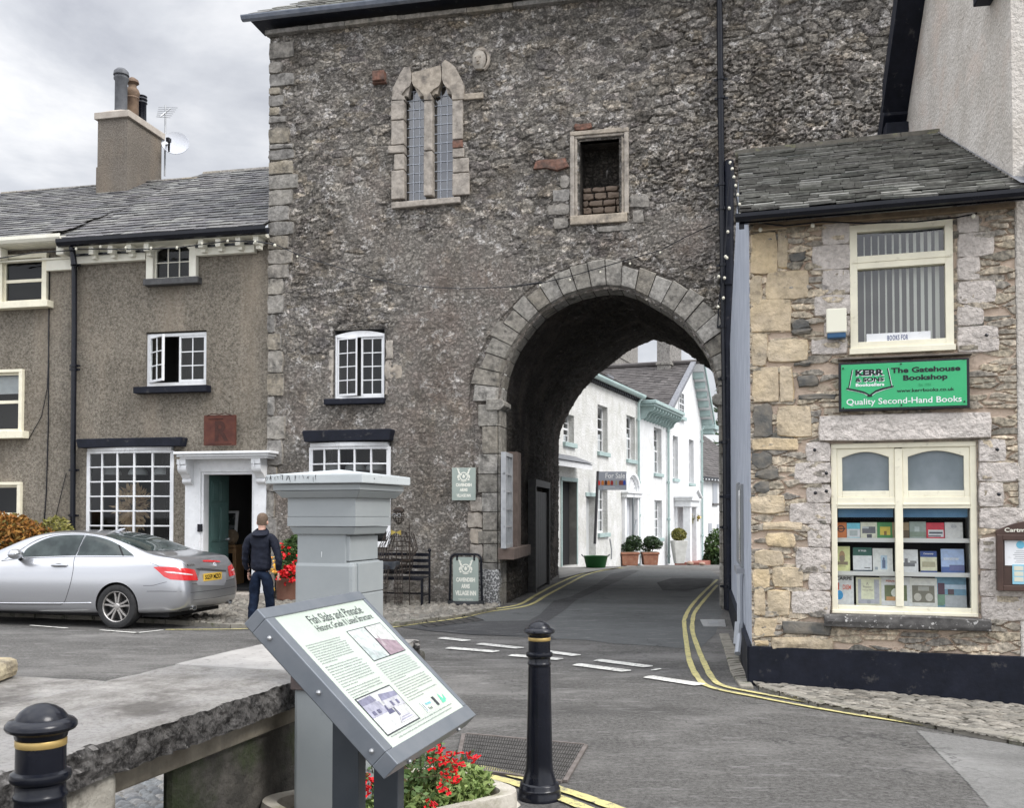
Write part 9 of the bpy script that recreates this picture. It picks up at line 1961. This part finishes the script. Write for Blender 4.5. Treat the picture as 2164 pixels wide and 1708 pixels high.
# patches that follow the body surface
Kinv=lambda w:Vector((*K.loc(w.x,w.y),w.z))
camw=Vector((0,0,EYE)); camk=Kinv(camw)
def hit_px(px,py):
    d=ray(px,py); p2=camw+d; dk=(Kinv(p2)-camk).normalized(); r_=bv.ray_cast(camk,dk); 
    return r_[0],r_[1]
def cpx(x,y): return (x*.24343,1081.3+y*.24343)
def hit_y(u,z,sg=-1):
    r_=bv.ray_cast(Vector((u,sg*2,z)),Vector((0,-sg,0))); return r_[0],r_[1]
def hit_z(u,y):
    r_=bv.ray_cast(Vector((u,y,3)),Vector((0,0,-1))); return r_[0],r_[1]
def hit_x(y,z):
    r_=bv.ray_cast(Vector((2,y,z)),Vector((-1,0,0))); return r_[0],r_[1]
def patch(pts,hit,lift=.004,step=.035,mirror=False):
    """triangulated patch filling a 2d outline, dropped on to the body"""
    P=[]
    for i in range(len(pts)):
        a,b=Vector(pts[i]),Vector(pts[(i+1)%len(pts)]); k=max(1,int((b-a).length/step)); P+=[a.lerp(b,j/k) for j in range(k)]
    nb=len(P); xs=[p.x for p in P]; ys=[p.y for p in P]; x=min(xs)+step/2; grid=[]
    poly=[(p.x,p.y) for p in P]
    gx_=np.arange(min(xs)+step/2,max(xs),step); gy_=np.arange(min(ys)+step/2,max(ys),step); GX,GY=np.meshgrid(gx_,gy_); ins=inpoly(GX,GY,poly)
    bd=np.array(poly)
    for gx0,gy0 in zip(GX[ins],GY[ins]):
        if np.min(np.hypot(bd[:,0]-gx0,bd[:,1]-gy0))>step*.5: grid.append(Vector((gx0,gy0)))
    V,E,T,_,_,_=delaunay_2d_cdt(P+grid,[(i,(i+1)%nb) for i in range(nb)],[],1,1e-5)
    m=MB(); ok={}; out=[]
    for i,v in enumerate(V):
        h_,nn=hit(v.x,v.y)
        if h_ is None: continue
        ok[i]=len(out); out.append(h_+nn*lift)
    fs=[tuple(ok[k] for k in t) for t in T if all(k in ok for k in t)]
    m.add(out,fs)
    if mirror: m.add([(p.x,-p.y,p.z) for p in out],[f[::-1] for f in fs])
    return m
def line(pts,hit,r=.004,lift=.0,n=12,mirror=False):
    out=[]
    for a,b in zip(pts,pts[1:]):
        for j in range(n): 
            p=Vector(a).lerp(Vector(b),j/n); h_,nn=hit(p.x,p.y)
            if h_ is not None: out.append(h_+nn*lift)
    h_,nn=hit(*pts[-1]); 
    if h_ is not None: out.append(h_+nn*lift)
    m=MB()
    if len(out)>1:
        m.tube(out,r,6)
        if mirror: m.tube([(p.x,-p.y,p.z) for p in out],r,6)
    return m
def smooth2(pts,k=4,closed=False):
    out=[]; n=len(pts)
    rng=range(n if closed else n-1)
    for i in rng:
        g=lambda j:Vector(pts[j%n]) if closed else Vector(pts[max(0,min(n-1,j))])
        a,b,c,d=g(i-1),g(i),g(i+1),g(i+2)
        for q in range(k): t=q/k; v=.5*((2*b)+(-a+c)*t+(2*a-5*b+4*c-d)*t*t+(-a+3*b-3*c+d)*t**3); out.append((v.x,v.y))
    if not closed: out.append(tuple(pts[-1]))
    return out
def sidepx(x,y): # photo point -> (u,z) on the near flank
    h_,n_=hit_px(*cpx(x,y)); 
    return (h_.x,h_.z) if h_ is not None else None
# side windows defined on the flank in metres (u, z)
def hitpx_(x,y): return hit_px(*cpx(x,y))
W1=smooth2([(200,372),(235,325),(300,283),(380,245),(470,218),(560,207),(650,204),(736,206)],3)+[(700,285),(655,382),(400,391),(196,399)]
W2=smooth2([(748,208),(830,218),(920,240),(1000,272),(1085,322),(1150,372)],3)+[(1164,387),(1050,384),(667,381),(705,295)]
for nm,Wp in (('door_window',W1),('quarter_window',W2)): car.part(nm,patch(Wp,hitpx_,.004,14,True),M_cglass,smooth='all')
m=line([(20,428),(195,404),(655,388),(1050,393),(1176,396)],hitpx_,.008,.003,mirror=True)
t2_=line(smooth2([(15,430),(110,375),(190,325),(260,279),(350,236),(450,208),(560,195),(700,193),(800,203),(900,222),(1000,256),(1100,312),(1160,362),(1180,394)],3),hitpx_,.008,.003,3,True); m.add(t2_.v,t2_.f); car.part('window_trim',m,M_chrome,smooth='all')
car.part('window_divider',line([(1035,295),(1070,384)],hitpx_,.012,.003,8,True),M_cblk)
car.part('rear_window',patch([(-1.55,-.53),(-1.6,0),(-1.55,.53),(-1.2,.58),(-.8,.6),(-.7,.3),(-.68,0),(-.7,-.3),(-.8,-.6),(-1.2,-.58)],hit_z,.004,.05),M_cglass,smooth='all')
car.part('windscreen',patch([(-2.78,-.5),(-2.72,0),(-2.78,.5),(-3.62,.66),(-3.72,0),(-3.62,-.66)],hit_z,.004,.08),M_cglass,smooth='all')
seam=MB()
def addl(l): seam.add(l.v,l.f)
addl(line(smooth2([(742,205),(705,290),(655,385),(640,440),(636,500),(618,600),(590,700),(560,785),(525,812)],3)+[(250,812),(2,804)],hitpx_,.004,.0,3,True))
addl(line(smooth2([(-.62,.985),(-.45,.93),(-.33,.84)],3),hit_y,.003,0,3,True))
addl(line([(-.02,-.0),(-.02,.0)],hit_z,.001,0,1))
addl(line(smooth2([(-.66,.66),(-.4,.69),(-.2,.68),(-.1,.62)],3),hit_z,.003,0,3)); addl(line(smooth2([(-.66,-.66),(-.4,-.69),(-.2,-.68),(-.1,-.62)],3),hit_z,.003,0,3))
addl(line([(-.6,.56),(-.4,.565),(-.1,.56)],hit_y,.003,0,4,True)); addl(line([(-.66,.64),(-.5,.648),(-.3,.7)],hit_y,.003,0,4,True))
addl(line([(-.5,.59),(-.5,.6)],hit_x,.001,0,1)); addl(line([(-.66,.535),(0,.525),(.66,.535)],hit_x,.003,0,14)); addl(line([(-.62,.66),(-.3,.64),(.3,.64),(.62,.66)],hit_x,.003,0,8)); addl(line([(-.6,.42),(0,.41),(.6,.42)],hit_x,.003,0,14))
car.part('panel_seams',seam,mat('shut_line_black',(.02,.02,.022,1),rough=.6))
addp=MB(); l_=line([(-4.0,.32),(-2.0,.36),(-1.52,.375)],hit_y,.008,.002,8,True); car.part('sill_trim',l_,M_chrome,smooth='all')
# lamps: placed on the rear corner as seen
LM=[(1332,485),(1380,480),(1470,483),(1610,494),(1688,508),(1704,548),(1718,600),(1600,601),(1480,592),(1425,568),(1380,525)]
Lp=[]; 
pt=patch(LM,hitpx_,.005,9); lamp=MB(); lamp.add(pt.v,pt.f); lamp.add([(v[0],-v[1],v[2]) for v in pt.v],[f[::-1] for f in pt.f]); tl=car.part('tail_light',lamp,M_rlamp,smooth='all')
pt=patch([(1425,522),(1500,524),(1600,538),(1670,548),(1668,556),(1600,550),(1520,540),(1460,535)],hitpx_,.009,7); lamp=MB(); lamp.add(pt.v,pt.f); lamp.add([(v[0],-v[1],v[2]) for v in pt.v],[f[::-1] for f in pt.f]); car.part('reversing_light',lamp,M_clamp,parent=tl,smooth='all')
car.part('brake_light',patch([(1755,427),(1800,422),(1900,430),(1912,443),(1850,441),(1765,439)],hitpx_,.006,5),M_rlamp,smooth='all')
car.part('plate_recess',patch([(1735,515),(1960,528),(1962,600),(1945,645),(1720,640),(1700,620),(1712,600)],hitpx_,.003,8),mat('plate_recess_silver',(.5,.51,.54,1),rough=.35,met=.6),smooth='all')
car.part('boot_trim',patch([(1692,498),(1750,492),(1960,512),(1958,524),(1730,512)],hitpx_,.008,5),mat('grey_chrome_trim',(.2,.2,.21,1),rough=.25,met=.8),smooth='all')
# number plate: flat board on the tail
a,_=hitpx_(1747,562); b_,_=hitpx_(1925,568); c_=(a+b_)/2; dv=(b_-a); ln=dv.length; dv.normalize(); yv=Vector((0,1,0)); pc=c_; 
px0=max(a.x,b_.x)+.012
def plf(p): return (px0-(.0)+p[1]*-1,pc.y+(p[0]-.26),pc.z-.056+p[2])
m=MB(); b0=MB().box(0,.52,-.004,.004,0,.112); m.add([plf(v) for v in b0.v],b0.f); pl_=car.part('number_plate',m,mat('yellow_plate',(.72,.47,.07,1),rough=.35))
m=MB(); m.text('SG59 MZO',.035,.485,.02,.092,-.0052,bold=.03,fn=plf); car.part('plate_lettering',m,M_black,parent=pl_)
# badge lettering
a,_=hitpx_(1615,472); 
if a is not None:
    def bf(p):
        h_,n_=hit_x(a.y+.02+p[0],a.z+p[2]-.01); 
        return tuple(h_+n_*.003) if h_ is not None else (a.x,a.y+p[0],a.z+p[2])
    car.part('boot_badge',MB().text('E350',0,.17,0,.028,0,bold=.02,fn=bf),M_chrome)
a,_=hitpx_(1860,462)
if a is not None:
    m=MB(); m.tube([(a.x+.012,a.y+.04*math.cos(t),a.z+.04*math.sin(t)) for t in np.linspace(0,2*math.pi,18,endpoint=False)],.005,6,closed=True)
    for k in range(3): t=math.pi/2+k*2*math.pi/3; m.tube([(a.x+.014,a.y,a.z),(a.x+.012,a.y+.038*math.cos(t),a.z+.038*math.sin(t))],[.006,.002],5)
    car.part('star_emblem',m,M_chrome)
# exhausts, bumper vent, door handle, mirror
m=MB()
for sg in (-1,1): m.lathe([(.045,0),(.047,.1),(.04,.1),(.036,.02)],-.14,sg*.52,.30,18,ax=Matrix.Rotation(R(90),3,'Y'),sx=.75,sy=1.3)
car.part('exhaust_pipe',m,M_chrome,smooth=True)
car.part('lower_valance',patch([(1485,900),(1560,850),(1700,818),(1900,810),(2010,805),(2000,850),(1900,865),(1700,885),(1560,905)],hitpx_,.004,10),mat('dark_grey_valance',(.1,.105,.11,1),rough=.4),smooth='all')
m=MB(); hx_,_=hitpx_(520,468); ux,uz=hx_.x,hx_.z; m.tube([(ux-.14,hx_.y-.004,uz-.008),(ux-.1,hx_.y-.035,uz),(ux+.08,hx_.y-.035,uz+.006),(ux+.13,hx_.y-.004,uz)],[.012,.017,.017,.012],8)
car.part('door_handle',m,M_paint,smooth=True)
m=MB(); m.lathe([(.001,0),(.055,0),(.055,.002)],ux-.02,hx_.y-.002,uz-.005,16,ax=Matrix.Rotation(R(90),3,'X'),sx=1.5,sy=.6); car.part('handle_recess',m,M_cblk)
mm=MB(); hm,_=hitpx_(190,410); mu,mz=K.at(*cpx(135,372),hm.y-.16)
mm.ball((mu,hm.y-.16,mz),.1,16,.78); mm.v=[(v[0]*1.0,hm.y-.16+(v[1]-(hm.y-.16))*1.25,v[2]) for v in mm.v]; mr_=car.part('door_mirror',mm,M_paint,smooth='all'); car.part('mirror_foot',MB().tube([(mu-.05,hm.y+.03,mz-.1),(mu,hm.y-.1,mz-.04)],.03,8),M_cblk)
car.part('mirror_strip',MB().box(mu+.06,mu+.095,hm.y-.27,hm.y-.06,mz+.005,mz+.018),M_chrome,parent=mr_)
m=MB(); h_,n_=hit_z(-1.68,0); m.tube([(-1.75,0,h_.z-.01),(-1.66,0,h_.z+.03),(-1.58,0,h_.z+.05)],[.035,.025,.01],8); car.part('roof_aerial',m,M_paint,smooth='all')
# under-tray
car.part('underbody',MB().box(-4.3,-.35,-.7,.7,.17,.3),M_cblk)
# wheels
def wheel(u,sg):
    cy=sg*.79; rot=Matrix.Rotation(R(90*(1 if sg<0 else -1)),3,'X'); c=(u,cy,.327)
    m=MB(); m.lathe([(.225,-.11),(.27,-.12),(.312,-.108),(.326,-.07),(.327,0),(.326,.07),(.312,.104),(.27,.116),(.232,.108),(.222,.1)],c[0],c[1],c[2],44,ax=rot,cap=False); ty=car.part('wheel',m,M_tyre,smooth=True)
    m=MB(); m.lathe([(.224,-.1),(.228,.1),(.222,.108),(.214,.098),(.205,.02),(.2,-.02),(.02,-.02)],c[0],c[1],c[2],40,ax=rot,cap=False); car.part('rim',m,mat('dark_rim_barrel',(.08,.08,.08,1),rough=.4,met=.5),parent=ty,smooth=True)
    m=MB()
    for k in range(5):
        for d_ in (-1,1):
            a0=2*math.pi*k/5+.3; w0=.018; pts=[]
            for r,off in ((.045,.016),(.13,.024),(.205,.045)):
                pts.append((r,off*d_))
            for (r0,o0),(r1,o1) in zip(pts,pts[1:]):
                def PT(r,o,z): x=r*math.cos(a0)-o*math.sin(a0); y=r*math.sin(a0)+o*math.cos(a0); return tuple(Vector(c)+rot@Vector((x,y,z)))
                w1=.0145; zt0=.085-.1*r0*.25; zt1=.085-.1*r1*.05
                m.add([PT(r0,o0-w1,zt0),PT(r0,o0+w1,zt0),PT(r1,o1+w1,zt1),PT(r1,o1-w1,zt1),PT(r0,o0-w1,.03),PT(r0,o0+w1,.03),PT(r1,o1+w1,.03),PT(r1,o1-w1,.03)],[(0,1,2,3),(0,4,5,1),(1,5,6,2),(2,6,7,3),(3,7,4,0)])
    m.lathe([(.05,.05),(.052,.08),(.035,.092),(.001,.094)],c[0],c[1],c[2],20,ax=rot); m.lathe([(.223,.085),(.229,.1),(.223,.109),(.212,.1),(.21,.08)],c[0],c[1],c[2],44,ax=rot,cap=False)
    car.part('spokes',m,M_alloy,parent=ty,bevel=.003)
for u in (-1.1,-3.86):
    for sg in (-1,1): wheel(u,sg)
# ================================================================ MAN WALKING TO THE DOORWAY
fx,fy=gp(551,1323,.0); HF=Frame(fx,fy,R(-4)); 
ps=Thing('person','man seen from behind in navy hooded jacket and blue jeans walking towards the cottage door','person',HF,(0,0,.0))
from mathutils import noise as mnoise
def skin(name,pts,edges,rad,mt,parent,root=0,sub=2,fold=0):
    me=bpy.data.meshes.new(name); me.from_pydata([tuple(p) for p in pts],edges,[]); o=bpy.data.objects.new(name,me); COL.objects.link(o)
    sk=o.modifiers.new('k','SKIN'); sk.use_smooth_shade=True; sk.branch_smoothing=.4
    L_=me.skin_vertices[0].data
    for i,r in enumerate(rad): L_[i].radius=r if isinstance(r,tuple) else (r,r); L_[i].use_root=(i==root)
    s=o.modifiers.new('s','SUBSURF'); s.levels=sub; s.render_levels=sub
    dg=bpy.context.evaluated_depsgraph_get(); m2=bpy.data.meshes.new_from_object(o.evaluated_get(dg)); bpy.data.objects.remove(o); m2.name=name
    if fold:
        for v in m2.vertices: c=v.co; v.co=c+v.normal*fold*(mnoise.noise(Vector((c.x*9,c.y*9,c.z*14+c.x*8)))+.5*mnoise.noise(c*30))
    m2.materials.clear(); m2.materials.append(mt); m2.polygons.foreach_set('use_smooth',[True]*len(m2.polygons))
    o=bpy.data.objects.new(name,m2); link(o,parent); return o
# x to the right, y away; he faces away (+y)
Hh=1.79
V=[(0,0,.93),(0,.0,1.1),(0,-.01,1.28),(0,-.01,1.43),(0,.01,1.5),(0,.025,1.56),(0,.035,1.64),(0,.045,1.72),
   (-.17,-.01,1.41),(-.245,-.01,1.2),(-.27,.06,1.0),(-.25,.12,.86),   # left arm
   (.17,-.01,1.41),(.265,-.04,1.2),(.30,-.05,1.0),(.27,.0,.86),      # right arm
   (-.09,0,.8),(-.115,.03,.5),(-.13,-.06,.09),(-.14,.06,.045),
   (.09,0,.8),(.12,.02,.5),(.13,.16,.1),(.14,.27,.045)]
E=[(0,1),(1,2),(2,3),(3,4),(4,5),(5,6),(6,7),(3,8),(8,9),(9,10),(10,11),(3,12),(12,13),(13,14),(14,15),(0,16),(16,17),(17,18),(18,19),(0,20),(20,21),(21,22),(22,23)]
RD_=[(.07,.06),(.09,.07),(.12,.08),(.09,.07),.055,.06,(.078,.095),(.055,.07),.06,.045,.036,.026,.06,.045,.036,.026,.05,.045,.036,.03,.05,.045,.036,.03]
M_bodyskin=M_skin
skin('body',V,E,RD_,M_bodyskin,ps.o)
M_jac=mat('navy_softshell_jacket',(.004,.006,.015,1),(.008,.011,.023,1),9,.75,.5,14,.012,spec=.3); M_jean=mat('dark_blue_denim',(.004,.008,.02,1),(.008,.016,.036,1),7,.85,.5,16,.01,spec=.2); M_shoe=mat('dark_shoe_leather',(.02,.018,.016,1),rough=.5); M_hair=mat('short_brown_hair',(.09,.06,.04,1),(.17,.12,.085,1),90,.8,.6,120,.004)
# jacket: torso with sleeves
V=[(0,0,.84),(0,0,.98),(0,-.0,1.12),(0,-.015,1.27),(0,-.02,1.39),(0,0,1.475),(0,.01,1.53),
   (-.165,-.012,1.415),(-.215,-.012,1.34),(-.255,0,1.18),(-.285,.06,1.0),(-.265,.12,.875),
   (.165,-.012,1.415),(.22,-.015,1.34),(.275,-.04,1.18),(.315,-.055,1.0),(.285,.0,.875)]
E=[(0,1),(1,2),(2,3),(3,4),(4,5),(5,6),(4,7),(7,8),(8,9),(9,10),(10,11),(4,12),(12,13),(13,14),(14,15),(15,16)]
RD_=[(.185,.14),(.18,.135),(.175,.125),(.19,.125),(.165,.11),(.085,.08),(.07,.075),(.082,.075),.08,.066,.058,.05,(.082,.075),.08,.066,.058,.05]
jk=skin('jacket',V,E,RD_,M_jac,ps.o,0,3,.011)
# hood lying on the shoulders
m=MB(); n=20
rings=[(.085,.07,1.535,.005),(.12,.1,1.515,-.02),(.15,.12,1.475,-.04),(.145,.12,1.44,-.055),(.11,.08,1.41,-.06),(.04,.03,1.405,-.07)]
vs=[(a*math.cos(2*math.pi*j/n),yc+b*math.sin(2*math.pi*j/n),z+(.03*math.sin(2*math.pi*j/n) if z>1.45 else 0)) for a,b,z,yc in rings for j in range(n)]
m.add(vs,[(i*n+j,i*n+(j+1)%n,(i+1)*n+(j+1)%n,(i+1)*n+j) for i in range(len(rings)-1) for j in range(n)]+[tuple(range((len(rings)-1)*n,len(rings)*n))]); ps.part('hood',m,M_jac,parent=jk,smooth='all',subs=1)
# jeans
V=[(0,0,.93),(0,.0,.86),(-.095,0,.83),(-.11,.01,.66),(-.118,.03,.5),(-.125,-.01,.3),(-.132,-.055,.1),(.095,0,.83),(.112,.01,.66),(.12,.03,.5),(.128,.09,.3),(.132,.15,.11)]
E=[(0,1),(1,2),(2,3),(3,4),(4,5),(5,6),(1,7),(7,8),(8,9),(9,10),(10,11)]
skin('jeans',V,E,[(.165,.12),(.16,.125),(.105,.115),.1,.087,.08,(.074,.078),(.105,.115),.1,.087,.08,(.074,.078)],M_jean,ps.o,0,3,.011)
for (x,y,z) in ((-.135,-.08,0),(.135,.13,0)):
    m=MB(); pr=rrect(-.052,.052,-.06,.22,.05,4); k=len(pr)
    m.add([(x+a,y+b,z+.0) for a,b in pr]+[(x+a,y+b,z+.035) for a,b in pr]+[(x+a*.85,y+b*.92,z+.075+max(0,.05-b*.3)) for a,b in pr],[(i,(i+1)%k,(i+1)%k+k,i+k) for i in range(k)]+[(i+k,(i+1)%k+k,(i+1)%k+2*k,i+2*k) for i in range(k)]+[tuple(range(2*k,3*k))]); ps.part('shoe',m,M_shoe,smooth=True)
# head detail: hair cap, ears, face on the far side
m=MB(); n=18; hs=[(.076,1.60,.0),(.084,1.64,.0),(.087,1.69,.0),(.082,1.735,.0),(.066,1.77,.0),(.04,1.79,.0),(.008,1.797,.0)]
vs=[]
for r_,z,_ in hs:
    for j in range(n):
        a=2*math.pi*j/n; f=math.sin(a); yy=.045+r_*1.17*f; zz=z+(.045*max(0,f) if z<1.7 else 0); vs.append((r_*math.cos(a),yy,zz))
m.add(vs,[(i*n+j,i*n+(j+1)%n,(i+1)*n+(j+1)%n,(i+1)*n+j) for i in range(len(hs)-1) for j in range(n)]+[tuple(range((len(hs)-1)*n,len(hs)*n))]); ps.part('hair',m,M_hair,smooth='all')
m=MB()
for s in (-1,1): m.ball((s*.083,.045,1.635),.03,10,1.1)
m.v=[(v[0] if abs(v[0])<.083 else math.copysign(.083+(abs(v[0])-.083)*.5,v[0]),v[1],v[2]) for v in m.v]
m.ball((0,.145,1.62),.02,8); m.box(-.025,.025,.13,.138,1.57,1.578); ps.part('ears_and_face',m,M_skin,smooth=True)
# hands with five curled fingers
def hand(c,sg):
    V=[c,(c[0],c[1]+.01,c[2]-.045),(c[0]-sg*.0,c[1]+.02,c[2]-.075)]; E=[(0,1),(1,2)]; r_=[(.022,.024),(.018,.036),(.014,.034)]; k=3
    for i,(dy,l) in enumerate(((.035,.062),(.013,.07),(-.008,.066),(-.028,.052))):
        b=(c[0],c[1]+.012+dy,c[2]-.085); V+= [b,(b[0]-sg*.004,b[1]+.006,b[2]-l*.5),(b[0]-sg*.018,b[1]+.01,b[2]-l*.85)]; E+= [(2,k),(k,k+1),(k+1,k+2)]; r_+= [.0095,.0088,.0075]; k+=3
    V+= [(c[0]-sg*.01,c[1]+.045,c[2]-.045),(c[0]-sg*.018,c[1]+.062,c[2]-.075)]; E+= [(1,k),(k,k+1)]; r_+= [.0105,.0088]
    skin('hand',V,E,r_,M_skin,ps.o,0,1)
hand((-.262,.13,.85),-1); hand((.283,.005,.85),1)

ps.o.scale=(.93,1,.95)
